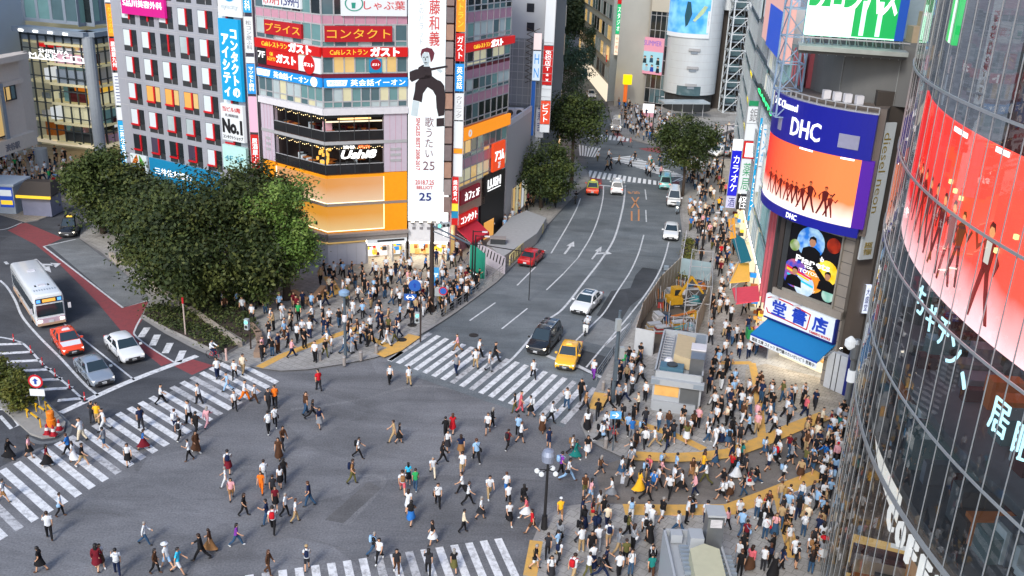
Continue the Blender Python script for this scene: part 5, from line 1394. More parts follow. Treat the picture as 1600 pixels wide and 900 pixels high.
o, SR2 = rowbuild(2, 3, 27, mat('white row wall', hexc('b9c0c6'), .6), 'white_row_building', 'white shop building with stacked blade signs along the right pavement', [G_PALE, G_TEAL, G_CREAM], 80, 8, 7)
o, SR3 = rowbuild(3, 4, 24, mat('grey row wall', hexc('8c9298'), .6), 'grey_row_building', 'grey shop building beyond the white one on the right pavement', [G_PALE, G_TEAL, G_BLUE], 90, 10, 6)
o, SR4 = rowbuild(4, 6, 30, mat('far row wall', hexc('9da4aa'), .6), 'far_row_building', 'farthest building of the right pavement row near the cylinder tower', [G_BLUE, G_PALE, G_TEAL], 99, 12, 8)
b = MB()
for k in range(3):
 u = 1.2 + k * 1.5
 sbox(b, SR0, u, u + .35, 3.3, 17, .1, .5, M_PKW)
sbox(b, SR0, SR0.L - .9, SR0.L - .2, 3.3, 12.5, .1, .45, M_REDF); sbox(b, SR0, SR0.L - .2, SR0.L + .3, 3.3, 12.7, .0, .5, M_DKFR); sbox(b, SR0, .1, 1.0, 8, 14, .1, .4, M_WLEDGE)
o = b.build('red_pier_front'); tag(o, 'red and salmon vertical piers on the front beside the planet poster', 'facade')
cs = Fac((SR1.pt(SR1.L * .0, 0).x, SR1.pt(0, 0).y), (SR1.pt(SR1.L, 0).x, SR1.pt(SR1.L, 0).y))
def awn(S, u0, u1, z0, z1, dp, m, nm, label):
 o = empty(nm, label, 'awning'); b = MB()
 b.hexa([S.pt(u0, z0, dp), S.pt(u1, z0, dp), S.pt(u1, z1, .1), S.pt(u0, z1, .1), S.pt(u0, z0 + .08, dp), S.pt(u1, z0 + .08, dp), S.pt(u1, z1 + .08, .1), S.pt(u0, z1 + .08, .1)], m); b.build('canopy_cloth', o)
 b = MB(); b.bar(S.pt(u0, z0, dp), S.pt(u0, z1 - .4, .1), .03, M_FRAME); b.bar(S.pt(u1, z0, dp), S.pt(u1, z1 - .4, .1), .03, M_FRAME); b.build('awning_arm', o)
 return o
def awn_px(q, z, m, nm, label, th=.12):
 o = empty(nm, label, 'awning'); b = MB()
 P = [G(x, y, zz) for (x, y), zz in zip(q, z)]
 b.hexa([p - Vector((0, 0, th)) for p in P] + P, m); b.build('canopy_cloth', o)
 b = MB()
 for p in P[2:]: b.bar(p, p + Vector((.5, 0, .5)), .04, M_FRAME)
 b.bar(P[0], P[3] + Vector((.3, 0, .4)), .04, M_FRAME); b.build('awning_arm', o)
 return o
awn_px([(1157, 410), (1174, 406), (1163, 374), (1138, 357)][::1], (3.2, 4.0, 4.0, 3.2), mat('awning teal', hexc('1a6d7c'), .7), 'teal_awning', 'teal awning over the right pavement beside the aqua glass building')
awn_px([(1150, 474), (1187, 469), (1185, 446), (1144, 450)], (3.0, 3.6, 3.6, 3.0), mat('awning coral', hexc('d84858'), .7), 'coral_awning', 'coral pink awning above the shop left of the bookshop')
awn_px([(1140, 441), (1172, 438), (1170, 410), (1150, 412)], (2.6, 3.0, 3.0, 2.6), mat('stall amber', hexc('d8a040'), .6, emit=.25, ecol=hexc('f0b850')), 'amber_stall_roof', 'amber lit stall roof between the teal and coral awnings')
awn_px([(1140, 372), (1150, 370), (1148, 340), (1138, 342)], (3.2, 3.6, 3.6, 3.2), mat('orange canopy', hexc('e8a030'), .6, emit=.2), 'orange_canopy', 'narrow orange canopy beyond the teal awning')
blade_px(1140, 1156, (27.0, 113), [(218, 235, L_WHITE2, '', None), (236, 306, lit('deep blue sign', '1018c8', .8), 'カラオケ', L_WHITE2), (307, 325, lit('pale violet', 'c8c8f0', .7), '酒', L_NAVY)], 'deep blue blade sign with white lettering over the right pavement', rot=-.1)
blade_px(1160, 1180, (25.6, 104), [(158, 166, lit('sign green', '1a8a5a', .7), '', None), (167, 193, LW, '銀', L_GREY), (194, 220, LW, '', None), (221, 248, L_RED, '1', L_WHITE2), (249, 303, LW, '薬局', mat('leaf green', hexc('3a9a6a'))), (304, 328, L_BLACK, '怪', L_WHITE2)], 'white blade sign with a red band and a black foot over the right pavement', rot=-.1)
blade_px(1178, 1186, (24.6, 97), [(185, 265, L_CYAN, 'ビューティー', L_WHITE2), (266, 345, L_CYAN, 'サロンネイル', L_WHITE2)], 'narrow sky blue blade sign right of the white and red one', rot=-.1)
blade_px(1186, 1196, (24.0, 93), [(195, 260, LW, 'マンガ', L_CYAN), (262, 300, L_WHITE, '', None)], 'narrow white blade sign beside the sky blue one', rot=-.1)
blade_px(1167, 1176, (29.0, 126), [(95, 215, lit('bright yellow tube', 'ffe800', 1.0), '', None)], 'plain bright yellow vertical strip sign far along the right pavement', rot=-.1)
o = sgn(SR1, (1185, 130, 1206, 190), mat('board black green', hexc('0c2a1c'), .4, emit=.1), 'green neon board high on the aqua glass building', [('GANTS', (.05, .95, .3, .75), lit('neon green', '38f08a', 1.6))], .5, .3, None, 'billboard', 'sign')
o = sgn(SR2, (1200, -20, 1226, 100), lit('pale coral board', 'f0b8b0', .6), 'tall pale coral board with a blue centre above the right pavement row', [], .6, .4, None, 'billboard', 'sign')
b = MB(); u0, u1, z0, z1 = fit(SR2, (1205, 5, 1214, 90), .6); sbox(b, SR2, u0, u1, z0, z1, .6, .63, lit('board blue', '2050c8', .7)); b.build('picture_print', o)
M_SIL = mat('silver panel', hexc('ccd4da'), .35, .15, noise=.08, scale=.6)
M_SILB = mat('beige block panel', hexc('bcb8ac'), .5, .1, noise=.08, scale=.4)
TC, TR = (33.2, 192.0), 5.15
ct = empty('cylinder_tower', 'tall silver cylindrical shopping tower with a large advert at the end of the avenue', 'building')
b = MB(); b.lathe((TC[0], TC[1], .1), [(TR, 3.4), (TR, 38)], M_SIL, 48); b.lathe((TC[0], TC[1], .1), [(TR - .5, 0), (TR - .5, 3.4)], M_DKFR, 32); b.build('drum', ct, smooth=False)
FC = Cyl(TC, TR, 270.0)
for k in range(14): b = MB(); sbox(b, FC, -5.5, 6.5, 4 + k * 1.45, 4.03 + k * 1.45, 0, .012, M_FRAME, .4); b.build('panel_joint', ct)
for y in (76, 104, 131):
 zz_ = ZAT((TC[0], TC[1] - TR), y)
 b = MB(); sbox(b, FC, -1.6, .5, zz_ - .5, zz_, 0, .35, M_FRAME, .4); sbox(b, FC, -1.2, .1, zz_ - 1.0, zz_ - .5, 0, .2, M_CLAD, .4); b.build('vent_slot', ct)
b = MB(); sbox(b, FC, -3.2, 1.4, 3.4, 5.2, 0, .1, G_BLUE, .4); b.build('window', ct)
b = MB()
wl = Fac((18.6, 191.5), (25.0, 194.5))
b.prism([(wl.A.x, wl.A.y), (wl.B.x, wl.B.y), (33, 200), (26, 212)], .1, 40, M_SILB); b.prism([(wl.B.x, wl.B.y + .5), (29.5, 193.5), (33, 199), (27, 200)], .1, 40, M_DKFR)
b.build('wing', ct)
rc = Fac((24.9, 194.0), (28.6, 191.5))
glazing(rc, 'window', ct, 0, rc.L, ZAT((26, 193), 160), 40, 4, [G_DARK, G_DARK, G_BLUE], M_FRAME, .05, [k / 14 for k in range(1, 14)], .1, 77)
b = MB(); sbox(b, rc, 0, rc.L, ZAT((26, 193), 18), 40, .12, .3, M_SILB); b.build('spandrel', ct)
o = sgn(rc, (1004, 57, 1033, 118), lit('pink poster', 'e8a0b4', .6), 'pink pop group poster hanging beside the silver cylinder', [('SUMMER', (.1, .9, .78, .92), lit('poster violet', '8a70c8', .6))], .5, .1, None, 'hanging_banner', 'banner')
u0, u1, z0, z1 = fit(rc, (1004, 57, 1033, 118), .5)
b = MB(); sbox(b, rc, u0, u1, z0 + .6, z0 + (z1 - z0) * .62, .5, .52, lit('poster aqua', 'a8d8e8', .6))
for k, (x, y, hx) in enumerate(((.2, .42, '203840'), (.5, .45, '28506a'), (.8, .4, '203840'), (.3, .2, 'a8d0e0'), (.55, .2, '2048b0'), (.82, .18, '102838'))):
 uu, zz_ = u0 + (u1 - u0) * x, z0 + (z1 - z0) * y
 spoly(b, rc, [(uu - .4, zz_ - .9), (uu + .4, zz_ - .9), (uu + .3, zz_), (uu - .3, zz_)], .522 + k * .002, lit('poster coat ' + hx + str(k), hx, .5)); spoly(b, rc, circ(uu, zz_ + .22, .24, 10), .53, lit('poster face', 'd8b098', .5)); spoly(b, rc, [(uu - .26, zz_ + .2), (uu - .2, zz_ + .5), (uu + .2, zz_ + .5), (uu + .26, zz_ + .2), (uu, zz_ + .36)], .535, L_BLACK)
b.build('picture_print', o)
o = empty('swimmer_advert', 'large white framed blue underwater advert high on the silver cylinder', 'billboard')
ua0, ua1 = FC.uz(1046, 30)[0], FC.uz(1110, 30)[0]
zA, zB = ZAT((TC[0], TC[1] - TR), 60), ZAT((TC[0], TC[1] - TR), -40)
b = MB(); sbox(b, FC, ua0, ua1, zA, zB, .1, .25, L_WHITE, .4); b.build('sign_panel', o)
b = MB(); sbox(b, FC, ua0 + .3, ua1 - .3, zA + .8, zB, .25, .28, mat('advert water', hexc('3a8fd0'), .4, noise=.3, scale=.5, emit=.6, ecol=hexc('2a80d0'), ecol2=hexc('a8dcf0'), escale=.5), .4)
for pts, hx in (([(-2.6, 2), (-2.2, 2.4), (-1.6, 4.4), (-2.0, 6.5), (-2.6, 6.6), (-2.9, 4)], '205060'), ([(-1.0, 3), (.4, 4.6), (1.0, 5.8), (.4, 6.0), (-.8, 4.2), (-1.4, 3.2)], 'b0c8a0')):
 spoly(b, FC, [(x, zA + y) for x, y in pts], .4, mat('advert figure ' + hx, hexc(hx), .5))
sbox(b, FC, 1.2, ua1 - .2, zA + 1.0, zA + 5, .28, .34, L_WHITE, .4); b.build('picture_print', o)
letters(o, FC, '夏の\nセール', (1.4, ua1 - .5, zA + 2.4, zA + 4.6), .35, L_GREY);
b = MB(); b.prism([(TC[0] + 4.2, TC[1] + 1.5), (46, TC[1] + 1), (47, TC[1] + 12), (TC[0] + 2, TC[1] + 12)], .1, ZAT((38, 193), 16), mat('dark recess wall', hexc('4a4440'), .6, noise=.4, scale=.2)); b.prism([(TC[0] + 2, TC[1] + 1), (60, TC[1] - 6), (62, TC[1] + 12), (TC[0] + 2, TC[1] + 12)], ZAT((38, 193), 15), 40, M_SIL); b.build('recess', ct)
o = lattice('stair_tower', 'white open steel stair tower right of the silver cylinder', (41.0, 190), 3.0, .1, 36, mat('white steel', hexc('c4ccd2'), .5), 12, .1, .12)
b = MB()
for k in range(12): b.box((41, 190, 3 * k + 1.6), (2.8, 2.6, .12), M_CLAD); b.box((41, 190.6, 3 * k + 2.6), (2.2, 1.2, 1.5), G_BLUE)
b.build('landing', o)
b = MB(); b.prism([(44.5, 186), (52, 172), (70, 180), (60, 200)], .1, 36, mat('pale panel wall', hexc('b4c0c8'), .5, .1, noise=.15, scale=.3)); o = b.build('panel_building'); tag(o, 'pale panelled building right of the open stair tower', 'building')
o = empty('yellow_corner_sign', 'yellow box sign on the beige corner left of the silver cylinder', 'sign')
Sx = Fac((15, 190), (25, 190)); u0, u1, z0, z1 = fit(Sx, (974, 116, 986, 131)); b = MB(); sbox(b, Sx, u0, u1, z0, z1, 0, 1.2, lit('yellow box', 'ffe000', .95)); b.build('sign_panel', o); b = MB(); sbox(b, Sx, u0 + .3, u0 + 1.0, z0 - 3.5, z0, 0, .4, lit('orange stripe', 'e8702a', .7)); b.build('sign_post', o)
b = MB(); sbox(b, Fac((26, 182), (36, 184)), 0, 9, 3.0, 3.3, 0, 3.5, mat('entrance canopy', hexc('b8c4cc'), .3, .3));
for k in range(5): b.bar((26.5 + k * 2, 180 + k * .4, .1), (26.5 + k * 2, 180 + k * .4, 3.1), .1, M_FRAME)
o = b.build('entrance_canopy'); tag(o, 'pale glazed entrance canopy at the foot of the silver cylinder', 'canopy')
o = empty('entrance_screen', 'bright white box screen by the entrance of the silver cylinder', 'screen'); Sx = Fac((20, 181), (35, 181)); u0, u1, z0, z1 = fit(Sx, (1005, 162, 1022, 176)); b = MB(); sbox(b, Sx, u0, u1, z0, z1, 0, .4, L_WHITE2); b.build('screen_panel', o); b = MB(); sbox(b, Sx, u0, u1, .1, z0, 0, .4, lit('pink plinth', 'e8a8b8', .5)); b.build('plinth', o)
o = empty('white_stair', 'white curved stair rail at the foot of the stair tower', 'stair')
b = MB(); p, q = G(1110, 215, 0), G(1150, 200, 3.5)
for k in range(14):
 a = p.lerp(q, k / 14); b.box((a.x, a.y, a.z + .15), (1.4, 1.8, .3), M_WLEDGE)
b.build('step', o); b = MB(); b.bar(p + Vector((0, -1, 1)), q + Vector((0, -1, 1)), .25, M_WLEDGE); b.build('handrail', o)
ax = Fac((-1.2, 106.6), (1.5, 117.5))
an = empty('low_annex', 'low pale annex with air conditioners on its roof beyond the pink building', 'building')
hz = ZAT((1.5, 117.5), 173)
b = MB(); b.prism([(ax.A.x, ax.A.y), (ax.B.x, ax.B.y), (-6, 119), (-8, 108)], .1, hz, mat('annex wall', hexc('b5b2b4'), .6, noise=.06)); b.build('wall', an)
b = MB(); sbox(b, ax, 0, ax.L, hz, hz + .6, -.25, .0, M_WLEDGE); b.build('parapet', an)
for k in range(2):
 o = empty('air_conditioner', ('left', 'right')[k] + ' of the two white air conditioners on the low annex roof', 'air conditioner')
 p = G(797 + k * 14, 182, hz); b = MB(); b.box((p.x, p.y, hz + .5), (1.0, .6, 1.0), M_WLEDGE); b.build('casing', o); b = MB(); b.lathe((p.x, p.y - .31, hz + .5), [(.35, 0), (.35, .03)], M_DKFR, 14, Vector((0, -1, 0))); b.build('fan', o)
glazing(ax, 'window', an, 3, ax.L - 1, .3, 4, 5, [G_WARM, G_CREAM, L_WHITE], d=.02, seed=4)
wb = empty('white_side_block', 'tall pale grey block with two small dark windows beyond the low annex', 'building')
Sw = Fac((-8, 120.5), (2.75, 119.0))
b = MB(); b.prism([(Sw.A.x, Sw.A.y), (Sw.B.x, Sw.B.y), (2.9, 138), (-6, 142)], .1, 42, mat('block wall', hexc('a9afb4'), .6, noise=.1, scale=.2)); b.build('wall', wb)
for y in (12, 42):
 u, zz_ = Sw.uz(829, y); b = MB(); sbox(b, Sw, u - .45, u + .45, zz_ - .5, zz_ + .5, 0, .05, G_DARK); b.build('window', wb)
b = MB(); u0 = Sw.uz(792, 110)[0]
for k in range(7): sbox(b, Sw, u0 + k * .7, u0 + k * .7 + .05, ZAT((1, 119.5), 165), ZAT((1, 119.5), 60), .6, .66, M_FRAME)
for k in range(9): sbox(b, Sw, u0, u0 + 5.6, ZAT((1, 119.5), 160 - k * 12), ZAT((1, 119.5), 159.3 - k * 12), .6, .66, M_FRAME)
sbox(b, Sw, u0 - .5, u0 + 4.5, ZAT((1, 119.5), 165), ZAT((1, 119.5), 60), .05, .3, mat('grey sheet wall', hexc('8b9095'), .6, noise=.3, scale=.3)); b.build('fire_escape', wb)
b = MB()
for k in range(9):
 z0 = ZAT((2.6, 119), 130 - k * 9.5); p = Vector((Sw.uz(822, 110)[0], 0));
 for s in (0, 1): b.bar(Sw.pt(p.x + s * 1.6, z0, .5), Sw.pt(p.x + (1 - s) * 1.6, z0 + .75, .9), .05, mat('rust steel', hexc('4a4038'), .7))
b.build('scaffold', wb)
blade_px(833, 845, (2.9, 117.5), [(52, 78, lit('white red dots', 'f4dede', .8), '', None), (80, 126, lit('white blue frame', 'cfe0f0', .8), 'HN', L_BLUE)], 'white upper blade sign with blue outlined boxes beyond the annex')
blade_px(829, 835, (3.0, 118), [(127, 212, mat('blue strip', hexc('1f5fb0'), .5, emit=.2), '', None)], 'plain dark blue vertical strip beyond the annex')
blade_px(838, 850, (3.6, 119), [(132, 215, mat('grey white sign', hexc('b4b8c0'), .5, emit=.15), '回転寿司', L_NAVY)], 'grey white blade sign with navy lettering beyond the annex')
blade_px(849, 864, (4.6, 118.6), [(-30, 71, LW, '', None), (72, 133, L_RED, '免税店Tax', L_WHITE2), (134, 157, LW, '', None), (158, 194, lit('orange red sign', 'ea5030', .7), 'ビフト', L_WHITE2), (195, 207, LW, '', None)], 'very tall white blade sign with a red tax free panel')
fb = empty('upper_avenue_building', 'pale building with green and orange signs left of the beige tower wing', 'building')
Sf = Fac((14.3, 250), (17.6, 196)); b = MB(); b.prism([(17.6, 196), (14.3, 250), (30, 255), (27, 202)], .1, 40, mat('upper wall', hexc('b8c4ca'), .6, noise=.1)); b.build('wall', fb)
for k in range(8): glazing(Sf, 'window', fb, 1, Sf.L - 1, 4 + 4 * k, 6.8 + 4 * k, 12, [G_BLUE, G_DARK, G_PALE, G_WARM], seed=50 + k, d=.06)
b = MB(); sbox(b, Sf, 0, Sf.L, .1, 3.5, 0, .2, lit('warm white shops', 'f4e4cc', .9)); b.build('shop_band', fb)
blade_px(963, 970, (16.5, 195.5), [(-20, 6, L_RED, '', None), (7, 53, lit('emerald sign', '14b070', 1.0), 'スタジオ', L_WHITE2), (54, 86, lit('white orange', 'ffe8d0', .9), 'らーめん', lit('orange ink', 'e86018', .8))], 'emerald green blade sign over an orange lettered one by the beige tower wing')
blade_px(951, 960, (15.8, 205), [(8, 28, L_BLACK, '', None)], 'small black board above the upper avenue')
blade_px(947, 958, (16.8, 200), [(86, 97, L_RED, '赤', L_WHITE2)], 'small dark red box sign low on the upper avenue')
lb = empty('upper_left_building', 'dark building with warm lit shop windows on the left of the upper avenue', 'building')
Sl = Fac((3.5, 150), (-2, 330)); b = MB(); b.prism([(6.0, 142), (3.5, 330), (-25, 330), (-14, 146)], .1, 40, mat('upper left wall', hexc('84888a'), .6, noise=.2, scale=.2)); b.build('wall', lb)
Sl = Fac((6.0, 142), (3.5, 330));
for k in range(7): glazing(Sl, 'window', lb, 1, Sl.L - 1, 3.5 + 4 * k, 6.4 + 4 * k, 30, [G_DARK, G_BLUE, G_WARM, G_DARK, G_CREAM], seed=70 + k, d=.06)
b = MB(); sbox(b, Sl, 0, Sl.L, .1, 3.3, .0, .25, mat('warm shop strip', hexc('c08a40'), .5, noise=.5, scale=.8, emit=1.0, ecol=hexc('e89a3c'), ecol2=hexc('fff0d0'), escale=.5)); b.build('shop_band', lb)
rr = random.Random(3)
b = MB(); b.prism([(-60, 340), (60, 330), (60, 350), (-60, 360)], .1, 60, mat('far end wall', hexc('5f686c'), .6, noise=.2, scale=.1)); o = b.build('far_end_block'); tag(o, 'dim grey block closing the far end of the avenue', 'building')
# ================================================================ trees, shrubs, street furniture
def leaf_mat(name, col, tr=0.0):
 m = mat(name, col, .6, noise=.35, scale=.6, spec=.25)
 return m
M_LF = {k: [leaf_mat('leaf %s %d' % (k, i), c) for i, c in enumerate(v)] for k, v in dict(
 dark=[(.030, .046, .012), (.046, .064, .016), (.02, .032, .010), (.075, .09, .022)],
 mid=[(.034, .055, .014), (.052, .076, .018), (.024, .04, .012), (.07, .094, .022)],
 light=[(.085, .15, .028), (.11, .19, .034), (.06, .11, .022), (.14, .21, .042)],  # brighter yellow greens, light from the hoarding painted into the leaves
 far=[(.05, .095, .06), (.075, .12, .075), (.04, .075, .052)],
 hedge=[(.07, .085, .014), (.10, .105, .018), (.05, .065, .014), (.13, .12, .02)]).items()}
M_BARK = mat('bark', (.06, .045, .035), .9, noise=.4, scale=4, bump=.3)
def leaf_cloud(center, rad, nclump, nleaf, size, mats, r, csize=.34, flat=.75):
 if nclump > 34: nleaf = int(nleaf * 2.2); size = size * .64
 b = MB()
 idx = [b.mi(m) for m in mats]
 cx, cy, cz = center
 for _ in range(nclump):
  while True:
   v = Vector((r.uniform(-1, 1), r.uniform(-1, 1), r.uniform(-1, 1)))
   if .25 < v.length < 1: break
  v = v * (r.uniform(.72, 1.08) / max(v.length, .6)) * v.length ** .35 if r.random() < .8 else v * .7
  c = Vector((cx + v.x * rad[0], cy + v.y * rad[1], cz + v.z * rad[2]))
  cr = csize * min(rad) * r.uniform(.6, 1.25)
  k = r.choice(idx)
  for _ in range(nleaf):
   d = Vector((r.gauss(0, 1), r.gauss(0, 1), r.gauss(0, 1) * flat)) * cr * .55
   p = c + d
   n = (d.normalized() * .6 + Vector((r.uniform(-1, 1), r.uniform(-1, 1), r.uniform(0, 1.4)))).normalized()
   t = n.orthogonal().normalized()
   t = (Matrix.Rotation(r.uniform(0, 6.28), 3, n) @ t)
   u = n.cross(t)
   s = size * r.uniform(.6, 1.3)
   i = len(b.v)
   b.v.extend([tuple(p - t * s), tuple(p + u * s * .55), tuple(p + t * s), tuple(p - u * s * .55)])
   b.f.append((i, i + 1, i + 2, i + 3))
   b.m.append(k if r.random() < .75 else r.choice(idx))
 return b
def tree(base, cpx, rad, label, kind='mid', ncl=70, nlf=70, size=.3, seed=1, tr=.28, group=None, dense=1.0):
 r = random.Random(seed)
 cz = ZAT((base[0], base[1]), cpx) if cpx > 0 and cpx < 2000 else -cpx
 o = empty('street_tree', label, 'tree', group)
 b = MB(); x, y = base[0], base[1]
 hb = cz - rad[2] * .55
 pts = [Vector((x, y, .1)), Vector((x + r.uniform(-.15, .15), y + r.uniform(-.1, .1), hb * .5)), Vector((x + r.uniform(-.3, .3), y, hb)), Vector((x, y, cz))]
 rr_ = [tr * 1.25, tr, tr * .85, tr * .45]
 for k in range(3): b.bar(pts[k], pts[k + 1], rr_[k], M_BARK, n=8, r2=rr_[k + 1])
 b.build('trunk', o)
 b = MB()
 for k in range(9):
  a = 2 * PI * k / 9 + r.uniform(-.3, .3); q = pts[2].lerp(pts[3], r.random() * .8)
  e = Vector((x + math.cos(a) * rad[0] * r.uniform(.5, .85), y + math.sin(a) * rad[1] * r.uniform(.5, .85), cz + rad[2] * r.uniform(-.35, .55)))
  m_ = q.lerp(e, .5) + Vector((0, 0, -.2)); b.bar(q, m_, tr * .35, M_BARK, n=5, r2=tr * .22); b.bar(m_, e, tr * .22, M_BARK, n=4, r2=.03)
 b.build('limb', o)
 leaf_cloud((x, y, cz), rad, ncl, nlf, size, M_LF[kind], r).build('crown', o)
 return o
def gxy(px, py): p = G(px, py); return (p.x, p.y)
tree(gxy(330, 478), 382, (6.8, 6.0, 5.6), 'big broad dark tree in the middle of the planted corner', 'dark', 120, 110, .3, 1, .38)
tree(gxy(250, 436), 350, (4.2, 4.4, 3.7), 'dark tree behind the big broad one beside the bus bay', 'dark', 85, 90, .3, 2, .3)
tree(gxy(162, 366), 285, (3.9, 4.2, 3.7), 'dark tree over the black taxi at the end of the bus bay', 'mid', 80, 90, .3, 3, .3)
tree(gxy(200, 372), 314, (4.2, 4.5, 3.6), 'dark tree between the teal bank sign and the bus bay', 'dark', 70, 80, .3, 4, .28)
tree(gxy(395, 440), 330, (4.2, 4.5, 4.4), 'dark round tree right of the big broad one', 'dark', 75, 90, .3, 5, .3)
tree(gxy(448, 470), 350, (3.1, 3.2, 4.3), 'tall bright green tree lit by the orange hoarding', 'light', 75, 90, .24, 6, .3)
tree(gxy(408, 478), 425, (2.8, 2.8, 2.4), 'low green tree under the bright green one beside the crowd', 'mid', 50, 70, .24, 16, .2)
tree(gxy(845, 326), 268, (4.4, 4.4, 3.3), 'dark green street tree nearest the red car on the left kerb', 'mid', 75, 75, .26, 7, .2)
tree(gxy(893, 292), 182, (3.9, 4.2, 3.6), 'dark green street tree next up the left kerb of the avenue', 'mid', 70, 75, .27, 8, .22)
tree(gxy(1066, 308), 220, (3.9, 4.0, 3.6), 'round green street tree on the right kerb by the far crossing', 'mid', 75, 75, .25, 9, .18)
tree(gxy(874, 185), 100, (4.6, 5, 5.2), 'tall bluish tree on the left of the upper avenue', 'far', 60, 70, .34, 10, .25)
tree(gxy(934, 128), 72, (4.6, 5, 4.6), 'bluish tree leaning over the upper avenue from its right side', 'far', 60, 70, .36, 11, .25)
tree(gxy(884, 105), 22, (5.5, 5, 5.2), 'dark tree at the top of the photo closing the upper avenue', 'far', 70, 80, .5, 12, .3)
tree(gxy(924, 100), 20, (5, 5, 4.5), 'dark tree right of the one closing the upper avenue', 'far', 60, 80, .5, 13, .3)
M_SOIL = mat('planter soil', (.05, .038, .03), .95, noise=.4, scale=2, bump=.3)
def planter(name, label, pts, h, seed, kind, ncl, nlf, hh=.55, size=.1):
 o = empty(name, label, 'planter')
 P = [(p.x, p.y) for p in gp(pts)]
 b = MB(); b.prism(P, .1, h, M_SOIL, M_KERB); b.build('soil_bed', o)
 r = random.Random(seed); b = MB(); idx = [b.mi(m) for m in M_LF[kind]]
 xs, ys = [p[0] for p in P], [p[1] for p in P]
 def inside(x, y):
  c = False
  for i in range(len(P)):
   (x1, y1), (x2, y2) = P[i], P[i - 1]
   if (y1 > y) != (y2 > y) and x < (x2 - x1) * (y - y1) / (y2 - y1) + x1: c = not c
  return c
 n = 0
 while n < ncl:
  x, y = r.uniform(min(xs), max(xs)), r.uniform(min(ys), max(ys))
  if not inside(x, y): continue
  n += 1; k = r.choice(idx); ch = hh * r.uniform(.5, 1.2)
  for _ in range(nlf):
   p = Vector((x + r.gauss(0, .28), y + r.gauss(0, .28), h + abs(r.gauss(0, .5)) * ch)); s = size * r.uniform(.6, 1.4)
   t = Vector((r.uniform(-1, 1), r.uniform(-1, 1), r.uniform(-.6, .6))).normalized(); u = t.orthogonal().normalized()
   i = len(b.v); b.v.extend([tuple(p - t * s), tuple(p + u * s * .6), tuple(p + t * s), tuple(p - u * s * .6)]); b.f.append((i, i + 1, i + 2, i + 3)); b.m.append(k)
 b.build('shrubs', o)
 return o
planter('corner_planter', 'brown planted bed behind the painted hatching on the corner', [(224, 497), (242, 480), (300, 492), (372, 546), (352, 558), (330, 550), (262, 518)], .35, 1, 'dark', 170, 16)
planter('tree_planter', 'shaded planted bed under the big broad tree', [(246, 462), (280, 478), (300, 488), (385, 540), (402, 525), (385, 490), (300, 450), (262, 452)], .4, 2, 'dark', 150, 16)
b = MB()
def wall_run(b, pts, h, w, m, z0=.1):
 for a, c in zip(pts[:-1], pts[1:]):
  p, q = G(*a), G(*c); d = q - p
  b.box((p + d / 2) + Vector((0, 0, z0 + h / 2)), (d.length + w * .5, w, h), m, math.atan2(d.y, d.x))
M_BENCH = mat('bench stone', hexc('a59c90'), .7, noise=.2, scale=2)
wall_run(b, [(238, 450), (282, 478)], .5, .45, M_BENCH); wall_run(b, [(298, 489), (374, 544)], .5, .45, M_BENCH)
o = b.build('planter_bench'); tag(o, 'long pale stone bench wall along the planted bed', 'bench')
b = MB(); wall_run(b, [(402, 560), (408, 545), (404, 528), (392, 515)], .5, .5, mat('curved kerb', hexc('8f7a6a'), .7)); o = b.build('curved_bench'); tag(o, 'curved brown stone bench rim at the corner of the planted bed', 'bench')
b = MB(); wall_run(b, [(174, 403), (185, 414), (200, 413), (208, 404)], .5, .4, M_BENCH); o = b.build('round_bench'); tag(o, 'small curved pale bench beside the bus bay', 'bench')
b = MB(); wall_run(b, [(458, 462), (485, 478), (505, 455)], .45, .5, mat('tan bench', hexc('c09a78'), .7)); o = b.build('tree_bench'); tag(o, 'tan bench rim around the bright green tree', 'bench')
isl = [(-90, 560), (0, 566), (25, 577), (50, 603), (75, 633), (103, 662), (100, 676), (86, 684), (66, 686), (48, 680), (20, 655), (-30, 610), (-90, 590)]
b = MB(); b.prism([(p.x, p.y) for p in gp(isl)], -.05, .16, mat('island concrete', hexc('8f8e8a'), .8, noise=.2), M_KERB); struct('traffic_island', b)
b = MB(); ribbon(b, gp([(50, 603), (75, 633), (104, 660), (108, 672), (100, 684), (84, 690), (62, 692), (42, 684)]), .35, Z3, M_LIGHT); struct('island_gutter', b)
r = random.Random(33)
for i, (x, y, rx, rz, lb) in enumerate(((-6, 610, 1.5, 1.2, 'yellow green shrub at the left photo edge on the traffic island'), (14, 620, 1.4, 1.2, 'yellow green shrub in the middle of the traffic island'), (33, 640, 1.2, 1.15, 'yellow green shrub nearest the keep-out bollards of the traffic island'))):
 p = G(x, y); o = empty('island_shrub', lb, 'shrub', None)
 leaf_cloud((p.x, p.y, 1.25), (rx, rx, rz), 34, 70, .12, M_LF['hedge'], r, .4).build('foliage', o)
 b = MB(); b.bar((p.x, p.y, .15), (p.x, p.y, 1.2), .07, M_BARK, n=6); b.build('stem', o)
def cone_post(x, y, lb, grp=None):
 o = empty('lane_post', lb, 'bollard', grp); p = G(x, y)
 b = MB(); b.lathe((p.x, p.y, Z3), [(.18, 0), (.18, .05), (.06, .08)], M_DKFR, 10); b.build('base', o)
 b = MB(); m = mat('post red', hexc('c03038'), .5); m2 = mat('post band', hexc('d8c8c8'), .5)
 b.lathe((p.x, p.y, .08), [(.055, 0), (.05, .25)], m, 8); b.lathe((p.x, p.y, .331), [(.051, 0), (.051, .1)], m2, 8); b.lathe((p.x, p.y, .432), [(.05, 0), (.045, .3)], m, 8); b.build('post', o)
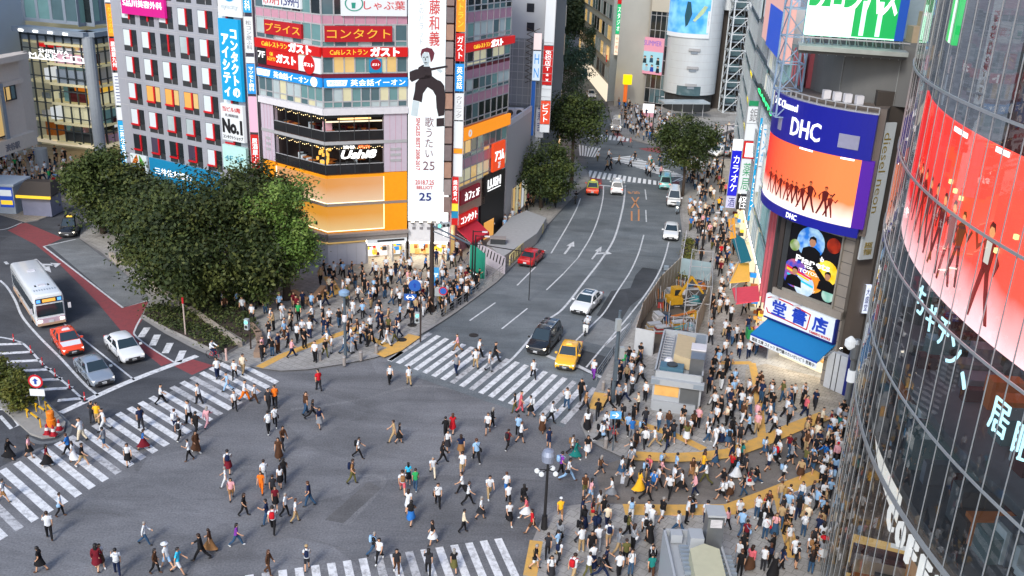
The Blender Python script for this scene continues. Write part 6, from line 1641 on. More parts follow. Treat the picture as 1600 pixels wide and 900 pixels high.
for k, (x, y) in enumerate(((22, 535), (49, 553), (67, 572), (87, 590), (109, 608), (133, 627))):
 cone_post(x, y, 'slim red lane post, %s along the painted hatching' % ('first from the top', 'second from the top', 'third from the top', 'fourth from the top', 'fifth from the top', 'last and nearest the stop line')[k], 'lane posts along the hatching')
M_CONER = mat('cone red', hexc('a01828'), .5); M_CONEW = mat('cone white', hexc('d8d4d0'), .5)
for k, (x, y) in enumerate(((74, 678), (84, 680), (93, 671))):
 o = empty('traffic_cone', ('left', 'middle', 'right')[k] + ' of the three red and white traffic cones on the traffic island tip', 'traffic cone', 'cones on the island')
 p = G(x, y, .16); b = MB(); b.box((p.x, p.y, .19), (.42, .42, .05), M_CONER); b.build('base', o)
 b = MB(); b.lathe((p.x, p.y, .215), [(.19, 0), (.14, .25)], M_CONER, 12); b.lathe((p.x, p.y, .466), [(.138, 0), (.1, .2)], M_CONEW, 12); b.lathe((p.x, p.y, .667), [(.098, 0), (.03, .25)], M_CONER, 12); b.build('cone_body', o)
o = empty('marker_drum', 'orange island marker behind the traffic cones', 'bollard'); p = G(81, 665, .16)
b = MB(); b.lathe((p.x, p.y, .16), [(.3, 0), (.3, .5), (.22, .55), (.25, 1.0), (.2, 1.1)], mat('marker orange', hexc('e07818'), .5), 14); b.build('drum', o)
M_BYEL = mat('barrier yellow', hexc('d8a818'), .5)
for k, (a, c) in enumerate((((43, 652), (64, 668)), ((57, 643), (74, 655)), ((72, 640), (84, 655)))):
 o = empty('barrier_rail', 'yellow and black barrier rail on the traffic island, %s' % ('nearest the left kerb', 'in the middle', 'nearest the hatching')[k], 'barrier')
 p, q = G(*a, .16), G(*c, .16); b = MB()
 for t in range(6): b.bar(p.lerp(q, t / 6) + Vector((0, 0, .6)), p.lerp(q, (t + 1) / 6) + Vector((0, 0, .6)), .07, (M_BYEL, L_BLACK)[t % 2] if t % 3 else M_BYEL)
 b.build('rail', o); b = MB(); b.bar(p, p + Vector((0, 0, .65)), .05, M_BYEL); b.bar(q, q + Vector((0, 0, .65)), .05, M_BYEL); b.build('post', o)
def disc_sign(x, y, h, r_, label, face, ring=None, mark=None, z0=.12, panel=None, lean=0):
 o = empty('road_sign', label, 'sign'); p = G(x, y, z0)
 b = MB(); b.bar(p, p + Vector((0, 0, h)), .045, mat('galvanised', hexc('9aa0a4'), .4, .5), n=8); b.build('post', o)
 S = Fac((p.x - r_, p.y - .07), (p.x + r_, p.y - .07 + .0001)); b = MB()
 spoly(b, S, circ(r_, p.z + h - r_, r_, 24), 0, ring or face, .03)
 spoly(b, S, circ(r_, p.z + h - r_, r_ * .74, 24), .032, face, .012)
 if mark: spoly(b, S, mark(r_, p.z + h - r_), .046, mat('sign ink', hexc('1c3f9a'), .5, emit=.1) if face != L_BLUE else L_WHITE2, .012)
 b.build('sign_face', o)
 if panel: b = MB(); sbox(b, S, 0, r_ * 2, p.z + h - r_ * 2 - panel - .1, p.z + h - r_ * 2 - .1, -.02, .03, L_WHITE); b.build('sub_panel', o)
 return o
M_SGB = mat('road sign blue', hexc('2b5aa8'), .4, noise=.03, emit=.1); M_SGR = mat('road sign red', hexc('b8202c'), .4, noise=.03, emit=.05)
ar = lambda cu, cz: [(cu - .08, cz - .2), (cu + .08, cz - .2), (cu + .08, cz + .05), (cu + .2, cz + .05), (cu, cz + .25), (cu - .2, cz + .05), (cu - .08, cz + .05)]
disc_sign(64, 646, 3.0, .5, 'white no-turn disc with a red rim on the traffic island', L_WHITE, M_SGR, ar, .16, .5)
disc_sign(767, 526, 3.2, .5, 'zz', M_SGB) if False else None
M_POLE = mat('brown pole', (.05, .035, .03), .5, .2); M_POLEG = mat('grey pole', hexc('56636e'), .45, .2); M_POLEB = mat('black pole', (.02, .02, .022), .5, .2)
def zof(x, y, top, z0=.12):
 p = G(x, y, z0); return p, ZAT((p.x, p.y), top)
o = empty('traffic_pole', 'tall brown traffic pole with a long arm on the corner pavement', 'pole')
p, zt2 = zof(674, 486, 349); b = MB(); b.bar(p, (p.x, p.y, zt2), .24, M_POLE, n=10, r2=.17); b.lathe(p, [(.34, 0), (.34, .5)], M_POLE, 10); b.build('mast', o)
q = G(735, 380, zt2 - .6); b = MB(); b.bar((p.x, p.y, zt2 - .2), (q.x, q.y, zt2 - .7), .09, M_POLEG, n=6); b.bar((p.x, p.y, zt2 - .7), (p.x + (q.x - p.x) * .6, p.y + (q.y - p.y) * .6, zt2 - .8), .05, M_POLEG, n=6); b.build('arm', o)
def signal(o, P, dirn, lit_i=None, horiz=True, cols=None):
 d = Vector(dirn).normalized(); t = Vector((-d.y, d.x, 0)); b = MB(); an = math.atan2(t.y, t.x)
 b.box(P, (1.25, .3, .42) if horiz else (.35, .3, .9), mat('signal housing', hexc('aab2b6'), .5, .2), an); h = b.build('signal_head', o)
 for k in range(3 if horiz else 2):
  c = (lit('signal green', (.1, 1, .7), 3), lit('signal amber', (.25, .15, .02), .1), lit('signal red', (1, .1, .05), 3))[k if horiz else k * 2]
  if lit_i is not None and lit_i != k: c = mat('signal dark lens', (.03, .03, .03), .3)
  q = MB(); off = t * (.4 * (k - 1)) if horiz else Vector((0, 0, .2 - .4 * k)); q.lathe(P + off + d * .16, [(.13, 0), (.11, .05)], c, 12, d); q.build('lens', h)
signal(o, Vector((p.x + .9, p.y + .6, zt2 - .3)), (.5, -1, 0), 0)
for x, y, top, lb in ((657, 534, 462, 'slim pedestrian signal post right of the blue arrow sign'), (1132, 999, 0, '')):
 if y > 900: continue
 o = empty('signal_post', lb, 'traffic light'); p, zt2 = zof(x, y, top); b = MB(); b.bar(p, (p.x, p.y, zt2), .07, M_POLE, n=8); b.build('post', o); signal(o, Vector((p.x - .3, p.y - .1, zt2 - 1.9)), (.2, -1, 0), 0, False)
def blue_board(x, y, h, wd, hh, txt, lb, face=None, tm=None):
 o = empty('blue_sign', lb, 'sign'); p = G(x, y, .12); b = MB(); b.bar(p, p + Vector((0, 0, h)), .045, M_POLEG, n=8); b.build('post', o)
 S = Fac((p.x - wd / 2, p.y - .07), (p.x + wd / 2, p.y - .06)); b = MB(); sbox(b, S, 0, wd, p.z + h - hh, p.z + h, -.03, .02, face or M_SGB); b.build('sign_face', o)
 if txt: letters(o, S, txt, (wd * .12, wd * .88, p.z + h - hh * .85, p.z + h - hh * .15), .022, tm or L_WHITE2, depth=.02, keep=True)
 return o
disc_sign(648, 482, 2.8, .55, 'round blue arrow sign standing in the waiting crowd', M_SGB, None, ar)
blue_board(641, 490, 1.9, 1.1, .6, '↔', 'low blue arrow board beside the round blue arrow sign')
blue_board(681, 458, 2.6, .55, 1.5, '渋谷\n駅', 'tall light blue guide board behind the brown traffic pole', mat('guide blue', hexc('3d8fc4'), .5, emit=.15))
blue_board(684, 488, 2.4, .6, .8, '', 'plain grey backed board beside the brown traffic pole', mat('sign back grey', hexc('a8b0b4'), .4, .3))
disc_sign(692, 490, 2.6, .4, 'round blue no-parking disc with a red rim beside the kerb', M_SGB, M_SGR)
blue_board(957, 704, 3.0, .75, .55, '→', 'small light blue arrow plate on a white post on the bookshop corner', mat('arrow plate', hexc('58a0d8'), .5, emit=.15))
o = empty('lamp_mast', 'grey camera mast on the left corner among the waiting crowd', 'pole'); p, zt2 = zof(540, 560, 462); b = MB(); b.bar(p, (p.x, p.y, zt2), .13, M_POLEG, n=10, r2=.1); b.build('mast', o)
b = MB(); b.lathe((p.x, p.y, zt2), [(.18, 0), (.42, .1), (.42, .35), (.2, .5)], mat('mast dome', hexc('7d9ab8'), .4), 14); b.lathe((p.x, p.y, zt2 - 2.2), [(.15, 0), (.2, .1), (.2, .5), (.13, .6)], M_WLEDGE, 10); b.build('camera_dome', o)
o = empty('signal_mast', 'grey signal mast with rear facing signal heads beside the yellow taxi', 'traffic light'); p, zt2 = zof(957, 628, 485); b = MB(); b.bar(p, (p.x, p.y, zt2), .17, M_POLEG, n=10, r2=.12); b.build('mast', o)
signal(o, Vector((p.x - .1, p.y - .28, zt2 - 1.0)), (-.4, 1, 0), None, False); signal(o, Vector((p.x + .35, p.y, zt2 - 3.3)), (-.3, 1, 0), None, False)
b = MB(); b.box((p.x, p.y - .25, zt2 - 4.6), (.3, .3, 1.6), M_POLEG); b.build('control_box', o)
o = empty('street_lamp', 'black street lamp with white globes at the edge of the lower pavement', 'street lamp'); p, zt2 = zof(850, 826, 722); b = MB(); b.bar(p, (p.x, p.y, zt2), .1, M_POLEB, n=10, r2=.07); b.lathe(p, [(.2, 0), (.16, .9)], M_POLEB, 10); b.build('mast', o)
b = MB(); b.lathe((p.x, p.y, zt2), [(.1, 0), (.36, .08), (.4, .5), (.3, .75), (.1, .85)], mat('lamp hood', hexc('8f98ac'), .3, .3), 16); b.build('hood', o)
for dx, dy in ((-.6, 0), (.45, -.25), (-.35, -.35), (.3, .35)):
 q = MB(); q.lathe((p.x + dx, p.y + dy, zt2 - .75), [(.05, 0), (.14, .08), (.15, .2), (.05, .3)], L_WHITE, 12); g_ = q.build('globe', o); q = MB(); q.bar((p.x, p.y, zt2 - .5), (p.x + dx, p.y + dy, zt2 - .5), .03, M_POLEB); q.build('bracket', g_)
for x, y, top, lb in ((737, 452, 360, 'black lamp mast behind the green fabric panel'), (741, 452, 367, 'thinner black mast beside the one behind the green panel'), (1018, 220, 150, 'black lamp mast at the far crossing plaza'), (1127, 280, 195, 'dark lamp post on the right pavement near the deep blue sign'), (1095, 410, 330, 'thin brown pole in the right pavement crowd'), (1088, 292, 250, 'thin dark pole beside the round street tree')):
 o = empty('lamp_post', lb, 'street lamp'); p, zt2 = zof(x, y, top); b = MB(); b.bar(p, (p.x, p.y, zt2), .1, M_POLEB, n=8, r2=.06); b.build('mast', o); b = MB(); b.bar((p.x, p.y, zt2 - .1), (p.x + 1.0, p.y - .3, zt2), .05, M_POLEB); b.box((p.x + 1.1, p.y - .32, zt2), (.5, .2, .1), M_WLEDGE); b.build('lamp_head', o)
q1, q2 = G(737, 380, 6.0), G(830, 395, 4.8); o = empty('overhead_sign_arm', 'thin dark arm reaching from the black mast over the kerb', 'pole'); b = MB(); b.bar(q1, q2, .05, M_POLEB); b.bar(q2, (q2.x, q2.y, .12), .06, M_POLEB); b.build('arm', o)
sb = empty('subway_entrance', 'grey roofed subway entrance with a cream railing along the left kerb', 'subway entrance')
q = [(765, 378), (790, 400), (842, 372), (870, 326), (836, 325)]
base_ = [(p.x, p.y) for p in gp([(760, 398), (785, 420), (838, 382), (853, 357), (822, 345), (797, 356)])]
b = MB(); b.prism(base_, .1, 1.1, mat('entrance wall', hexc('a8a6a6'), .7, noise=.15)); b.prism([(x * 1.0, y) for x, y in base_], 1.1, 1.3, mat('entrance roof', hexc('9fa2a4'), .7, noise=.15)); b.build('housing', sb)
a_, c_ = G(795, 416), G(846, 366); b = MB(); dd = c_ - a_; nn = Vector((dd.y, -dd.x, 0)).normalized() * .12
for k in range(15):
 pp = a_ + dd * k / 14 + nn; b.box((pp.x, pp.y, .7), (.35 if k % 3 == 0 else .12, .12, 1.1), mat('cream railing', hexc('c9c08a'), .6), math.atan2(dd.y, dd.x))
for zz_ in (.35, 1.25): b.bar(a_ + nn + Vector((0, 0, zz_)), c_ + nn + Vector((0, 0, zz_)), .07, _mats['cream railing'])
b.build('balustrade', sb)
o = empty('roof_unit', 'dark ventilation unit on the subway entrance roof', 'machine'); p = G(778, 380, 1.3); b = MB(); b.box((p.x, p.y, 1.6), (1.6, .9, .55), M_DKFR); b.build('casing', o); b = MB(); b.box((p.x, p.y, 1.92), (1.7, 1.0, .08), mat('grey soffit')); b.build('lid', o)
o = empty('zigzag_panel', 'white panel with black zigzag stripes on the subway entrance', 'mural'); p, q = G(749, 405), G(789, 428); S = Fac((p.x - .2, p.y - .25), (q.x - .05, q.y - .4)); b = MB(); sbox(b, S, 0, S.L, .12, 1.9, -.08, 0, mat('mural white', hexc('bdb8c2'), .6));
for k in range(9): spoly(b, S, [(S.L * (k + .1) / 9, .9), (S.L * (k + .4) / 9, .9), (S.L * (k + .9) / 9, 1.8), (S.L * (k + .6) / 9, 1.8)], .003, L_BLACK, .012)
b.build('panel', o)
o = empty('green_fabric_panel', 'curved green fabric panel standing in the waiting crowd', 'panel'); b = MB(); p = G(745, 437); M_GF = mat('green fabric', hexc('1f8a72'), .7)
for k in range(8):
 x0_ = -.75 + k * .19; x1_ = x0_ + .19; h0, h1 = 3.1 + .5 * math.cos(k * .3), 3.1 + .5 * math.cos((k + 1) * .3)
 b.hexa([(p.x + x0_, p.y - .02 * k * k * .1, .15), (p.x + x1_, p.y, .15), (p.x + x1_, p.y + .06, .15), (p.x + x0_, p.y + .06, .15), (p.x + x0_, p.y, h0), (p.x + x1_, p.y, h1), (p.x + x1_, p.y + .06, h1), (p.x + x0_, p.y + .06, h0)], M_GF)
b.build('cloth', o); b = MB(); b.bar((p.x + .8, p.y + .03, .1), (p.x + .8, p.y + .03, 3.4), .04, M_FRAME); b.bar((p.x - .78, p.y + .03, .1), (p.x - .78, p.y + .03, 3.2), .04, M_FRAME); b.build('post', o)
def railing(pts, label, h=.9, m=None, z0=.12, step=1.6, mid=True):
 o = empty('guard_rail', label, 'railing'); m = m or mat('railing steel', hexc('9a9ea0'), .4, .5); b = MB(); b2 = MB()
 for a, c in zip(pts[:-1], pts[1:]):
  p, q = G(*a, z0), G(*c, z0); L = (q - p).length; n = max(1, int(L / step))
  for k in range(n + 1): r_ = p.lerp(q, k / n); b2.bar(r_, r_ + Vector((0, 0, h)), .03, m)
  b.bar(p + Vector((0, 0, h)), q + Vector((0, 0, h)), .035, m)
  if mid:
   for f in (.35, .65): b.bar(p + Vector((0, 0, h * f)), q + Vector((0, 0, h * f)), .02, m)
 b.build('rail', o); b2.build('post', o); return o
railing([(680, 505), (714, 482), (770, 440), (800, 415)], 'steel kerb railing in front of the waiting crowd')
railing([(712, 440), (735, 405), (755, 395)], 'steel railing behind the parked bicycles on the corner')
railing([(932, 594), (958, 556), (986, 514)], 'steel kerb railing beside the yellow taxi')
railing([(1065, 412), (1072, 370)], 'steel railing around the kerb flower bed', .8, M_WLEDGE)
planter('kerb_flower_bed', 'narrow green planted bed along the right kerb', [(1056, 440), (1066, 415), (1070, 380), (1083, 378), (1080, 415), (1070, 445)], .35, 5, 'hedge', 60, 16, .6)
for k, (x, y, lb) in enumerate(((500, 563, 'left of the grey mast'), (538, 571, 'beside the grey mast'), (564, 563, 'right of the grey mast'), (588, 552, 'beside the tactile strip corner'), (942, 610, 'by the signal mast'), (946, 700, 'by the light blue arrow plate'), (923, 660, 'beside the couple on the kerb'), (1022, 560, 'zz'))):
 if lb == 'zz': continue
 o = empty('bollard', 'short grey stone bollard ' + lb, 'bollard', 'stone bollards'); p = G(x, y, .12); b = MB(); b.lathe(p, [(.14, 0), (.14, .78), (.1, .84)], mat('bollard stone', hexc('8d8784'), .7), 12); b.build('post', o); b = MB(); b.lathe((p.x, p.y, .84), [(.145, 0), (.145, .06)], M_FRAME, 12); b.build('band', o)
o = empty('bollard', 'slim pale bollard at the end of the planted bed beside the cyclist', 'bollard'); p = G(354, 563, .12); b = MB(); b.lathe(p, [(.09, 0), (.09, 1.0)], mat('pale pink post', hexc('c8a8a0'), .6), 10); b.build('post', o)
o = empty('pedestrian_signal', 'pedestrian signal showing green beside the planted bed', 'traffic light'); p, zt2 = zof(392, 545, 500); b = MB(); b.bar(p, (p.x, p.y, zt2), .07, M_POLE, n=8); b.build('post', o); signal(o, Vector((p.x - .15, p.y - .15, zt2 - .3)), (-.3, -1, 0), 0, False)
o = empty('bed_post', 'thin pale post with a red tip standing in the brown planted bed', 'pole'); p, zt2 = zof(290, 523, 474, .3); b = MB(); b.bar(p, (p.x, p.y, zt2), .06, mat('pale post', hexc('b8a8a0'), .5), n=8); b.build('post', o); b = MB(); b.bar((p.x, p.y, zt2), (p.x, p.y, zt2 + .5), .08, M_SGR, n=8); b.build('tip', o)
def kiosk(fx, lbl, roof_items):
 pass
ks = empty('gallery_kiosk', 'white kiosk with a lit wooden window and machinery on its roof on the bookshop corner', 'kiosk')
kf = [G(1016, 640), G(1085, 650), G(1100, 545), G(1020, 535)]
KH = ZAT((kf[0].x, kf[0].y), 588)
c0 = Vector((kf[0].x, kf[0].y)); c1 = Vector((kf[1].x, kf[1].y)); vdir = (c1 - c0).normalized(); dep = Vector((-vdir.y, vdir.x)); W_, D_ = 3.5, 8.0
cs_ = [c0, c0 + vdir * W_, c0 + vdir * W_ + dep * D_, c0 + dep * D_]
M_KW = mat('kiosk white', hexc('a2a8ae'), .5, noise=.06)
b = MB(); b.prism([(q.x, q.y) for q in cs_], .1, KH, M_KW); b.build('wall', ks)
FK = Fac(cs_[0], cs_[1])
b = MB(); sbox(b, FK, .15, W_ - 1.6, 1.3, KH - .5, 0, .05, mat('lit wood', hexc('c09458'), .5, noise=.3, scale=2, emit=.3, ecol=hexc('e8b060'))); sbox(b, FK, W_ - 1.5, W_ - .15, .6, KH - .5, 0, .05, mat('steel shutter', hexc('73777a'), .4, .5)); b.build('window', ks)
b = MB(); sbox(b, FK, -.15, W_ + .15, KH - .45, KH, -.1, .35, M_KW); sbox(b, FK, -.15, .5, KH - .4, KH - .05, .35, .37, M_CLAD); sbox(b, FK, W_ - .6, W_ + .15, KH - .4, KH - .05, .35, .37, M_CLAD); sbox(b, FK, .1, W_ - .3, .12, .9, 0, .25, M_KW); b.build('fascia', ks)
b = MB()
for a in ((0, .12, 0, D_), (W_ - .12, W_, 0, D_), (0, W_, 0, .12), (0, W_, D_ - .12, D_)):
 pts = [c0 + vdir * a[0] + dep * a[2], c0 + vdir * a[1] + dep * a[2], c0 + vdir * a[1] + dep * a[3], c0 + vdir * a[0] + dep * a[3]]; b.prism([(q.x, q.y) for q in pts], KH, KH + .5, M_KW)
b.build('parapet', ks)
def on(u, v, z): q = c0 + vdir * u + dep * v; return Vector((q.x, q.y, z))
rzk = math.atan2(vdir.y, vdir.x)
b = MB(); b.prism([(on(u, v, 0).x, on(u, v, 0).y) for u, v in ((1.2, 2.2), (2.5, 1.6), (2.6, 5.8), (1.2, 6.2))], KH + .1, KH + 1.0, mat('canvas cover', hexc('b8a888'), .8, noise=.1)); b.build('canvas_cover', ks)
b = MB()
for k in range(14): b.box(on(.6, .6 + k * .5, KH + .3), (.8, .06, .06), M_FRAME, rzk)
for u in (.25, .95): b.bar(on(u, .4, KH + .32), on(u, 7.6, KH + .32), .04, M_FRAME)
for k in range(8): b.box(on(3.0, 5.9 + k * .25, KH + .35), (.8, .1, .3), M_CLAD, rzk)
b.box(on(1.2, 1.0, KH + .45), (1.7, 1.0, .35), mat('teal unit', hexc('4e7488'), .5, .2), rzk); b.lathe(on(1.2, 1.0, KH + .62), [(.4, 0), (.4, .12), (.3, .12)], M_DKFR, 14); b.lathe(on(.9, 1.8, KH + .1), [(.35, 0), (.35, .5), (.2, .7)], M_WLEDGE, 12)
b.build('roof_plant', ks)
b = MB(); b.box(on(2.95, 2.2, KH + .7), (1.0, 2.6, 1.4), mat('brushed steel', hexc('8a8e92'), .3, .7), rzk); b.box(on(2.95, 3.0, KH + 1.45), (1.1, 1.2, .1), M_WLEDGE, rzk); b.build('steel_duct', ks)
k2 = empty('vent_kiosk', 'white kiosk with a steel ventilation tower at the bottom edge of the photo', 'kiosk')
c0 = Vector((G(1030, 925).x, G(1030, 925).y)); vdir = (Vector((G(1140, 930).x, G(1140, 930).y)) - c0).normalized(); dep = Vector((-vdir.y, vdir.x)); c0 = c0 - dep * 4.3; W_, D_ = 2.9, 5.2; KH = 3.0
rzk = math.atan2(vdir.y, vdir.x)
cs_ = [c0, c0 + vdir * W_, c0 + vdir * W_ + dep * D_, c0 + dep * D_]
b = MB(); b.prism([(q.x, q.y) for q in cs_], .1, KH, M_KW); b.build('wall', k2)
b = MB()
for a in ((0, .12, 0, D_), (W_ - .12, W_, 0, D_), (0, W_, D_ - .12, D_)):
 pts = [c0 + vdir * a[0] + dep * a[2], c0 + vdir * a[1] + dep * a[2], c0 + vdir * a[1] + dep * a[3], c0 + vdir * a[0] + dep * a[3]]; b.prism([(q.x, q.y) for q in pts], KH, KH + .4, M_KW)
b.build('parapet', k2)
b = MB(); b.box(on(2.4, 4.2, KH + 1.1), (.85, .9, 2.0), _mats['brushed steel'], rzk); b.box(on(2.4, 4.2, KH + 2.25), (.95, 1.0, .12), M_KW, rzk)
for k in range(6): b.box(on(2.4, 3.73, KH + 1.6 + k * .08), (.6, .03, .05), M_WLEDGE, rzk)
b.build('vent_tower', k2)
b = MB(); b.box(on(1.5, 4.0, KH + .5), (.7, .9, 1.0), M_KW, rzk); b.box(on(.6, 4.6, KH + .35), (.6, .5, .5), M_KW, rzk)
for k in range(7): b.box(on(1.0, 3.9 - k * .35, KH + .2), (.7, .12, .2), M_CLAD, rzk); b.box(on(2.9, 3.2 - k * .35, KH + .2), (.7, .1, .2), M_CLAD, rzk)
b.build('roof_plant', k2)
b = MB(); b.prism([(on(u, v, 0).x, on(u, v, 0).y) for u, v in ((.9, .2), (2.4, .1), (2.5, 2.9), (1.8, 3.3), (1.0, 2.8))], KH + .1, KH + .9, mat('olive canvas', hexc('b4b49c'), .8, noise=.1)); b.build('canvas_cover', k2)
fence_pts = [(1000, 505), (1012, 470), (1040, 440), (1062, 418)]
def hoard(pts, label, h, m, nm='site_fence'):
 o = empty(nm, label, 'fence'); b = MB(); b2 = MB()
 for a, c in zip(pts[:-1], pts[1:]):
  p, q = G(*a, .1), G(*c, .1); L = (q - p).length; n = max(1, int(L / 1.0)); an = math.atan2((q - p).y, (q - p).x)
  for k in range(n):
   s_ = p.lerp(q, (k + .5) / n); b.box((s_.x, s_.y, .1 + h / 2), (L / n - .04, .06, h), m, an)
  for k in range(n + 1): s_ = p.lerp(q, k / n); b2.bar(s_, s_ + Vector((0, 0, h + .1)), .05, M_FRAME)
 b.build('fence_panel', o); b2.build('post', o); return o
M_SF = mat('site fence white', hexc('b4b8bc'), .5, noise=.1); M_SFT = mat('site fence tan', hexc('a89c8c'), .6, noise=.15)
hoard([(990, 550), (1019, 556)], 'white site fence panel left of the gallery kiosk', 2.2, M_SF)
hoard([(990, 548), (1002, 505), (1030, 462), (1062, 430)], 'tan site fence along the road side of the construction yard', 2.0, M_SFT)
hoard([(1085, 530), (1098, 500), (1108, 462), (1112, 440)], 'tan site fence along the pavement side of the construction yard', 2.4, M_SFT)
hoard([(1062, 432), (1110, 440)], 'grey site fence at the far end of the construction yard', 2.0, mat('site fence grey', hexc('8fa4ac'), .5))
def yard(x, y, z=.12): return G(x, y, z)
o = empty('mini_excavator', 'small yellow excavator in the construction yard', 'excavator'); M_EXY = mat('machine yellow', hexc('b58a20'), .55, noise=.25); p = yard(1052, 478)
b = MB(); b.box((p.x, p.y, .8), (1.2, 1.4, .6), M_EXY, .3); b.box((p.x + .2, p.y + .2, 1.5), (.85, .8, .9), M_EXY, .3); b.build('body', o)
b = MB(); b.box((p.x + .25, p.y - .22, 1.55), (.6, .06, .55), G_DARK, .3); b.build('cab_window', o)
b = MB(); b.bar((p.x + .4, p.y - .2, 1.3), (p.x + 1.4, p.y - .2, 3.2), .16, M_EXY); b.bar((p.x + 1.4, p.y - .2, 3.2), (p.x + 2.6, p.y - .3, 1.6), .13, M_EXY); b.build('boom', o)
b = MB(); b.box((p.x + 2.6, p.y - .3, 1.3), (.6, .5, .6), M_DKFR); b.build('bucket', o)
for s in (-1, 1): b = MB(); b.box((p.x + s * .6, p.y, .3), (.35, 2.0, .4), M_DKFR, .3); b.build('track', o)
rr = random.Random(8)
YM = [mat('yard tarp blue', hexc('1c4a74'), .7), M_EXY, mat('yard red', hexc('8c3030'), .6), mat('yard teal', hexc('3a7a80'), .6), M_WLEDGE, M_TAB, mat('plywood', hexc('b09a74'), .7), M_FRAME, M_CLAD]
kinds = [('stacked_panel', 'stack of grey panels'), ('tool_crate', 'tool crate'), ('pipe_bundle', 'bundle of pipes'), ('tarp_heap', 'covered heap')]
spots = [(1030, 520), (1045, 525), (1062, 522), (1078, 515), (1025, 500), (1040, 500), (1066, 500), (1082, 495), (1018, 515), (1032, 480), (1072, 480), (1086, 472), (1046, 462), (1064, 460), (1080, 455), (1094, 450), (1056, 512), (1072, 530)]
colw = {0: 'blue', 1: 'yellow', 2: 'red', 3: 'teal', 4: 'white', 5: 'brown', 6: 'plywood', 7: 'grey', 8: 'slate'}
nth = ['nearest the kiosk corner', 'beside the kiosk roof', 'in front of the excavator', 'by the right fence', 'by the left fence', 'behind the kiosk', 'under the boom', 'along the right fence', 'at the left fence corner', 'left of the excavator', 'right of the excavator', 'against the right fence', 'behind the excavator', 'beyond the boom', 'toward the far fence', 'at the far right corner', 'under the excavator arm', 'next to the steel duct']
for i, (x, y) in enumerate(spots):
 k = i % 4; mi_ = (i * 5 + 2) % 9; m = YM[mi_]; p = yard(x, y); o = empty(kinds[k][0], '%s %s %s in the construction yard' % (colw[mi_], kinds[k][1], nth[i]), 'building material'); b = MB()
 if k == 0:
  for j in range(4): b.box((p.x + .06 * j, p.y - .05 * j, .2 + j * .2), (1.1 + .1 * (j % 2), .6, .13), (m, M_FRAME)[j % 2], i * .4 + j * .1)
 elif k == 1:
  b.box((p.x, p.y, .45), (.7, .5, .6), m, i * .5); b.box((p.x, p.y, .79), (.76, .56, .07), M_DKFR, i * .5)
  for j in range(5): b.bar((p.x - .3 + j * .15, p.y + .4, .12), (p.x - .5 + j * .22, p.y + .7, 1.4 + .3 * (j % 3)), .03, (M_FRAME, M_TAB)[j % 2])
 elif k == 2:
  for j in range(7): a = rr.uniform(-.3, .3); b.bar((p.x - 1.2, p.y + a, .25 + .12 * (j % 3)), (p.x + 1.0 + rr.uniform(-.2, .2), p.y + a + .4, .3 + .6 * (j % 2)), .05, m if j % 2 else M_FRAME, n=6)
 else:
  b.lathe((p.x, p.y, .12), [(.65, 0), (.6, .3), (.35, .6), (.1, .7)], m, 9)
  for j in range(6): b.bar((p.x + rr.uniform(-.9, .9), p.y + rr.uniform(-.6, .6), .12), (p.x + rr.uniform(-.9, .9), p.y + rr.uniform(-.6, .6), rr.uniform(.6, 2.0)), .03, M_FRAME)
 b.build('stock', o)
o = empty('scaffold_frame', 'steel scaffold frame over the construction yard', 'scaffold'); b = MB()
P4 = [yard(1068, 500), yard(1106, 505), yard(1108, 445), yard(1076, 442)]
for q in P4: b.bar(q, q + Vector((0, 0, 3.6)), .05, M_FRAME)
b.build('post', o); b = MB()
for zz_ in (1.8, 3.5):
 for k in range(4): b.bar(P4[k] + Vector((0, 0, zz_)), P4[(k + 1) % 4] + Vector((0, 0, zz_)), .04, M_FRAME)
b.build('rail', o)
o = empty('police_box', 'small grey kiosk with a dark hipped roof and a yellow band at the station forecourt', 'kiosk'); p = G(55, 342)
b = MB(); b.box((p.x, p.y + 2, 1.2), (3.3, 2.4, 2.2), mat('violet grey shutter', hexc('7b7f96'), .5, noise=.2, scale=1.5), -.05); b.build('wall', o)
b = MB(); b.hexa([(p.x - 2, p.y + .3, 2.6), (p.x + 2, p.y + .2, 2.6), (p.x + 2, p.y + 3.6, 2.6), (p.x - 2, p.y + 3.6, 2.6), (p.x - 1.5, p.y + 1.5, 3.9), (p.x + 1.5, p.y + 1.5, 3.9), (p.x + 1.5, p.y + 2.6, 3.9), (p.x - 1.5, p.y + 2.6, 3.9)], mat('dark roof', hexc('3a3430'), .7)); b.build('roof', o)
b = MB(); b.box((p.x, p.y + .2, 2.45), (3.9, .15, .3), L_YEL, -.03); b.build('band', o)
o = empty('info_kiosk', 'pale info kiosk with a blue and yellow poster at the left photo edge', 'kiosk'); p = G(8, 336)
b = MB(); b.box((p.x - 1, p.y + 2, 1.7), (4.4, 3.6, 3.2), mat('info wall', hexc('a9b4c0'), .5)); b.build('wall', o); b = MB(); b.box((p.x - 1, p.y + 2, 3.45), (4.8, 4.0, .25), mat('info roof', hexc('c4d0da'), .5)); b.build('roof', o)
S = Fac((p.x - .4, p.y + .17), (p.x + 1.1, p.y + .17)); b = MB(); sbox(b, S, 0, 1.5, .9, 3.2, 0, .05, lit('info blue', '2a50b8', .6)); sbox(b, S, .1, 1.4, 1.2, 1.7, .05, .07, L_YEL); sbox(b, S, .1, 1.4, 2.2, 2.9, .05, .07, L_WHITE); b.build('poster', o)
o = empty('globe_lamp', 'large white globe lamp on a grey pole between the bookshop and the glass tower', 'street lamp'); p = G(1318, 655, .12); b = MB(); b.bar(p, (p.x, p.y, 6.0), .22, mat('lamp steel', hexc('8b9298'), .35, .6), n=12); b.build('mast', o)
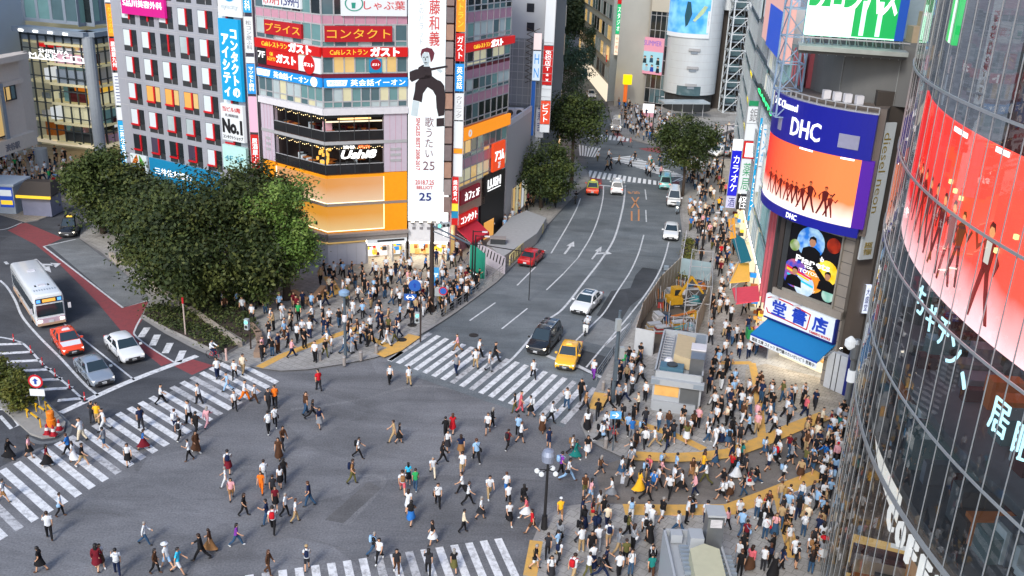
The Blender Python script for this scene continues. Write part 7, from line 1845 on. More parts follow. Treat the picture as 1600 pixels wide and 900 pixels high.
b = MB(); b.lathe((p.x, p.y, 4.9), [(.3, 0), (.38, .2), (.38, 1.3), (.2, 1.6)], _mats['lamp steel'], 16); b.build('lamp_collar', o); b = MB(); b.lathe((p.x, p.y, 3.2), [(.3, 0), (.3, .9)], L_WHITE, 14); b.build('lantern', o)
b = MB(); b.lathe((p.x - .5, p.y, 6.2), [(.1, -.5), (.38, -.2), (.38, .2), (.1, .5)], L_WHITE, 14); b.build('globe', o)
o = empty('ground_board', 'pale board lying on the lower pavement near the glass tower', 'board'); b = MB(); p = G(1250, 772, .13); b.box((p.x, p.y, .16), (.9, .6, .03), M_WLEDGE, .5); b.build('sheet', o); b = MB(); b.box((p.x, p.y, .18), (.8, .5, .01), L_GREY, .5); b.build('print', o)
o = empty('sale_rack', 'green clothed sale rack beside the blue awning', 'stall'); p = G(1178, 528, .12); b = MB(); b.box((p.x, p.y, .55), (1.4, .8, .8), mat('rack green', hexc('2a9a5a'), .6)); b.build('table_cloth', o); b = MB()
for k in range(6): b.box((p.x - .5 + k * .2, p.y, 1.0), (.15, .4, .1 + .05 * (k % 3)), YM[k])
b.build('goods', o)
o = empty('red_poster_stand', 'red and white poster stand beside the blue awning', 'sign'); p = G(1189, 545, .12); b = MB(); b.box((p.x, p.y, 1.2), (.9, .12, 1.8), M_SGR); b.build('sign_face', o); b = MB(); b.box((p.x, p.y - .07, 1.5), (.6, .02, .6), L_WHITE); b.build('print', o)
# ================================================================ vehicles
def paint(name, col, rough=.22, metal=0.0):
 m = mat(name, col, rough, metal, noise=.04, scale=1.5, spec=.6)
 b = m.node_tree.nodes['Principled BSDF']
 b.inputs['Coat Weight'].default_value = .6
 b.inputs['Coat Roughness'].default_value = .05
 return m
M_TYRE = mat('tyre rubber', (.018, .018, .019), .85, noise=.2)
M_RIM = mat('alloy rim', hexc('a8acb0'), .3, .8)
M_CGL = mat('car glass', (.02, .035, .045), .04, noise=0, spec=.9)
M_TRIM = mat('black trim', (.02, .02, .022), .5, noise=.05)
M_HEAD = lit('headlight lens', (1, .97, .88), .9, (.6, .6, .6)); M_HEADON = lit('headlight lit', (1, .92, .75), 4.0)
M_TAIL = lit('tail light lens', (.8, .04, .03), .5); M_TAILON = lit('brake light lit', (1, .08, .04), 2.5); M_IND = lit('indicator amber', (1, .5, .05), .8)
M_PLATE = mat('plate white', hexc('c8ccd0'), .5, noise=.05); M_CHROME = mat('chrome', hexc('b8bcc0'), .15, .9)
def loft(rings, m, name, parent, close=True, smooth=True, sub=1):
 bm = bmesh.new(); R = [[bm.verts.new(p) for p in r] for r in rings]; n = len(rings[0])
 for a, c in zip(R[:-1], R[1:]):
  for j in range(n): bm.faces.new((a[j], a[(j + 1) % n], c[(j + 1) % n], c[j]))
 bm.faces.new(list(reversed(R[0]))); bm.faces.new(R[-1])
 bmesh.ops.recalc_face_normals(bm, faces=bm.faces)
 me = bpy.data.meshes.new(name); bm.to_mesh(me); bm.free(); me.materials.append(m)
 o = link(name, me, parent)
 if smooth:
  me.polygons.foreach_set('use_smooth', [True] * len(me.polygons))
  md = o.modifiers.new('bevel', 'BEVEL'); md.width = .05; md.segments = 2; md.limit_method = 'ANGLE'; md.angle_limit = RD(28)
  try: me.set_sharp_from_angle(angle=RD(50))
  except Exception: pass
 return o
def wheel(parent, x, y, r=.31, w=.2):
 s = 1 if y > 0 else -1
 b = MB(); b.lathe((x, y, r), [(r - .07, -w / 2), (r - .01, -w / 2 + .01), (r, -w / 2 + .04), (r, w / 2 - .04), (r - .01, w / 2 - .01), (r - .07, w / 2)], M_TYRE, 18, Vector((0, 1, 0)))
 t = b.build('wheel', parent, smooth=False)
 b = MB(); b.lathe((x, y + s * (w / 2 - .015), r), [(r - .08, 0), (r - .1, .012), (.05, .03)], M_RIM, 14, Vector((0, s, 0)))
 b.build('rim', t)
def car(label, pm, L=4.6, W=1.74, H=1.46, hood=1.15, boot=.75, ws=.75, rs=.6, belt=.88, hoodz=.86, bootz=.92, kind='sedan', name='parked_car', cat='car', roofm=None, lampon=False, brake=False, bonm=None, group=None, front=.62, wb=2.7, gr=.31):
 o = empty(name, label, cat, group)
 x0, x1 = -L, 0.0           # front bumper at x=0, car extends to -x
 hw = W / 2
 def ring(x, w, zl, zt, cr=.03):
  h = zt - zl
  half = [(w * .86, zl), (w * .97, zl + h * .14), (w, zl + h * .42), (w * .985, zl + h * .72), (w * .93, zt - .02), (w * .80, zt + cr * .5)]
  return [(x, y, z) for y, z in half] + [(x, -y, z) for y, z in reversed(half)]
 rings = [ring(0, hw * .80, .30, front, .0), ring(-.10, hw * .92, .24, front + .08, .01), ring(-.35, hw * .98, .2, hoodz - .08, .02), ring(-.8, hw, .18, hoodz - .02, .03), ring(-hood, hw, .18, hoodz + .04, .03), ring(-hood - .5, hw, .18, belt, .02), ring(-L * .6, hw, .18, belt + .01, .02), ring(-L + boot + .25, hw, .18, belt + .03, .02), ring(-L + boot * .8, hw, .18, max(bootz, .8), .03), ring(-L + .3, hw * .98, .2, bootz, .02), ring(-L + .08, hw * .93, .26, bootz - .05, .01), ring(-L, hw * .84, .32, bootz - .2, .0)]
 body = loft(rings, pm, 'body', o)
 xf, xr = -hood - .05, -L + boot
 tf, tr = xf - ws, xr + rs
 gw0, gw1 = hw * .92, hw * .72
 def gring(x, zt, w0, w1):
  half = [(w0, belt - .04), (w0 - (w0 - w1) * .9, zt - .07), (w1 * .86, zt - .01), (w1 * .4, zt + .02)]
  return [(x, y, z) for y, z in half] + [(x, -y, z) for y, z in reversed(half)]
 def zt(t): return H - .02 * abs(t - .45) * 2
 def slope(x, xb, xt): return belt + (H - belt) * min(1, max(0, (x - xb) / (xt - xb)))
 gl = [gring(xf + .02, belt + .02, gw0, gw0 * .9), gring((xf + tf) / 2, belt + (H - belt) * .47, gw0, (gw0 + gw1) / 2), gring(tf, H - .02, gw0, gw1), gring((tf + tr) / 2, H + .015, gw0, gw1 * 1.01), gring(tr, H - .03, gw0, gw1 * .98), gring((tr + xr) / 2, belt + (H - belt) * .46, gw0, (gw0 + gw1) / 2), gring(xr - .02, belt + .03, gw0, gw0 * .9)]
 loft(gl, roofm or pm, 'roof', o)
 e = .014
 def quad(nm, pts, m=M_CGL):
  b = MB(); b.face(pts, m); g = b.build(nm, o); return g
 def pane(nm, p4, inset=.1, lift=.016, m=M_CGL):
  p = [Vector(q) for q in p4]; c = sum(p, Vector()) / 4; n = (p[1] - p[0]).cross(p[3] - p[0]).normalized()
  q = [v.lerp(c, inset) + n * lift for v in p]
  b = MB(); b.hexa([v - n * .012 for v in q] + q, m); return b.build(nm, o)
 fw0, fw1 = gw0 * .9, gw1 * .93
 zt_ = H - .05
 pane('windscreen', [(xf - .03, fw0, belt + .03), (xf - .03, -fw0, belt + .03), (tf - .02, -fw1, zt_), (tf - .02, fw1, zt_)][::-1], .05, .05)
 pane('rear_window', [(xr + .03, -fw0, belt + .05), (xr + .03, fw0, belt + .05), (tr + .02, fw1 * .97, zt_ - .02), (tr + .02, -fw1 * .97, zt_ - .02)][::-1], .07, .05)
 for s in (1, -1):
  xm = (tf + tr) / 2 + .05
  def yz(z): t = (z - belt) / (H - belt); return s * (gw0 - (gw0 - gw1) * .93 * t)
  zb, zu = belt + .03, H - .12
  A = [(xf - .16, yz(zb), zb), (xm + .05, yz(zb), zb), (xm + .05, yz(zu), zu), (tf - .02, yz(zu), zu)]
  Bq = [(xm - .05, yz(zb), zb), (xr + .28, yz(zb), zb), (tr + .08, yz(zu), zu), (xm - .05, yz(zu), zu)]
  for P in (A, Bq): pane('side_window', P if s < 0 else P[::-1], .06, .02 * (1 if True else 1))
  b = MB(); b.box((xf - .22, s * (hw + .08), belt + .1), (.14, .2, .13), pm); b.build('mirror', o)
  b = MB(); b.box((-.16, s * hw * .70, front + .005), (.2, hw * .36, .12), M_HEADON if lampon else M_HEAD, s * -.35); b.build('headlight', o)
  b = MB(); b.box((-L + .07, s * hw * .72, bootz - .14), (.1, hw * .34, .14), M_TAILON if brake else M_TAIL); b.build('tail_light', o)
  for wx in (-.82 if L > 3.6 else -.6, -.82 - wb if L > 3.6 else -.6 - wb): wheel(o, wx, s * (hw - .085), gr)
  b = MB()
  for dx in (xf - .1, xm, xr + .1): b.box((dx, s * (hw - .004), belt - .32), (.018, .02, .52), M_TRIM)
  b.box((-L * .5, s * (hw - .02), .22), (L * .55, .06, .1), M_TRIM); b.build('door_seam', o)
  for dx in (xm + .22, xr + .55):
   b = MB(); b.box((dx, s * (hw + .002), belt - .12), (.16, .03, .03), M_CHROME); b.build('door_handle', o)
 b = MB(); b.box((-.02, 0, front - .12), (.08, hw * .95, .14), M_TRIM)
 for k in range(3): b.box((.012, 0, front - .16 + k * .04), (.04, hw * .9, .012), M_CHROME)
 b.build('grille', o)
 b = MB(); b.box((.0, 0, .36), (.12, hw * 1.5, .16), M_TRIM); b.build('front_bumper', o)
 b = MB(); b.box((.05, 0, .42), (.02, .34, .17), M_PLATE); b.build('number_plate', o)
 b = MB(); b.box((-L - .015, 0, .55), (.02, .34, .17), M_PLATE); b.build('number_plate', o)
 b = MB(); b.box((-L + .02, 0, .36), (.12, hw * 1.5, .16), M_TRIM); b.build('rear_bumper', o)
 if bonm:
  b = MB(); b.hexa([(-.45, hw * .78, hoodz - .055), (-.45, -hw * .78, hoodz - .055), (-hood, -hw * .86, hoodz + .035), (-hood, hw * .86, hoodz + .035), (-.45, hw * .78, hoodz - .035), (-.45, -hw * .78, hoodz - .035), (-hood, -hw * .86, hoodz + .06), (-hood, hw * .86, hoodz + .06)][::1], bonm); b.build('bonnet', o)
 o['fr'] = 1
 return o
def place(o, front, rear, z=Z3):
 p, q = G(*front), G(*rear); d = p - q
 o.location = (p.x, p.y, z); o.rotation_euler = (0, 0, math.atan2(d.y, d.x))
 if 'fr' in o: del o['fr']
 return o
def taxi_lamp(o, x, z, col):
 b = MB(); b.hexa([(x - .1, -.3, z), (x + .1, -.3, z), (x + .1, .3, z), (x - .1, .3, z), (x - .05, -.2, z + .14), (x + .05, -.2, z + .14), (x + .05, .2, z + .14), (x - .05, .2, z + .14)], col); b.build('roof_sign', o)
PW = paint('paint white', hexc('dfe3e6')); PS = paint('paint silver', hexc('a9b4bf'), .25, .55); PO = paint('paint orange', hexc('e8481a')); PB_ = paint('paint black', (.012, .013, .015)); PY = paint('paint yellow', hexc('f2b62a')); PR = paint('paint red', hexc('b81418')); PT = paint('paint mint', hexc('7fc4c4')); PBL = paint('paint sky', hexc('3f7fa8'))
o = place(car('orange taxi with a white bonnet behind the silver sedan', PO, 4.6, 1.72, 1.5, 1.2, .9, .6, .55, bonm=PW, name='taxi', cat='taxi', hoodz=.88), (117, 558), (90, 518)); taxi_lamp(o, -2.2, 1.51, PW)
place(car('silver sedan waiting at the left stop line', PS, 4.6, 1.78, 1.46, hood=1.1), (164, 606), (128, 566))
place(car('white sedan waiting in the lane beside the red bus lane', PW, 4.8, 1.84, 1.46, hood=1.15, boot=.6), (211, 569), (172, 528))
o = place(car('black minivan with silver roof rails waiting before the zebra crossing', PB_, 4.9, 1.84, 1.74, hood=1.0, boot=.15, ws=.85, rs=.3, belt=.98, hoodz=.95, bootz=1.0, front=.7, lampon=True, wb=2.9, gr=.34, name='minivan', cat='van'), (836, 557), (872, 514))
b = MB()
for s in (1, -1): b.bar((-2.1, s * .6, 1.80), (-4.4, s * .6, 1.78), .03, M_CHROME)
for x in (-2.6, -3.6): b.bar((x, -.6, 1.81), (x, .6, 1.81), .025, M_CHROME)
b.build('roof_rail', o)
o = place(car('yellow taxi waiting beside the black minivan', PY, 4.6, 1.72, 1.5, 1.2, .9, .6, .55, name='taxi', cat='taxi', hoodz=.88), (881, 582), (899, 538)); taxi_lamp(o, -2.1, 1.51, PY)
o = place(car('white sedan with a dark roof panel driving behind the black minivan', PW, 4.9, 1.85, 1.44, hood=1.2, boot=.7), (903, 494), (934, 462)); b = MB(); b.box((-2.75, 0, 1.462), (1.0, .95, .02), M_CGL); b.build('sunroof', o)
place(car('red sedan parked by the left kerb of the avenue', PR, 4.5, 1.76, 1.42, hood=1.1, boot=.7), (841, 399), (816, 422))
place(car('white sedan driving toward the crossing by the right kerb', PW, 4.7, 1.78, 1.45, lampon=True), (1047, 378), (1050, 350))
o = place(car('white van with an orange flank stripe parked at the right kerb', PW, 4.7, 1.75, 2.0, hood=.45, boot=.08, ws=.7, rs=.1, belt=1.1, hoodz=1.0, bootz=1.1, front=.85, name='delivery_van', cat='van'), (1052, 325), (1053, 300)); b = MB(); b.box((-2.5, .885, .7), (3.2, .02, .12), PO); b.box((-2.5, -.885, .7), (3.2, .02, .12), PO); b.build('stripe', o)
place(car('mint green box van driving up the avenue at the far stop line', PT, 4.2, 1.7, 1.9, hood=.4, boot=.08, ws=.6, rs=.1, belt=1.0, hoodz=.95, bootz=1.0, front=.8, name='delivery_van', cat='van', brake=True), (1040, 286), (1038, 305))
o = place(car('orange and green taxi waiting at the far stop line', PO, 4.6, 1.72, 1.52, 1.2, .9, .6, .55, name='taxi', cat='taxi', brake=True, roofm=paint('paint lime', hexc('a8b83a'))), (926, 293), (925, 308)); taxi_lamp(o, -2.2, 1.53, L_YEL)
o = place(car('white taxi with a roof lamp waiting at the far stop line', PW, 4.4, 1.7, 1.75, 1.0, .2, .7, .3, belt=1.0, hoodz=.95, bootz=1.0, name='taxi', cat='taxi', brake=True), (964, 293), (963, 309)); taxi_lamp(o, -2.2, 1.76, L_WHITE)
o = place(car('black taxi with a blue windscreen leaving the bay under the trees', PB_, 4.5, 1.7, 1.75, 1.0, .2, .7, .3, belt=1.0, hoodz=.95, bootz=1.0, name='taxi', cat='taxi', lampon=True), (105, 373), (120, 350)); taxi_lamp(o, -2.2, 1.76, L_YEL)
place(car('white minibus at the far crossing below the silver cylinder', PW, 5.2, 1.9, 2.2, hood=.35, boot=.08, ws=.5, rs=.08, belt=1.15, hoodz=1.0, bootz=1.15, front=.9, name='minibus', cat='van', lampon=True), (962, 207), (964, 186))
place(car('sky blue van far up the avenue', PBL, 4.6, 1.75, 2.0, hood=.4, boot=.08, ws=.6, rs=.1, belt=1.05, hoodz=.95, bootz=1.05, front=.8, name='delivery_van', cat='van'), (914, 122), (906, 108))
place(car('white car queuing far up the avenue behind the street tree', PW, 4.4, 1.7, 1.5), (925, 155), (915, 140))
place(car('grey car partly behind the round street tree at the far crossing', PS, 4.5, 1.75, 1.5), (1128, 236), (1140, 246)) ; place(car('pale car with amber lights right of the round street tree', PW, 4.5, 1.75, 1.5, lampon=True), (1112, 246), (1128, 240))
bo = empty('city_bus', 'white city bus with a dark front queuing on the left road', 'bus')
BL, BW, BH = 9.6, 2.35, 3.0
PBW = paint('bus white', hexc('d8dee2')); PBR = mat('bus lower beige', hexc('b89a80'), .4)
hw = BW / 2
def bring(x, w, zl, zt):
 half = [(w * .97, zl), (w, zl + .1), (w, zt - .35), (w * .94, zt - .08), (w * .75, zt)]
 return [(x, y, z) for y, z in half] + [(x, -y, z) for y, z in reversed(half)]
loft([bring(0, hw * .94, .35, BH - .12), bring(-.15, hw, .32, BH), bring(-BL + .15, hw, .32, BH), bring(-BL, hw * .94, .35, BH - .1)], PBW, 'body', bo)
b = MB(); b.box((.012, 0, 1.62), (.04, BW * .86, 1.0), M_CGL); b.build('windscreen', bo)
b = MB(); b.box((.02, 0, 2.48), (.05, BW * .86, .42), M_TRIM); d_ = b.build('destination_display', bo)
b = MB(); b.box((.052, 0, 2.48), (.02, 1.0, .26), lit('display amber', (1, .45, .08), .9)); b.box((.052, .8, 2.48), (.02, .3, .26), lit('display blue', (.1, .35, 1), 1.4)); b.box((.052, -.8, 2.48), (.02, .3, .26), lit('display blue', (.1, .35, 1), 1.4)); b.build('display_text', d_)
b = MB(); b.box((.02, 0, .72), (.06, BW * .9, .42), mat('bus pale violet', hexc('c4aab8'), .4)); b.build('front_panel', bo)
b = MB(); b.box((.03, 0, .42), (.1, BW * .92, .2), PBR); b.build('front_bumper', bo)
b = MB(); b.box((.065, 0, .62), (.02, .4, .2), M_PLATE); b.build('number_plate', bo)
for s in (1, -1):
 b = MB(); b.box((.055, s * .85, .72), (.04, .34, .2), M_HEADON); b.build('headlight', bo)
 for k in range(6):
  b = MB(); b.box((-.95 - k * 1.45, s * (hw + .006), 1.75), (1.3, .03, .95), M_CGL); b.build('side_window', bo)
 b = MB(); b.box((-BL / 2, s * (hw + .004), .62), (BL - .4, .02, .3), PBR); b.build('side_stripe', bo)
 b = MB(); b.bar((-.1, s * hw, 2.3), (.3, s * (hw + .3), 2.1), .03, M_TRIM); b.box((.3, s * (hw + .3), 1.85), (.1, .22, .45), M_WLEDGE); b.build('mirror', bo)
 b = MB(); b.box((-BL - .01, s * .9, .9), (.04, .2, .4), M_TAIL); b.build('tail_light', bo)
 for x in (-2.0, -6.8): wheel(bo, x, s * (hw - .12), .46, .26)
b = MB()
b.box((-2.4, 0, BH + .02), (.5, .6, .06), M_WLEDGE); b.box((-6.5, 0, BH + .02), (.5, .6, .06), M_WLEDGE)
for s in (-.5, .5): b.box((-2.3, s, BH + .02), (.35, .12, .04), M_TRIM)
for k in range(9): b.box((-1.2, -.8 + k * .2, BH + .01), (.35, .08, .02), M_CLAD)
b.build('roof_hatch', bo)
b = MB(); b.box((-BL - .02, 0, 1.7), (.03, BW * .8, .9), M_CGL); b.build('rear_window', bo)
place(bo, (82, 512), (36, 444))
M_CYC = [paint('scooter white', hexc('d8dde0')), paint('scooter dark', (.02, .022, .025)), paint('scooter silver', hexc('8d9ba8'), .3, .4)]
def scooter(label, pm, front, rear, box=True):
 o = empty('scooter', label, 'motorcycle')
 for nm, x in (('front_wheel', -.25), ('rear_wheel', -1.5)):
  b = MB(); b.lathe((x, 0, .25), [(.17, -.06), (.25, -.05), (.25, .05), (.17, .06)], M_TYRE, 16, Vector((0, 1, 0))); w_ = b.build(nm, o); b = MB(); b.lathe((x, 0, .25), [(.16, -.065), (.16, .065)], M_RIM, 12, Vector((0, 1, 0))); b.build('rim', w_)
 b = MB(); b.hexa([(-.35, -.2, .3), (-.35, .2, .3), (-.5, .16, .3), (-.5, -.16, .3), (-.28, -.24, 1.0), (-.28, .24, 1.0), (-.42, .2, 1.02), (-.42, -.2, 1.02)], pm); b.box((-.75, 0, .28), (.6, .3, .1), pm); b.hexa([(-.95, -.17, .3), (-.95, .17, .3), (-1.75, .14, .45), (-1.75, -.14, .45), (-.95, -.17, .68), (-.95, .17, .68), (-1.8, .14, .74), (-1.8, -.14, .74)], pm); b.build('body', o)
 b = MB(); b.box((-1.3, 0, .77), (.7, .28, .09), M_TRIM); b.build('saddle', o)
 b = MB(); b.bar((-.4, -.34, 1.08), (-.4, .34, 1.08), .025, M_TRIM, n=6); b.bar((-.38, 0, .95), (-.4, 0, 1.08), .03, M_TRIM); b.bar((-.3, 0, .9), (-.25, 0, .25), .03, M_RIM); b.build('handlebar', o)
 b = MB(); b.box((-.26, 0, .9), (.06, .2, .14), M_HEADON); b.build('headlight', o)
 for s in (1, -1): b = MB(); b.bar((-.4, s * .25, 1.08), (-.42, s * .32, 1.3), .012, M_TRIM); b.box((-.42, s * .33, 1.32), (.02, .12, .08), M_TRIM); b.build('mirror', o)
 if box: b = MB(); b.box((-1.75, 0, 1.0), (.42, .45, .4), pm); b.build('top_box', o)
 return place(o, front, rear)
scooter('white scooter ridden toward the crossing between the minivan and the yellow taxi lane', M_CYC[0], (913, 527), (923, 505))
scooter('silver scooter parked at the right kerb beside the construction yard', M_CYC[2], (1038, 442), (1042, 420))
scooter('dark scooter ridden up the left lane of the avenue', M_CYC[1], (900, 314), (897, 328))
scooter('grey scooter standing behind the white sedan at the right kerb', M_CYC[2], (1057, 336), (1060, 322))
def bicycle(label, P, ang, pm, group=None):
 o = empty('bicycle', label, 'bicycle', group, (P[0], P[1], P[2]), ang)
 for nm, x in (('front_wheel', .5), ('rear_wheel', -.5)):
  b = MB(); n = 18
  for k in range(n):
   a, c = 2 * PI * k / n, 2 * PI * (k + 1) / n
   b.bar((x + math.cos(a) * .32, 0, .33 + math.sin(a) * .32), (x + math.cos(c) * .32, 0, .33 + math.sin(c) * .32), .02, M_TYRE)
  for k in range(4): a = PI * k / 4; b.bar((x - math.cos(a) * .31, 0, .33 - math.sin(a) * .31), (x + math.cos(a) * .31, 0, .33 + math.sin(a) * .31), .005, M_RIM, n=3)
  b.build(nm, o)
 b = MB()
 for a, c in (((-.5, 0, .33), (-.05, 0, .3)), ((-.05, 0, .3), (.36, 0, .78)), ((-.05, 0, .3), (-.2, 0, .82)), ((-.2, 0, .76), (.36, 0, .74)), ((-.5, 0, .33), (-.2, 0, .74)), ((.36, 0, .85), (.5, 0, .33))): b.bar(a, c, .022, pm, n=6)
 b.build('frame', o)
 b = MB(); b.box((-.22, 0, .87), (.26, .15, .06), M_TRIM); b.build('saddle', o)
 b = MB(); b.bar((.34, 0, .85), (.34, 0, 1.0), .02, M_RIM); b.bar((.3, -.27, 1.0), (.3, .27, 1.0), .018, M_TRIM, n=6); b.build('handlebar', o)
 b = MB(); b.box((.56, 0, .8), (.26, .32, .22), M_DKFR); b.build('basket', o)
 return o
# ================================================================ people
def V3(x, y, z): return Vector((x, y, z))
POSES = dict(  # hip, knee (left) hip, knee (right); shoulder, elbow (left), (right); lean
 stride_a=((28, 8), (-22, 22), (-24, 18), (26, 25), 4),
 stride_b=((-20, 30), (26, 6), (24, 30), (-22, 15), 4),
 step_a=((14, 6), (-12, 26), (-12, 14), (14, 20), 2),
 step_b=((-8, 34), (16, 8), (14, 22), (-12, 12), 3),
 stand=((3, 4), (-2, 3), (4, 10), (-3, 12), 0),
 phone=((2, 4), (-3, 4), (22, 95), (-4, 14), 3),
 phone_walk=((18, 8), (-14, 24), (26, 92), (-14, 18), 3),
 wave=((10, 5), (-10, 14), (-8, 12), (150, 20), 0),
 pockets=((16, 6), (-16, 20), (-18, 52), (-10, 50), 2),
 carry=((-14, 26), (18, 8), (16, 18), (12, 84), 5),
 long_stride=((34, 10), (-28, 30), (-32, 14), (34, 30), 6),
 chat=((6, 8), (-5, 4), (14, 70), (6, 40), 1),
 ride=((72, 82), (66, 76), (48, 24), (48, 24), 8),
)
M_SKIN = mat('skin', hexc('c79a7c'), .55, noise=.06)
M_EYE = mat('eye dark', (.02, .015, .012), .3, noise=0)
M_LIP = mat('lip', hexc('a05a50'), .5, noise=0)
def skeleton(pose):
 (hl, kl), (hr, kr), (sl, el), (sr, er), lean = pose
 ln = RD(lean)
 def sp(h): return V3(math.sin(ln) * h, 0, .93 + math.cos(ln) * h)
 J = dict(pelvis=V3(0, 0, .93), waist=sp(.16), chest=sp(.36), neck=sp(.52), chin=sp(.58) + V3(.015, 0, 0), head=sp(.655) + V3(.022, 0, 0), crown=sp(.73) + V3(.012, 0, 0))
 Rr = dict(pelvis=.125, waist=.115, chest=.135, neck=.05, chin=.062, head=.092, crown=.062)
 B = [('pelvis', 'waist', 'hip'), ('waist', 'chest', 'torso'), ('chest', 'neck', 'torso'), ('neck', 'chin', 'head'), ('chin', 'head', 'head'), ('head', 'crown', 'head')]
 for s, h, k, sh, e in ((1, hl, kl, sl, el), (-1, hr, kr, sr, er)):
  n = 'lr'[s < 0]
  a, c = RD(h), RD(h - k)
  hip = V3(0, s * .085, .88); knee = hip + V3(math.sin(a), s * .02, -math.cos(a)) * .41; ank = knee + V3(math.sin(c), 0, -math.cos(c)) * .40
  ft = RD(max(-35, min(20, (h - k) * .7))); toe = ank + V3(math.cos(ft) * .15, s * .02, -.045 + math.sin(ft) * .12)
  heel = ank + V3(-.035, 0, -.045)
  shd = sp(.43) + V3(0, s * .165, 0); a2, c2 = RD(sh) + ln, RD(sh + e) + ln
  elb = shd + V3(math.sin(a2), s * .14, -math.cos(a2)).normalized() * .28; wr = elb + V3(math.sin(c2), -s * .04, -math.cos(c2)).normalized() * .235; pal = wr + (wr - elb).normalized() * .075
  for nm, p, r in (('hip', hip, .092), ('knee', knee, .058), ('ank', ank, .04), ('toe', toe, .034), ('shd', shd, .058), ('elb', elb, .04), ('wr', wr, .028), ('pal', pal, .03)):
   J[nm + n] = p; Rr[nm + n] = r
  B += [('pelvis', 'hip' + n, 'hip'), ('hip' + n, 'knee' + n, 'thigh'), ('knee' + n, 'ank' + n, 'shin'), ('ank' + n, 'toe' + n, 'foot'), ('chest', 'shd' + n, 'torso'), ('shd' + n, 'elb' + n, 'uparm'), ('elb' + n, 'wr' + n, 'forearm'), ('wr' + n, 'pal' + n, 'hand')]
 low = min(min(J['ank' + n].z - .055, J['toe' + n].z - .032) for n in 'lr')
 if pose is not POSES['ride']:
  for k in J: J[k] = J[k] - V3(0, 0, low)
 return J, Rr, B
def skin_mesh(J, Rr, B, sub):
 names = list(J)
 me = bpy.data.meshes.new('skel'); me.from_pydata([J[n] for n in names], [(names.index(a), names.index(c)) for a, c, _ in B], [])
 o = bpy.data.objects.new('skel', me); COL.objects.link(o)
 md = o.modifiers.new('skin', 'SKIN'); md.branch_smoothing = .4; md.use_smooth_shade = True
 if not me.skin_vertices: me.attributes.new('x', 'FLOAT', 'POINT')
 for i, n in enumerate(names):
  sv = me.skin_vertices[0].data[i]; r = Rr[n]
  sv.radius = (r, r); sv.use_root = (n == 'pelvis')
 if sub:
  m2 = o.modifiers.new('sub', 'SUBSURF'); m2.levels = sub; m2.render_levels = sub
 dg = bpy.context.evaluated_depsgraph_get(); dg.update()
 out = bpy.data.meshes.new_from_object(o.evaluated_get(dg))
 vs = [v.co.copy() for v in out.vertices]; fs = [tuple(p.vertices) for p in out.polygons]; ns = [v.normal.copy() for v in out.vertices]
 bpy.data.objects.remove(o); bpy.data.meshes.remove(me); bpy.data.meshes.remove(out)
 return vs, fs, ns
def seg_d(p, a, c):
 d = c - a; L = d.length_squared; t = max(0, min(1, (p - a).dot(d) / L)) if L > 0 else 0
 return (p - (a + d * t)).length, t
def classify(vs, fs, J, Rr, B):
 out = []
 for f in fs:
  c = sum((vs[i] for i in f), Vector()) / len(f); best = None
  for a, e, nm in B:
   d, t = seg_d(c, J[a], J[e]); d -= Rr[a] * (1 - t) + Rr[e] * t
   if best is None or d < best[0]: best = (d, nm, t, e)
  out.append((best[1], best[2], c))
 return out
def me_from(name, vs, fs, m, mi=None, smooth=True):
 me = bpy.data.meshes.new(name); me.from_pydata([tuple(v) for v in vs], [], fs)
 for q in (m if isinstance(m, list) else [m]): me.materials.append(q)
 if mi: me.polygons.foreach_set('material_index', mi)
 if smooth: me.polygons.foreach_set('use_smooth', [True] * len(me.polygons))
 return me
def ellip(c, r, nu=10, nv=7, keep=None, rot=None):
 vs, fs = [], []
 for j in range(nv + 1):
  th = PI * j / nv
  for i in range(nu):
   ph = 2 * PI * i / nu
   v = V3(math.sin(th) * math.cos(ph) * r[0], math.sin(th) * math.sin(ph) * r[1], math.cos(th) * r[2]); vs.append(c + v)
 for j in range(nv):
  for i in range(nu):
   q = (j * nu + i, (j + 1) * nu + i, (j + 1) * nu + (i + 1) % nu, j * nu + (i + 1) % nu)
   ce = sum((vs[k] for k in q), Vector()) / 4 - c
   if keep is None or keep(ce): fs.append(q)
 return vs, fs
def tube_pts(P, R, n=5):
 vs, fs = [], []
 for k, (p, r) in enumerate(zip(P, R)):
  d = (P[min(k + 1, len(P) - 1)] - P[max(k - 1, 0)]); q = d.to_track_quat('Z', 'Y')
  for j in range(n): a = 2 * PI * j / n; vs.append(p + q @ V3(math.cos(a) * r, math.sin(a) * r, 0))
 for k in range(len(P) - 1):
  for j in range(n): fs.append((k * n + j, k * n + (j + 1) % n, (k + 1) * n + (j + 1) % n, (k + 1) * n + j))
 fs.append(tuple(range((len(P) - 1) * n, len(P) * n)))
 return vs, fs
KIT = {}
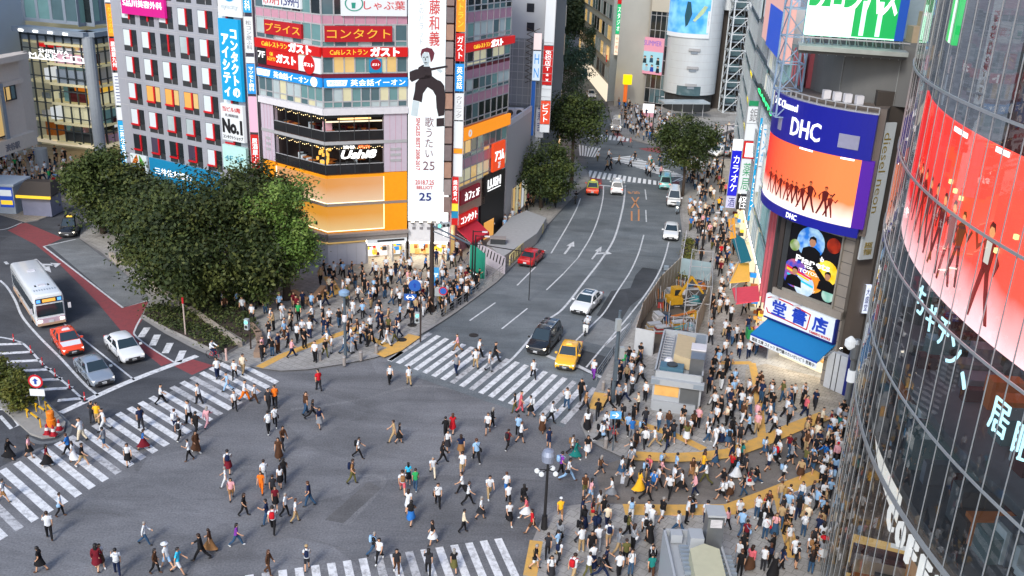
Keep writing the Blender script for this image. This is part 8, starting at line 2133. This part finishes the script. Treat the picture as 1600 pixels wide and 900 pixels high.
def build_kit(pn):
 J, Rr, B = skeleton(POSES[pn])
 vs, fs, ns = skin_mesh(J, Rr, B, 1)
 cl = classify(vs, fs, J, Rr, B)
 k = dict(J=J)
 bv, bf, bm_ = list(vs), list(fs), [0] * len(fs)
 def add(v, f, m=0):
  i = len(bv); bv.extend(v); bf.extend(tuple(i + q for q in x) for x in f); bm_.extend([m] * len(f))
 for n, s in (('l', 1), ('r', -1)):
  w_, p_ = J['wr' + n], J['pal' + n]; d = (p_ - w_).normalized(); side = V3(0, s, 0); fr = d.cross(side).normalized(); fr = fr if fr.x > 0 else -fr; inw = -side
  for q, (off, L) in enumerate(((.026, .062), (.009, .07), (-.008, .066), (-.024, .052))):
   a = p_ - d * .01 + fr * off; m_ = a + d * L * .55 + inw * .008; e = m_ + d * L * .4 + inw * .026
   add(*tube_pts([a, m_, e], [.0095, .0085, .006]))
  a = w_ + d * .03 + fr * .025; add(*tube_pts([a, a + d * .03 + fr * .03 + inw * .01, a + d * .058 + fr * .035 + inw * .02], [.011, .01, .007]))
 h = J['head']
 add([h + V3(.085, 0, .005), h + V3(.082, .016, -.03), h + V3(.082, -.016, -.03), h + V3(.112, 0, -.028)], [(0, 1, 3), (0, 3, 2), (1, 2, 3)])
 for s in (1, -1):
  v, f = ellip(h + V3(.078, s * .034, .006), (.012, .014, .009), 6, 4); add(v, f, 1)
  v, f = ellip(h + V3(.0, s * .088, -.012), (.018, .012, .03), 6, 4); add(v, f)
 v, f = ellip(h + V3(.074, 0, -.055), (.010, .026, .006), 6, 4); add(v, f, 2)
 k['body'] = me_from('person_body_' + pn, bv, bf, [M_SKIN, M_EYE, M_LIP], bm_)
 def shell(nm, pick, off, drop=0):
  sel = [f for f, c in zip(fs, cl) if pick(*c)]
  use = sorted({i for f in sel for i in f}); mp = {q: i for i, q in enumerate(use)}
  k[nm] = me_from(nm + '_' + pn, [vs[i] + ns[i] * off for i in use], [tuple(mp[i] for i in f) for f in sel], [M_WLEDGE])
 pel = J['pelvis'].z
 torso = lambda n, t, c: n in ('torso',) or (n == 'hip' and c.z > pel - .04) or (n == 'head' and t < .25 and c.z < J['neck'].z + .015)
 shell('tee', lambda n, t, c: torso(n, t, c) or (n == 'uparm' and t < .62), .020)
 shell('longsleeve', lambda n, t, c: torso(n, t, c) or n == 'uparm' or (n == 'forearm' and t < .88), .020)
 shell('trousers', lambda n, t, c: n in ('thigh', 'shin') and not (n == 'shin' and t > .93) or (n == 'hip' and c.z < pel + .10), .014)
 shell('shorts', lambda n, t, c: (n == 'thigh' and t < .82) or (n == 'hip' and c.z < pel + .10), .018)
 shell('shoes', lambda n, t, c: n == 'foot' or (n == 'shin' and t > .95), .013)
 def skirt(nm, ztop, zbot, r0, flare):
  P, n_ = [], 14; v, f = [], []
  lv = 6
  for q in range(lv + 1):
   z = ztop + (zbot - ztop) * q / lv; xs = []
   ys = []
   for n in 'lr':
    for a, c in (('hip' + n, 'knee' + n), ('knee' + n, 'ank' + n)):
     A, C = J[a], J[c]
     if min(A.z, C.z) - .02 <= z <= max(A.z, C.z) + .02: t = (A.z - z) / max(A.z - C.z, 1e-4); t = max(0, min(1, t)); xs.append(A.x + (C.x - A.x) * t); ys.append(A.y)
   if not xs: xs = [0]
   x0, x1 = min(xs), max(xs); rr_ = r0 + flare * q / lv; cx = (x0 + x1) / 2; rx = (x1 - x0) / 2 + rr_ * .95; ry = rr_ * 1.12
   for i in range(n_): a = 2 * PI * i / n_; w_ = 1 + .05 * math.cos(a * 4) * q / lv; v.append(V3(cx + math.cos(a) * rx * w_, math.sin(a) * ry * w_, z))
  for q in range(lv):
   for i in range(n_): f.append((q * n_ + i, (q + 1) * n_ + i, (q + 1) * n_ + (i + 1) % n_, q * n_ + (i + 1) % n_))
  k[nm] = me_from(nm + '_' + pn, v, f, [M_WLEDGE])
 if pn != 'ride':
  skirt('skirt', pel + .09, pel - .40, .145, .07); skirt('long_skirt', pel + .09, .28, .145, .10)
 hc = h + V3(-.006, 0, .022)
 v, f = ellip(hc, (.108, .102, .104), 12, 9, lambda c: c.z > .06 or c.x < .005 and c.z > -.07 or (abs(c.y) > .075 and c.x < .05 and c.z > -.03))
 k['hair'] = me_from('hair_' + pn, v, f, [M_TRIM])
 v2, f2 = ellip(hc, (.112, .106, .106), 12, 9, lambda c: c.z > .06 or c.x < .03)
 vv, ff = ellip(hc + V3(-.065, 0, -.16), (.055, .105, .19), 10, 7)
 k['long_hair'] = me_from('long_hair_' + pn, v2 + vv, f2 + [tuple(i + len(v2) for i in q) for q in ff], [M_TRIM])
 v, f = ellip(hc + V3(0, 0, .03), (.118, .112, .09), 12, 7, lambda c: c.z > -.005); i = len(v)
 v += [hc + V3(.09, .08, .03), hc + V3(.09, -.08, .03), hc + V3(.19, -.05, .02), hc + V3(.19, .05, .02)]; f.append((i, i + 1, i + 2, i + 3)); k['cap'] = me_from('cap_' + pn, v, f, [M_TRIM])
 v, f = ellip(hc + V3(0, 0, .045), (.21, .21, .02), 14, 4); v2, f2 = ellip(hc + V3(0, 0, .06), (.115, .11, .09), 12, 6); k['sun_hat'] = me_from('sun_hat_' + pn, v + v2, f + [tuple(i + len(v) for i in q) for q in f2], [M_TRIM])
 c = J['chest'] + V3(-.20, 0, -.06)
 v, f = ellip(c, (.10, .15, .23), 10, 8)
 for q in v:  # boxier
  q.x = c.x + max(-.085, min(.085, (q.x - c.x) * 1.25)); q.y = c.y + max(-.13, min(.13, (q.y - c.y) * 1.2)); q.z = c.z + max(-.2, min(.2, (q.z - c.z) * 1.15))
 for s in (1, -1):
  t, g = tube_pts([J['chest'] + V3(-.1, s * .09, .13), J['chest'] + V3(.02, s * .1, .165), J['chest'] + V3(.145, s * .1, .04), J['chest'] + V3(.06, s * .14, -.16), J['chest'] + V3(-.1, s * .1, -.18)], [.02] * 5, 4); i = len(v); v += t; f += [tuple(i + q for q in x) for x in g]
 k['backpack'] = me_from('backpack_' + pn, v, f, [M_TRIM])
 c = V3(J['pelvis'].x - .02, -.24, J['pelvis'].z - .02); v, f = ellip(c, (.15, .06, .13), 8, 6)
 for q in v: q.x = c.x + max(-.12, min(.12, (q.x - c.x) * 1.3)); q.z = c.z + max(-.1, min(.1, (q.z - c.z) * 1.3))
 t, g = tube_pts([c + V3(0, .02, .1), J['chest'] + V3(.12, -.06, .0), J['chest'] + V3(.03, .11, .165), J['chest'] + V3(-.15, -.02, 0), c + V3(-.05, .02, .1)], [.014] * 5, 4); i = len(v); v += t; f += [tuple(i + q for q in x) for x in g]
 k['shoulder_bag'] = me_from('shoulder_bag_' + pn, v, f, [M_TRIM])
 v0, f0, n0 = skin_mesh(J, Rr, B, 0); c0 = classify(v0, f0, J, Rr, B)
 grp = []
 for n, t, c in c0:
  grp.append('top' if n == 'torso' or n == 'uparm' and t < .6 or n == 'hip' and c.z > pel else 'low' if n in ('hip', 'thigh') or n == 'shin' and t < .9 else 'shoe' if n in ('foot', 'shin') else 'skin')
 hv, hf = ellip(hc, (.112, .106, .108), 7, 5, lambda c: c.z > .02 or c.x < 0)
 i = len(v0); k['lod'] = (v0 + hv, f0 + [tuple(i + q for q in x) for x in hf], grp + ['hair'] * len(hf), n0 + [V3(0, 0, 0)] * len(hv))
 KIT[pn] = k
for pn in POSES: build_kit(pn)
CLO = dict(white=hexc('cfd4da'), cream=hexc('d8ccb4'), black=(.013, .013, .015), navy=hexc('1c2744'), charcoal=hexc('2c2d32'), grey=hexc('7d828a'), sky=hexc('8fb4d8'), blue=hexc('2d6cb4'), denim=hexc('33506e'), beige=hexc('a8906c'), tan=hexc('8d6844'), brown=hexc('4c3426'), red=hexc('b8202a'), orange=hexc('e87422'), yellow=hexc('e8b02c'), green=hexc('2f9a58'), teal=hexc('1f7470'), purple=hexc('7a3a9a'), pink=hexc('d8a0a8'), rose=hexc('c8606a'), maroon=hexc('6a1c28'), olive=hexc('5c5a34'), cyan=hexc('3ab4dc'))
def cmat(c): return mat('cloth ' + c, CLO[c], .85, noise=.1, scale=6, spec=.15)
HAIRM = [mat('hair black', (.012, .010, .010), .5, noise=.1), mat('hair dark brown', hexc('2c1c14'), .5, noise=.1), mat('hair brown', hexc('4e3020'), .5, noise=.1), mat('hair grey', hexc('8a8682'), .6, noise=.1)]
M_SHOE = [mat('shoe black', (.015, .015, .016), .5), mat('shoe white', hexc('cfd2d4'), .5), mat('shoe brown', hexc('5a3c28'), .5)]
def setm(o, m):
 o.material_slots[0].link = 'OBJECT'; o.material_slots[0].material = m
pr = random.Random(21)
def person(P, ang, pose, top, topk, low, lowk, hair='hair', hairm=0, bag=None, bagc='black', hat=None, hatc='white', s=1.0, shoe=0):
 k = KIT[pose]
 o = link('person', k['body']); o.location = P; o.rotation_euler = (0, 0, ang); w_ = pr.uniform(.9, 1.12); o.scale = (s * w_, s * w_, s)
 def part(nm, me, m):
  c = link(nm, me, o); setm(c, m); return c
 part('shirt', k[topk], cmat(top))
 part({'long_skirt': 'skirt'}.get(lowk, lowk), k[lowk], cmat(low))
 part('shoes', k['shoes'], M_SHOE[shoe])
 part('hair', k[hair], HAIRM[hairm])
 if bag: part(bag, k[bag], cmat(bagc))
 if hat: part(hat, k[hat], cmat(hatc))
 return o
def head_ang(x, y, dr):
 d = {'R': (12, 0), 'L': (-12, 0), 'U': (0, -10), 'D': (0, 10), 'RU': (9, -6), 'RD': (9, 6), 'LU': (-9, -6), 'LD': (-9, 6)}[dr]
 a, c = G(x, y), G(x + d[0], y + d[1]); return math.atan2(c.y - a.y, c.x - a.x)
W = 'white'; K = 'black'
PL = '''15 718 R black T black S l|47 715 R pink t black s l|75 729 R maroon t black S l|108 711 L blue t black p|116 722 L white t white S l|130 729 R black t beige h|128 689 L white t cream p|153 662 U yellow t beige h v|145 658 U charcoal T charcoal p l|164 702 L grey t denim h|164 673 L white t white p|201 727 D white t black s l|221 671 U navy t charcoal p b|225 702 R blue t maroon S l|252 631 R white t black p|311 631 LU white T charcoal p|274 673 RU white t navy p b|281 687 RU white t black p b|296 662 LU white t black p b|307 678 RU black t black p|324 667 RU pink T pink p l|296 720 L white t black p|307 707 RD brown T brown S l|340 591 U white t navy s l|356 611 L sky t sky S l|367 591 D white t black p|380 584 U cream t beige h|367 641 RD white t black p l|383 627 R white t orange S l|398 629 R white t brown s l|7 784 R white t tan h b|96 807 R white t black p g|78 842 U white t black p|64 893 L black t black s l|153 891 U maroon T maroon s l|158 884 D white t brown s l|184 898 U white t navy p b|227 851 R white T denim p|262 889 LU white t sky h H|244 896 R brown T black p l|279 897 R cyan t white h|315 875 L black T black p|329 862 L brown t tan S l|370 853 R purple t denim p l|357 738 U white t maroon s b|362 781 D pink t tan h l|354 762 L white t white p l|382 806 R black t black p l|498 610 U red t charcoal h b|609 599 D white t black p|639 602 U white t beige h g|478 647 RU brown t denim p l|488 655 R charcoal t black p l|499 669 RD navy t grey s l|430 636 U orange t black p|420 640 U charcoal t black p b|430 667 U white t black p g|420 678 U white t black p b|436 718 D brown t brown S l|442 702 RD brown T charcoal p|560 716 R white t black p b|551 756 R tan t olive p b|616 691 L beige t beige p|624 693 R black t black s l|409 771 D orange t orange p l|413 753 U white t grey p b|438 762 U white t black s l|444 753 U black t black p l|431 796 D maroon t black s l|427 778 U charcoal t black p|446 807 R white t black p|462 816 R white t beige p|427 831 U white t black p b|418 820 L navy t denim p|483 791 L navy t denim p|707 676 U red t red s l|696 684 U black T black p|699 704 D white t charcoal s l|691 724 R black T black p l|676 744 D white t cream p l|720 711 U navy t tan s l|744 722 U sky t black p g|762 678 D white t charcoal h|769 669 R black T black p l|793 702 RU maroon t black p b|722 742 U white t beige h|638 756 U cyan t black s l|649 767 U green t denim p|629 771 U white t rose h b|638 798 U white t white s l|642 818 U black t blue s l|684 791 D white t black p g|722 773 L white t black p|731 789 R white t black p b|764 778 D white t beige p|751 811 R white t charcoal s l|724 832 R cream T black p|791 771 U white t blue h|676 851 L black t white s l|584 869 R black T denim p b|593 878 D white t black p l|480 891 U white t charcoal h b C|420 898 R brown T brown p l|620 897 D charcoal t brown p|709 893 U black t olive s l|669 898 U charcoal t black p l|795 818 D white t black s l|715 549 L pink t tan p g|748 559 R white t black p|743 575 LU white t beige p b|713 584 U grey t navy p b|764 580 R white t grey p l|773 565 R black t charcoal p l|833 591 U white t black p|804 645 L charcoal t olive p l|813 645 R rose t rose S l|829 651 L white t black s b|847 675 D white t brown S l|861 660 R white T black p|885 639 U white T denim p|907 623 D black t black p|914 641 R tan t charcoal s b|927 591 D white t purple p l|809 682 U sky t black p|813 692 R white t charcoal h|917 671 U white t black S l|933 656 U black T charcoal p|937 689 R white t black p b|941 692 R white t black p g|893 712 R white t charcoal p b|899 717 R teal T teal S l|917 712 D black t white s l|986 687 U blue t grey p|985 717 L white t grey p b|937 742 R brown t charcoal h l|857 700 U navy t navy h|876 742 R purple t black p b|887 751 R white t sky p g|818 789 U black T black s l|822 811 L rose t white s l|794 789 U white t black p|831 833 L red t brown h|913 775 D brown t olive h|922 782 R pink t sky h l|955 780 L white t grey s l|875 811 U yellow t tan h C|1007 700 U white T charcoal p|1050 690 U black t denim h b|1036 694 R charcoal T olive p|998 770 R yellow t yellow S l|1020 770 LD blue t denim h b|1012 745 D rose t denim p|1045 775 D white t black p b|1080 748 D brown t tan s l'''
people = []
def parse(x, y, dr, top, tk, low, lk, ex=(), z=None):
 d = dict(x=x, y=y, top=top, topk={'t': 'tee', 'T': 'longsleeve'}[tk], low=low, lowk={'p': 'trousers', 'h': 'shorts', 's': 'skirt', 'S': 'long_skirt'}[lk], dr=dr, hair='hair', bag=None, hat=None, wave=False)
 for e in ex:
  if e == 'l': d['hair'] = 'long_hair'
  if e == 'b': d['bag'] = 'backpack'
  if e == 'g': d['bag'] = 'shoulder_bag'
  if e == 'H': d['hat'] = 'sun_hat'
  if e == 'C': d['hat'] = 'cap'
  if e == 'v': d['wave'] = True
 people.append(d)
for it in PL.split('|'):
 q = it.split(); parse(float(q[0]), float(q[1]), q[2], q[3], q[4], q[5], q[6], q[7:])
def inpoly(x, y, P):
 c = False
 for i in range(len(P)):
  (x1, y1), (x2, y2) = P[i], P[i - 1]
  if (y1 > y) != (y2 > y) and x < (x2 - x1) * (y - y1) / (y2 - y1) + x1: c = not c
 return c
OBST = [[(1008, 655), (1010, 528), (1106, 535), (1102, 658)], [(1018, 905), (1020, 835), (1150, 835), (1150, 905)], [(985, 560), (1000, 490), (1060, 425), (1116, 435), (1104, 540), (1020, 562)], [(1195, 600), (1180, 540), (1305, 575), (1315, 612)]]
taken = []
def free(x, y, dmin):
 p = G(x, y)
 for q in taken:
  if abs(q[0] - p.x) < dmin and abs(q[1] - p.y) < dmin and (q[0] - p.x) ** 2 + (q[1] - p.y) ** 2 < dmin * dmin: return None
 return p
for d in people: p = G(d['x'], d['y']); taken.append((p.x, p.y))
TOPS = [('white', 44), ('black', 27), ('navy', 6), ('sky', 7), ('grey', 5), ('cream', 4), ('charcoal', 5), ('brown', 3), ('pink', 3), ('red', 1), ('blue', 2), ('beige', 2), ('maroon', 2), ('olive', 2), ('teal', 1), ('yellow', .5), ('rose', .5), ('green', .5)]
LOWS = [('black', 44), ('navy', 10), ('denim', 14), ('charcoal', 12), ('beige', 8), ('grey', 4), ('white', 4), ('brown', 4), ('olive', 2)]
def wpick(t):
 n = pr.uniform(0, sum(w_ for _, w_ in t))
 for v, w_ in t:
  n -= w_
  if n <= 0: return v
 return t[0][0]
def fill(poly, n, dirs, dmin=.62, far=False, z=.12, stand=.2):
 xs, ys = [p[0] for p in poly], [p[1] for p in poly]; k = t = 0
 while k < n and t < n * 400:
  t += 1
  x, y = pr.uniform(min(xs), max(xs)), pr.uniform(min(ys), max(ys))
  if pr.random() > ((min(ys) + 140) / (y + 140)) ** 2 or not inpoly(x, y, poly) or any(inpoly(x, y, q) for q in OBST): continue
  p = free(x, y, dmin)
  if p is None: continue
  taken.append((p.x, p.y)); k += 1
  fem = pr.random() < .45
  lk = pr.choices('sSph', (4, 2, 4, 1))[0] if fem else pr.choices('ph', (5, 1))[0]
  ex = (['l'] if fem and pr.random() < .75 else []) + (pr.choices([['b'], ['g'], []], (3, 2, 6))[0]) + (['C'] if pr.random() < .03 else ['H'] if fem and pr.random() < .04 else [])
  parse(x, y, pr.choice(dirs), wpick(TOPS), pr.choices('tT', (5, 1))[0], wpick(LOWS), lk, ex); people[-1].update(z=z, st=pr.random() < stand)
fill([(838, 870), (862, 812), (900, 800), (985, 803), (1140, 808), (1290, 762), (1278, 905), (832, 908)], 84, ['U', 'RU', 'R', 'D', 'LU', 'U'])
fill([(958, 735), (1100, 730), (1190, 702), (1292, 664), (1318, 660), (1300, 735), (1200, 772), (1140, 788), (985, 783)], 60, ['RU', 'R', 'L', 'LD', 'R'], z=.0)
fill([(1108, 560), (1190, 610), (1290, 640), (1190, 690), (1100, 706), (1000, 706), (950, 690), (928, 655), (1005, 662), (1104, 665)], 80, ['R', 'RU', 'U', 'L', 'LD', 'D'])
fill([(948, 605), (965, 570), (1008, 560), (1008, 650), (950, 640)], 20, ['U', 'L', 'LD'])
fill([(1118, 440), (1150, 440), (1185, 480), (1190, 560), (1108, 560), (1108, 500)], 34, ['U', 'D', 'RU', 'LD'])
fill([(1075, 295), (1132, 295), (1146, 380), (1150, 440), (1118, 440), (1088, 400), (1072, 360)], 70, ['U', 'D', 'D'], .7)
fill([(1062, 262), (1130, 255), (1134, 295), (1074, 295)], 40, ['U', 'D', 'L', 'R'], .7)
fill([(402, 566), (410, 530), (432, 480), (500, 480), (560, 455), (620, 455), (655, 495), (645, 520), (600, 545), (580, 552), (480, 571)], 84, ['R', 'RD', 'D', 'L', 'U'], .62, stand=.4)
fill([(620, 455), (672, 430), (700, 440), (770, 432), (730, 470), (690, 495), (655, 500)], 62, ['D', 'RD', 'R'], .6, stand=.8)
fill([(500, 425), (560, 425), (640, 412), (700, 402), (735, 380), (760, 392), (700, 425), (620, 452), (500, 478)], 46, ['R', 'L', 'D', 'U'], .8)
fill([(762, 375), (798, 318), (850, 300), (858, 320), (830, 330), (795, 360)], 26, ['U', 'D', 'L'], .8)
fill([(870, 325), (890, 300), (860, 298), (850, 320)], 8, ['U', 'D'], .8)
fill([(1000, 176), (1022, 178), (1056, 192), (1056, 228), (1010, 222), (985, 210), (972, 196), (960, 150), (972, 150), (985, 170)], 110, ['D', 'L', 'R', 'U'], .75, stand=.6)
fill([(1118, 205), (1150, 205), (1146, 250), (1110, 232)], 26, ['D', 'L', 'R'], .8)
fill([(930, 250), (1050, 250), (1090, 268), (1030, 282), (930, 268)], 15, ['L', 'R', 'RD'], 1.5, z=0)
fill([(920, 206), (990, 214), (1000, 240), (930, 240)], 7, ['L', 'R', 'D'], 1.5, z=0)
fill([(0, 322), (0, 245), (60, 238), (120, 250), (140, 268), (112, 300), (90, 312), (28, 330)], 110, ['D', 'L', 'R', 'U'], .8)
fill([(300, 470), (390, 455), (430, 480), (410, 510)], 12, ['D', 'R'], .8)
fill([(1290, 690), (1312, 655), (1322, 665), (1303, 745), (1290, 800), (1283, 880), (1272, 900), (1276, 800)], 26, ['U', 'D', 'L'], .6, stand=.5)
OBS = None
for d in people:
 d['P'] = G(d['x'], d['y'], d.get('z', 0.0)); d['dist'] = (d['P'] - CAM).length
def on_pave(x, y):
 return None
people.sort(key=lambda d: d['dist'])
NIND = 296
LAND = [('black street lamp', 850, 826), ('gallery kiosk', 1050, 645), ('vent kiosk', 1085, 880), ('blue awning', 1245, 590), ('yellow taxi', 885, 580), ('black minivan', 835, 556), ('three traffic cones', 84, 680), ('silver sedan', 160, 600), ('grey camera mast', 540, 560), ('brown planted bed', 320, 555), ('globe lamp', 1318, 655), ('dark square road patch', 552, 785), ('light blue arrow plate', 957, 704), ('painted lane arrow', 973, 745), ('pedestrian signal', 392, 545), ('white sedan', 211, 565), ('lower zebra crossing', 620, 885), ('left photo corner', 0, 890), ('pale ground board', 1250, 772), ('no-turn disc', 64, 646)]
ORD = ['', 'second ', 'third ', 'fourth ', 'fifth ', 'sixth ', 'seventh ', 'eighth ', 'ninth ', 'tenth ', 'eleventh ', 'twelfth ', 'thirteenth ', 'fourteenth ', 'fifteenth ', 'sixteenth ', 'seventeenth ', 'eighteenth ', 'nineteenth ', 'twentieth ']
def descr(d):
 cn = {'trousers': 'trousers', 'shorts': 'shorts', 'skirt': 'skirt', 'long_skirt': 'long skirt'}[d['lowk']]
 t = '%s %s' % (d['top'], 'top')
 s = 'person in %s and %s %s' % (t, d['low'], cn)
 if d['bag'] == 'backpack': s += ' with backpack'
 elif d['bag'] == 'shoulder_bag': s += ' with bag'
 elif d['hat']: s += ' with ' + d['hat'].replace('_', ' ')
 elif d['hair'] == 'long_hair': s += ', long hair'
 return s
ind = people[:NIND]
cnt = {}
for d in ind:
 lm = min(LAND, key=lambda q: (q[1] - d['x']) ** 2 + 2.2 * (q[2] - d['y']) ** 2); d['lm'] = lm[0]; d['ld'] = (lm[1] - d['x']) ** 2 + 2.2 * (lm[2] - d['y']) ** 2
 cnt.setdefault((descr(d), lm[0]), []).append(d)
for (ds_, lm), q in cnt.items():
 q.sort(key=lambda d: d['ld'])
 for i, d in enumerate(q):
  d['label'] = '%s, %snearest the %s' % (ds_, ORD[min(i, 19)], lm)
for d in ind:
 if d.get('wave'): pose = 'wave'
 elif d.get('st'): pose = pr.choice(['stand', 'phone', 'chat'])
 else: pose = pr.choices(['stride_a', 'stride_b', 'step_a', 'step_b', 'phone_walk', 'pockets', 'carry', 'long_stride'], (4, 4, 3, 3, 1, 2, 2, 3))[0]
 o = person(d['P'], head_ang(d['x'], d['y'], d['dr']) + pr.uniform(-.3, .3), pose, d['top'], d['topk'], d['low'], d['lowk'], d['hair'], pr.choices((0, 1, 2, 3), (6, 4, 1, .4))[0], d['bag'], pr.choice(['black', 'black', 'navy', 'charcoal', 'tan', 'white', 'sky', 'red']) if d['bag'] else None, d['hat'], pr.choice(['white', 'beige', 'red', 'black']), pr.uniform(.93, 1.07) * (.95 if d['hair'] == 'long_hair' else 1.0), pr.choices((0, 1, 2), (5, 3, 2))[0])
 tag(o, d['label'], 'person', 'pedestrians')
cv, cf, cm = [], [], []
cms = []
def cmi(m):
 if m not in cms: cms.append(m)
 return cms.index(m)
for d in people[NIND:]:
 pose = pr.choice(['stand', 'phone', 'chat']) if d.get('st') else pr.choice(['stride_a', 'stride_b', 'step_a', 'step_b', 'phone_walk'])
 v, f, g, n = KIT[pose]['lod']; a = head_ang(d['x'], d['y'], d['dr']) + pr.uniform(-.4, .4); ca, sa = math.cos(a), math.sin(a); s = pr.uniform(.93, 1.07); i = len(cv); P = d['P']
 fat = 1.0
 cv.extend([(P.x + ((q.x + e.x * .012) * ca - (q.y + e.y * .012) * sa) * s, P.y + ((q.x + e.x * .012) * sa + (q.y + e.y * .012) * ca) * s, P.z + q.z * s) for q, e in zip(v, n)])
 mm_ = {'top': cmi(cmat(d['top'])), 'low': cmi(cmat(d['low'])), 'skin': cmi(M_SKIN), 'shoe': cmi(M_SHOE[0]), 'hair': cmi(HAIRM[0])}
 for x, y in zip(f, g): cf.append(tuple(i + q for q in x)); cm.append(mm_[y])
tag(link('crowd', me_from('crowd', cv, cf, cms, cm)), kind='stuff')
def rider(px, label, top, low, z, hat=None, dx=0.0, front=None):
 o = person((0, 0, 0), 0, 'ride', top, 'longsleeve', low, 'trousers', 'hair', 0, None, None, hat, 'white')
 tag(o, label, 'person'); return o
a, c = G(913, 527), G(923, 505); h = math.atan2(a.y - c.y, a.x - c.x)
o = rider(None, 'rider in white jacket on the white scooter behind the minivan', 'white', 'black', 0, 'cap'); o.location = (a.x - math.cos(h) * 1.15, a.y - math.sin(h) * 1.15, -.06); o.rotation_euler = (0, 0, h)
a, c = G(900, 314), G(897, 328); h = math.atan2(a.y - c.y, a.x - c.x)
o = rider(None, 'rider in black on the dark scooter up the left lane', 'black', 'black', 0); o.location = (a.x - math.cos(h) * 1.15, a.y - math.sin(h) * 1.15, -.06); o.rotation_euler = (0, 0, h)
p = G(335, 562, Z3); h = RD(-25); bicycle('bicycle ridden past the planted bed toward the left zebra crossing', p, h, M_SGR)
o = rider(None, 'cyclist in white shirt riding past the planted bed', 'white', 'navy', 0); o.location = (p.x - math.cos(h) * .25, p.y - math.sin(h) * .25, p.z + .02); o.rotation_euler = (0, 0, h)
for k in range(9):
 p = G(702 + k * 6.5, 462 - k * 4.2, .12)
 bicycle('parked bicycle, %s in the row behind the kerb crowd' % ('first from the left', 'second from the left', 'third from the left', 'fourth from the left', 'fifth from the left', 'sixth from the left', 'seventh from the left', 'eighth from the left', 'last toward the black masts')[k], p, RD(120 + 4 * (k % 3)), [PBL, PB_, PS, PR][k % 4], 'parked bicycles')
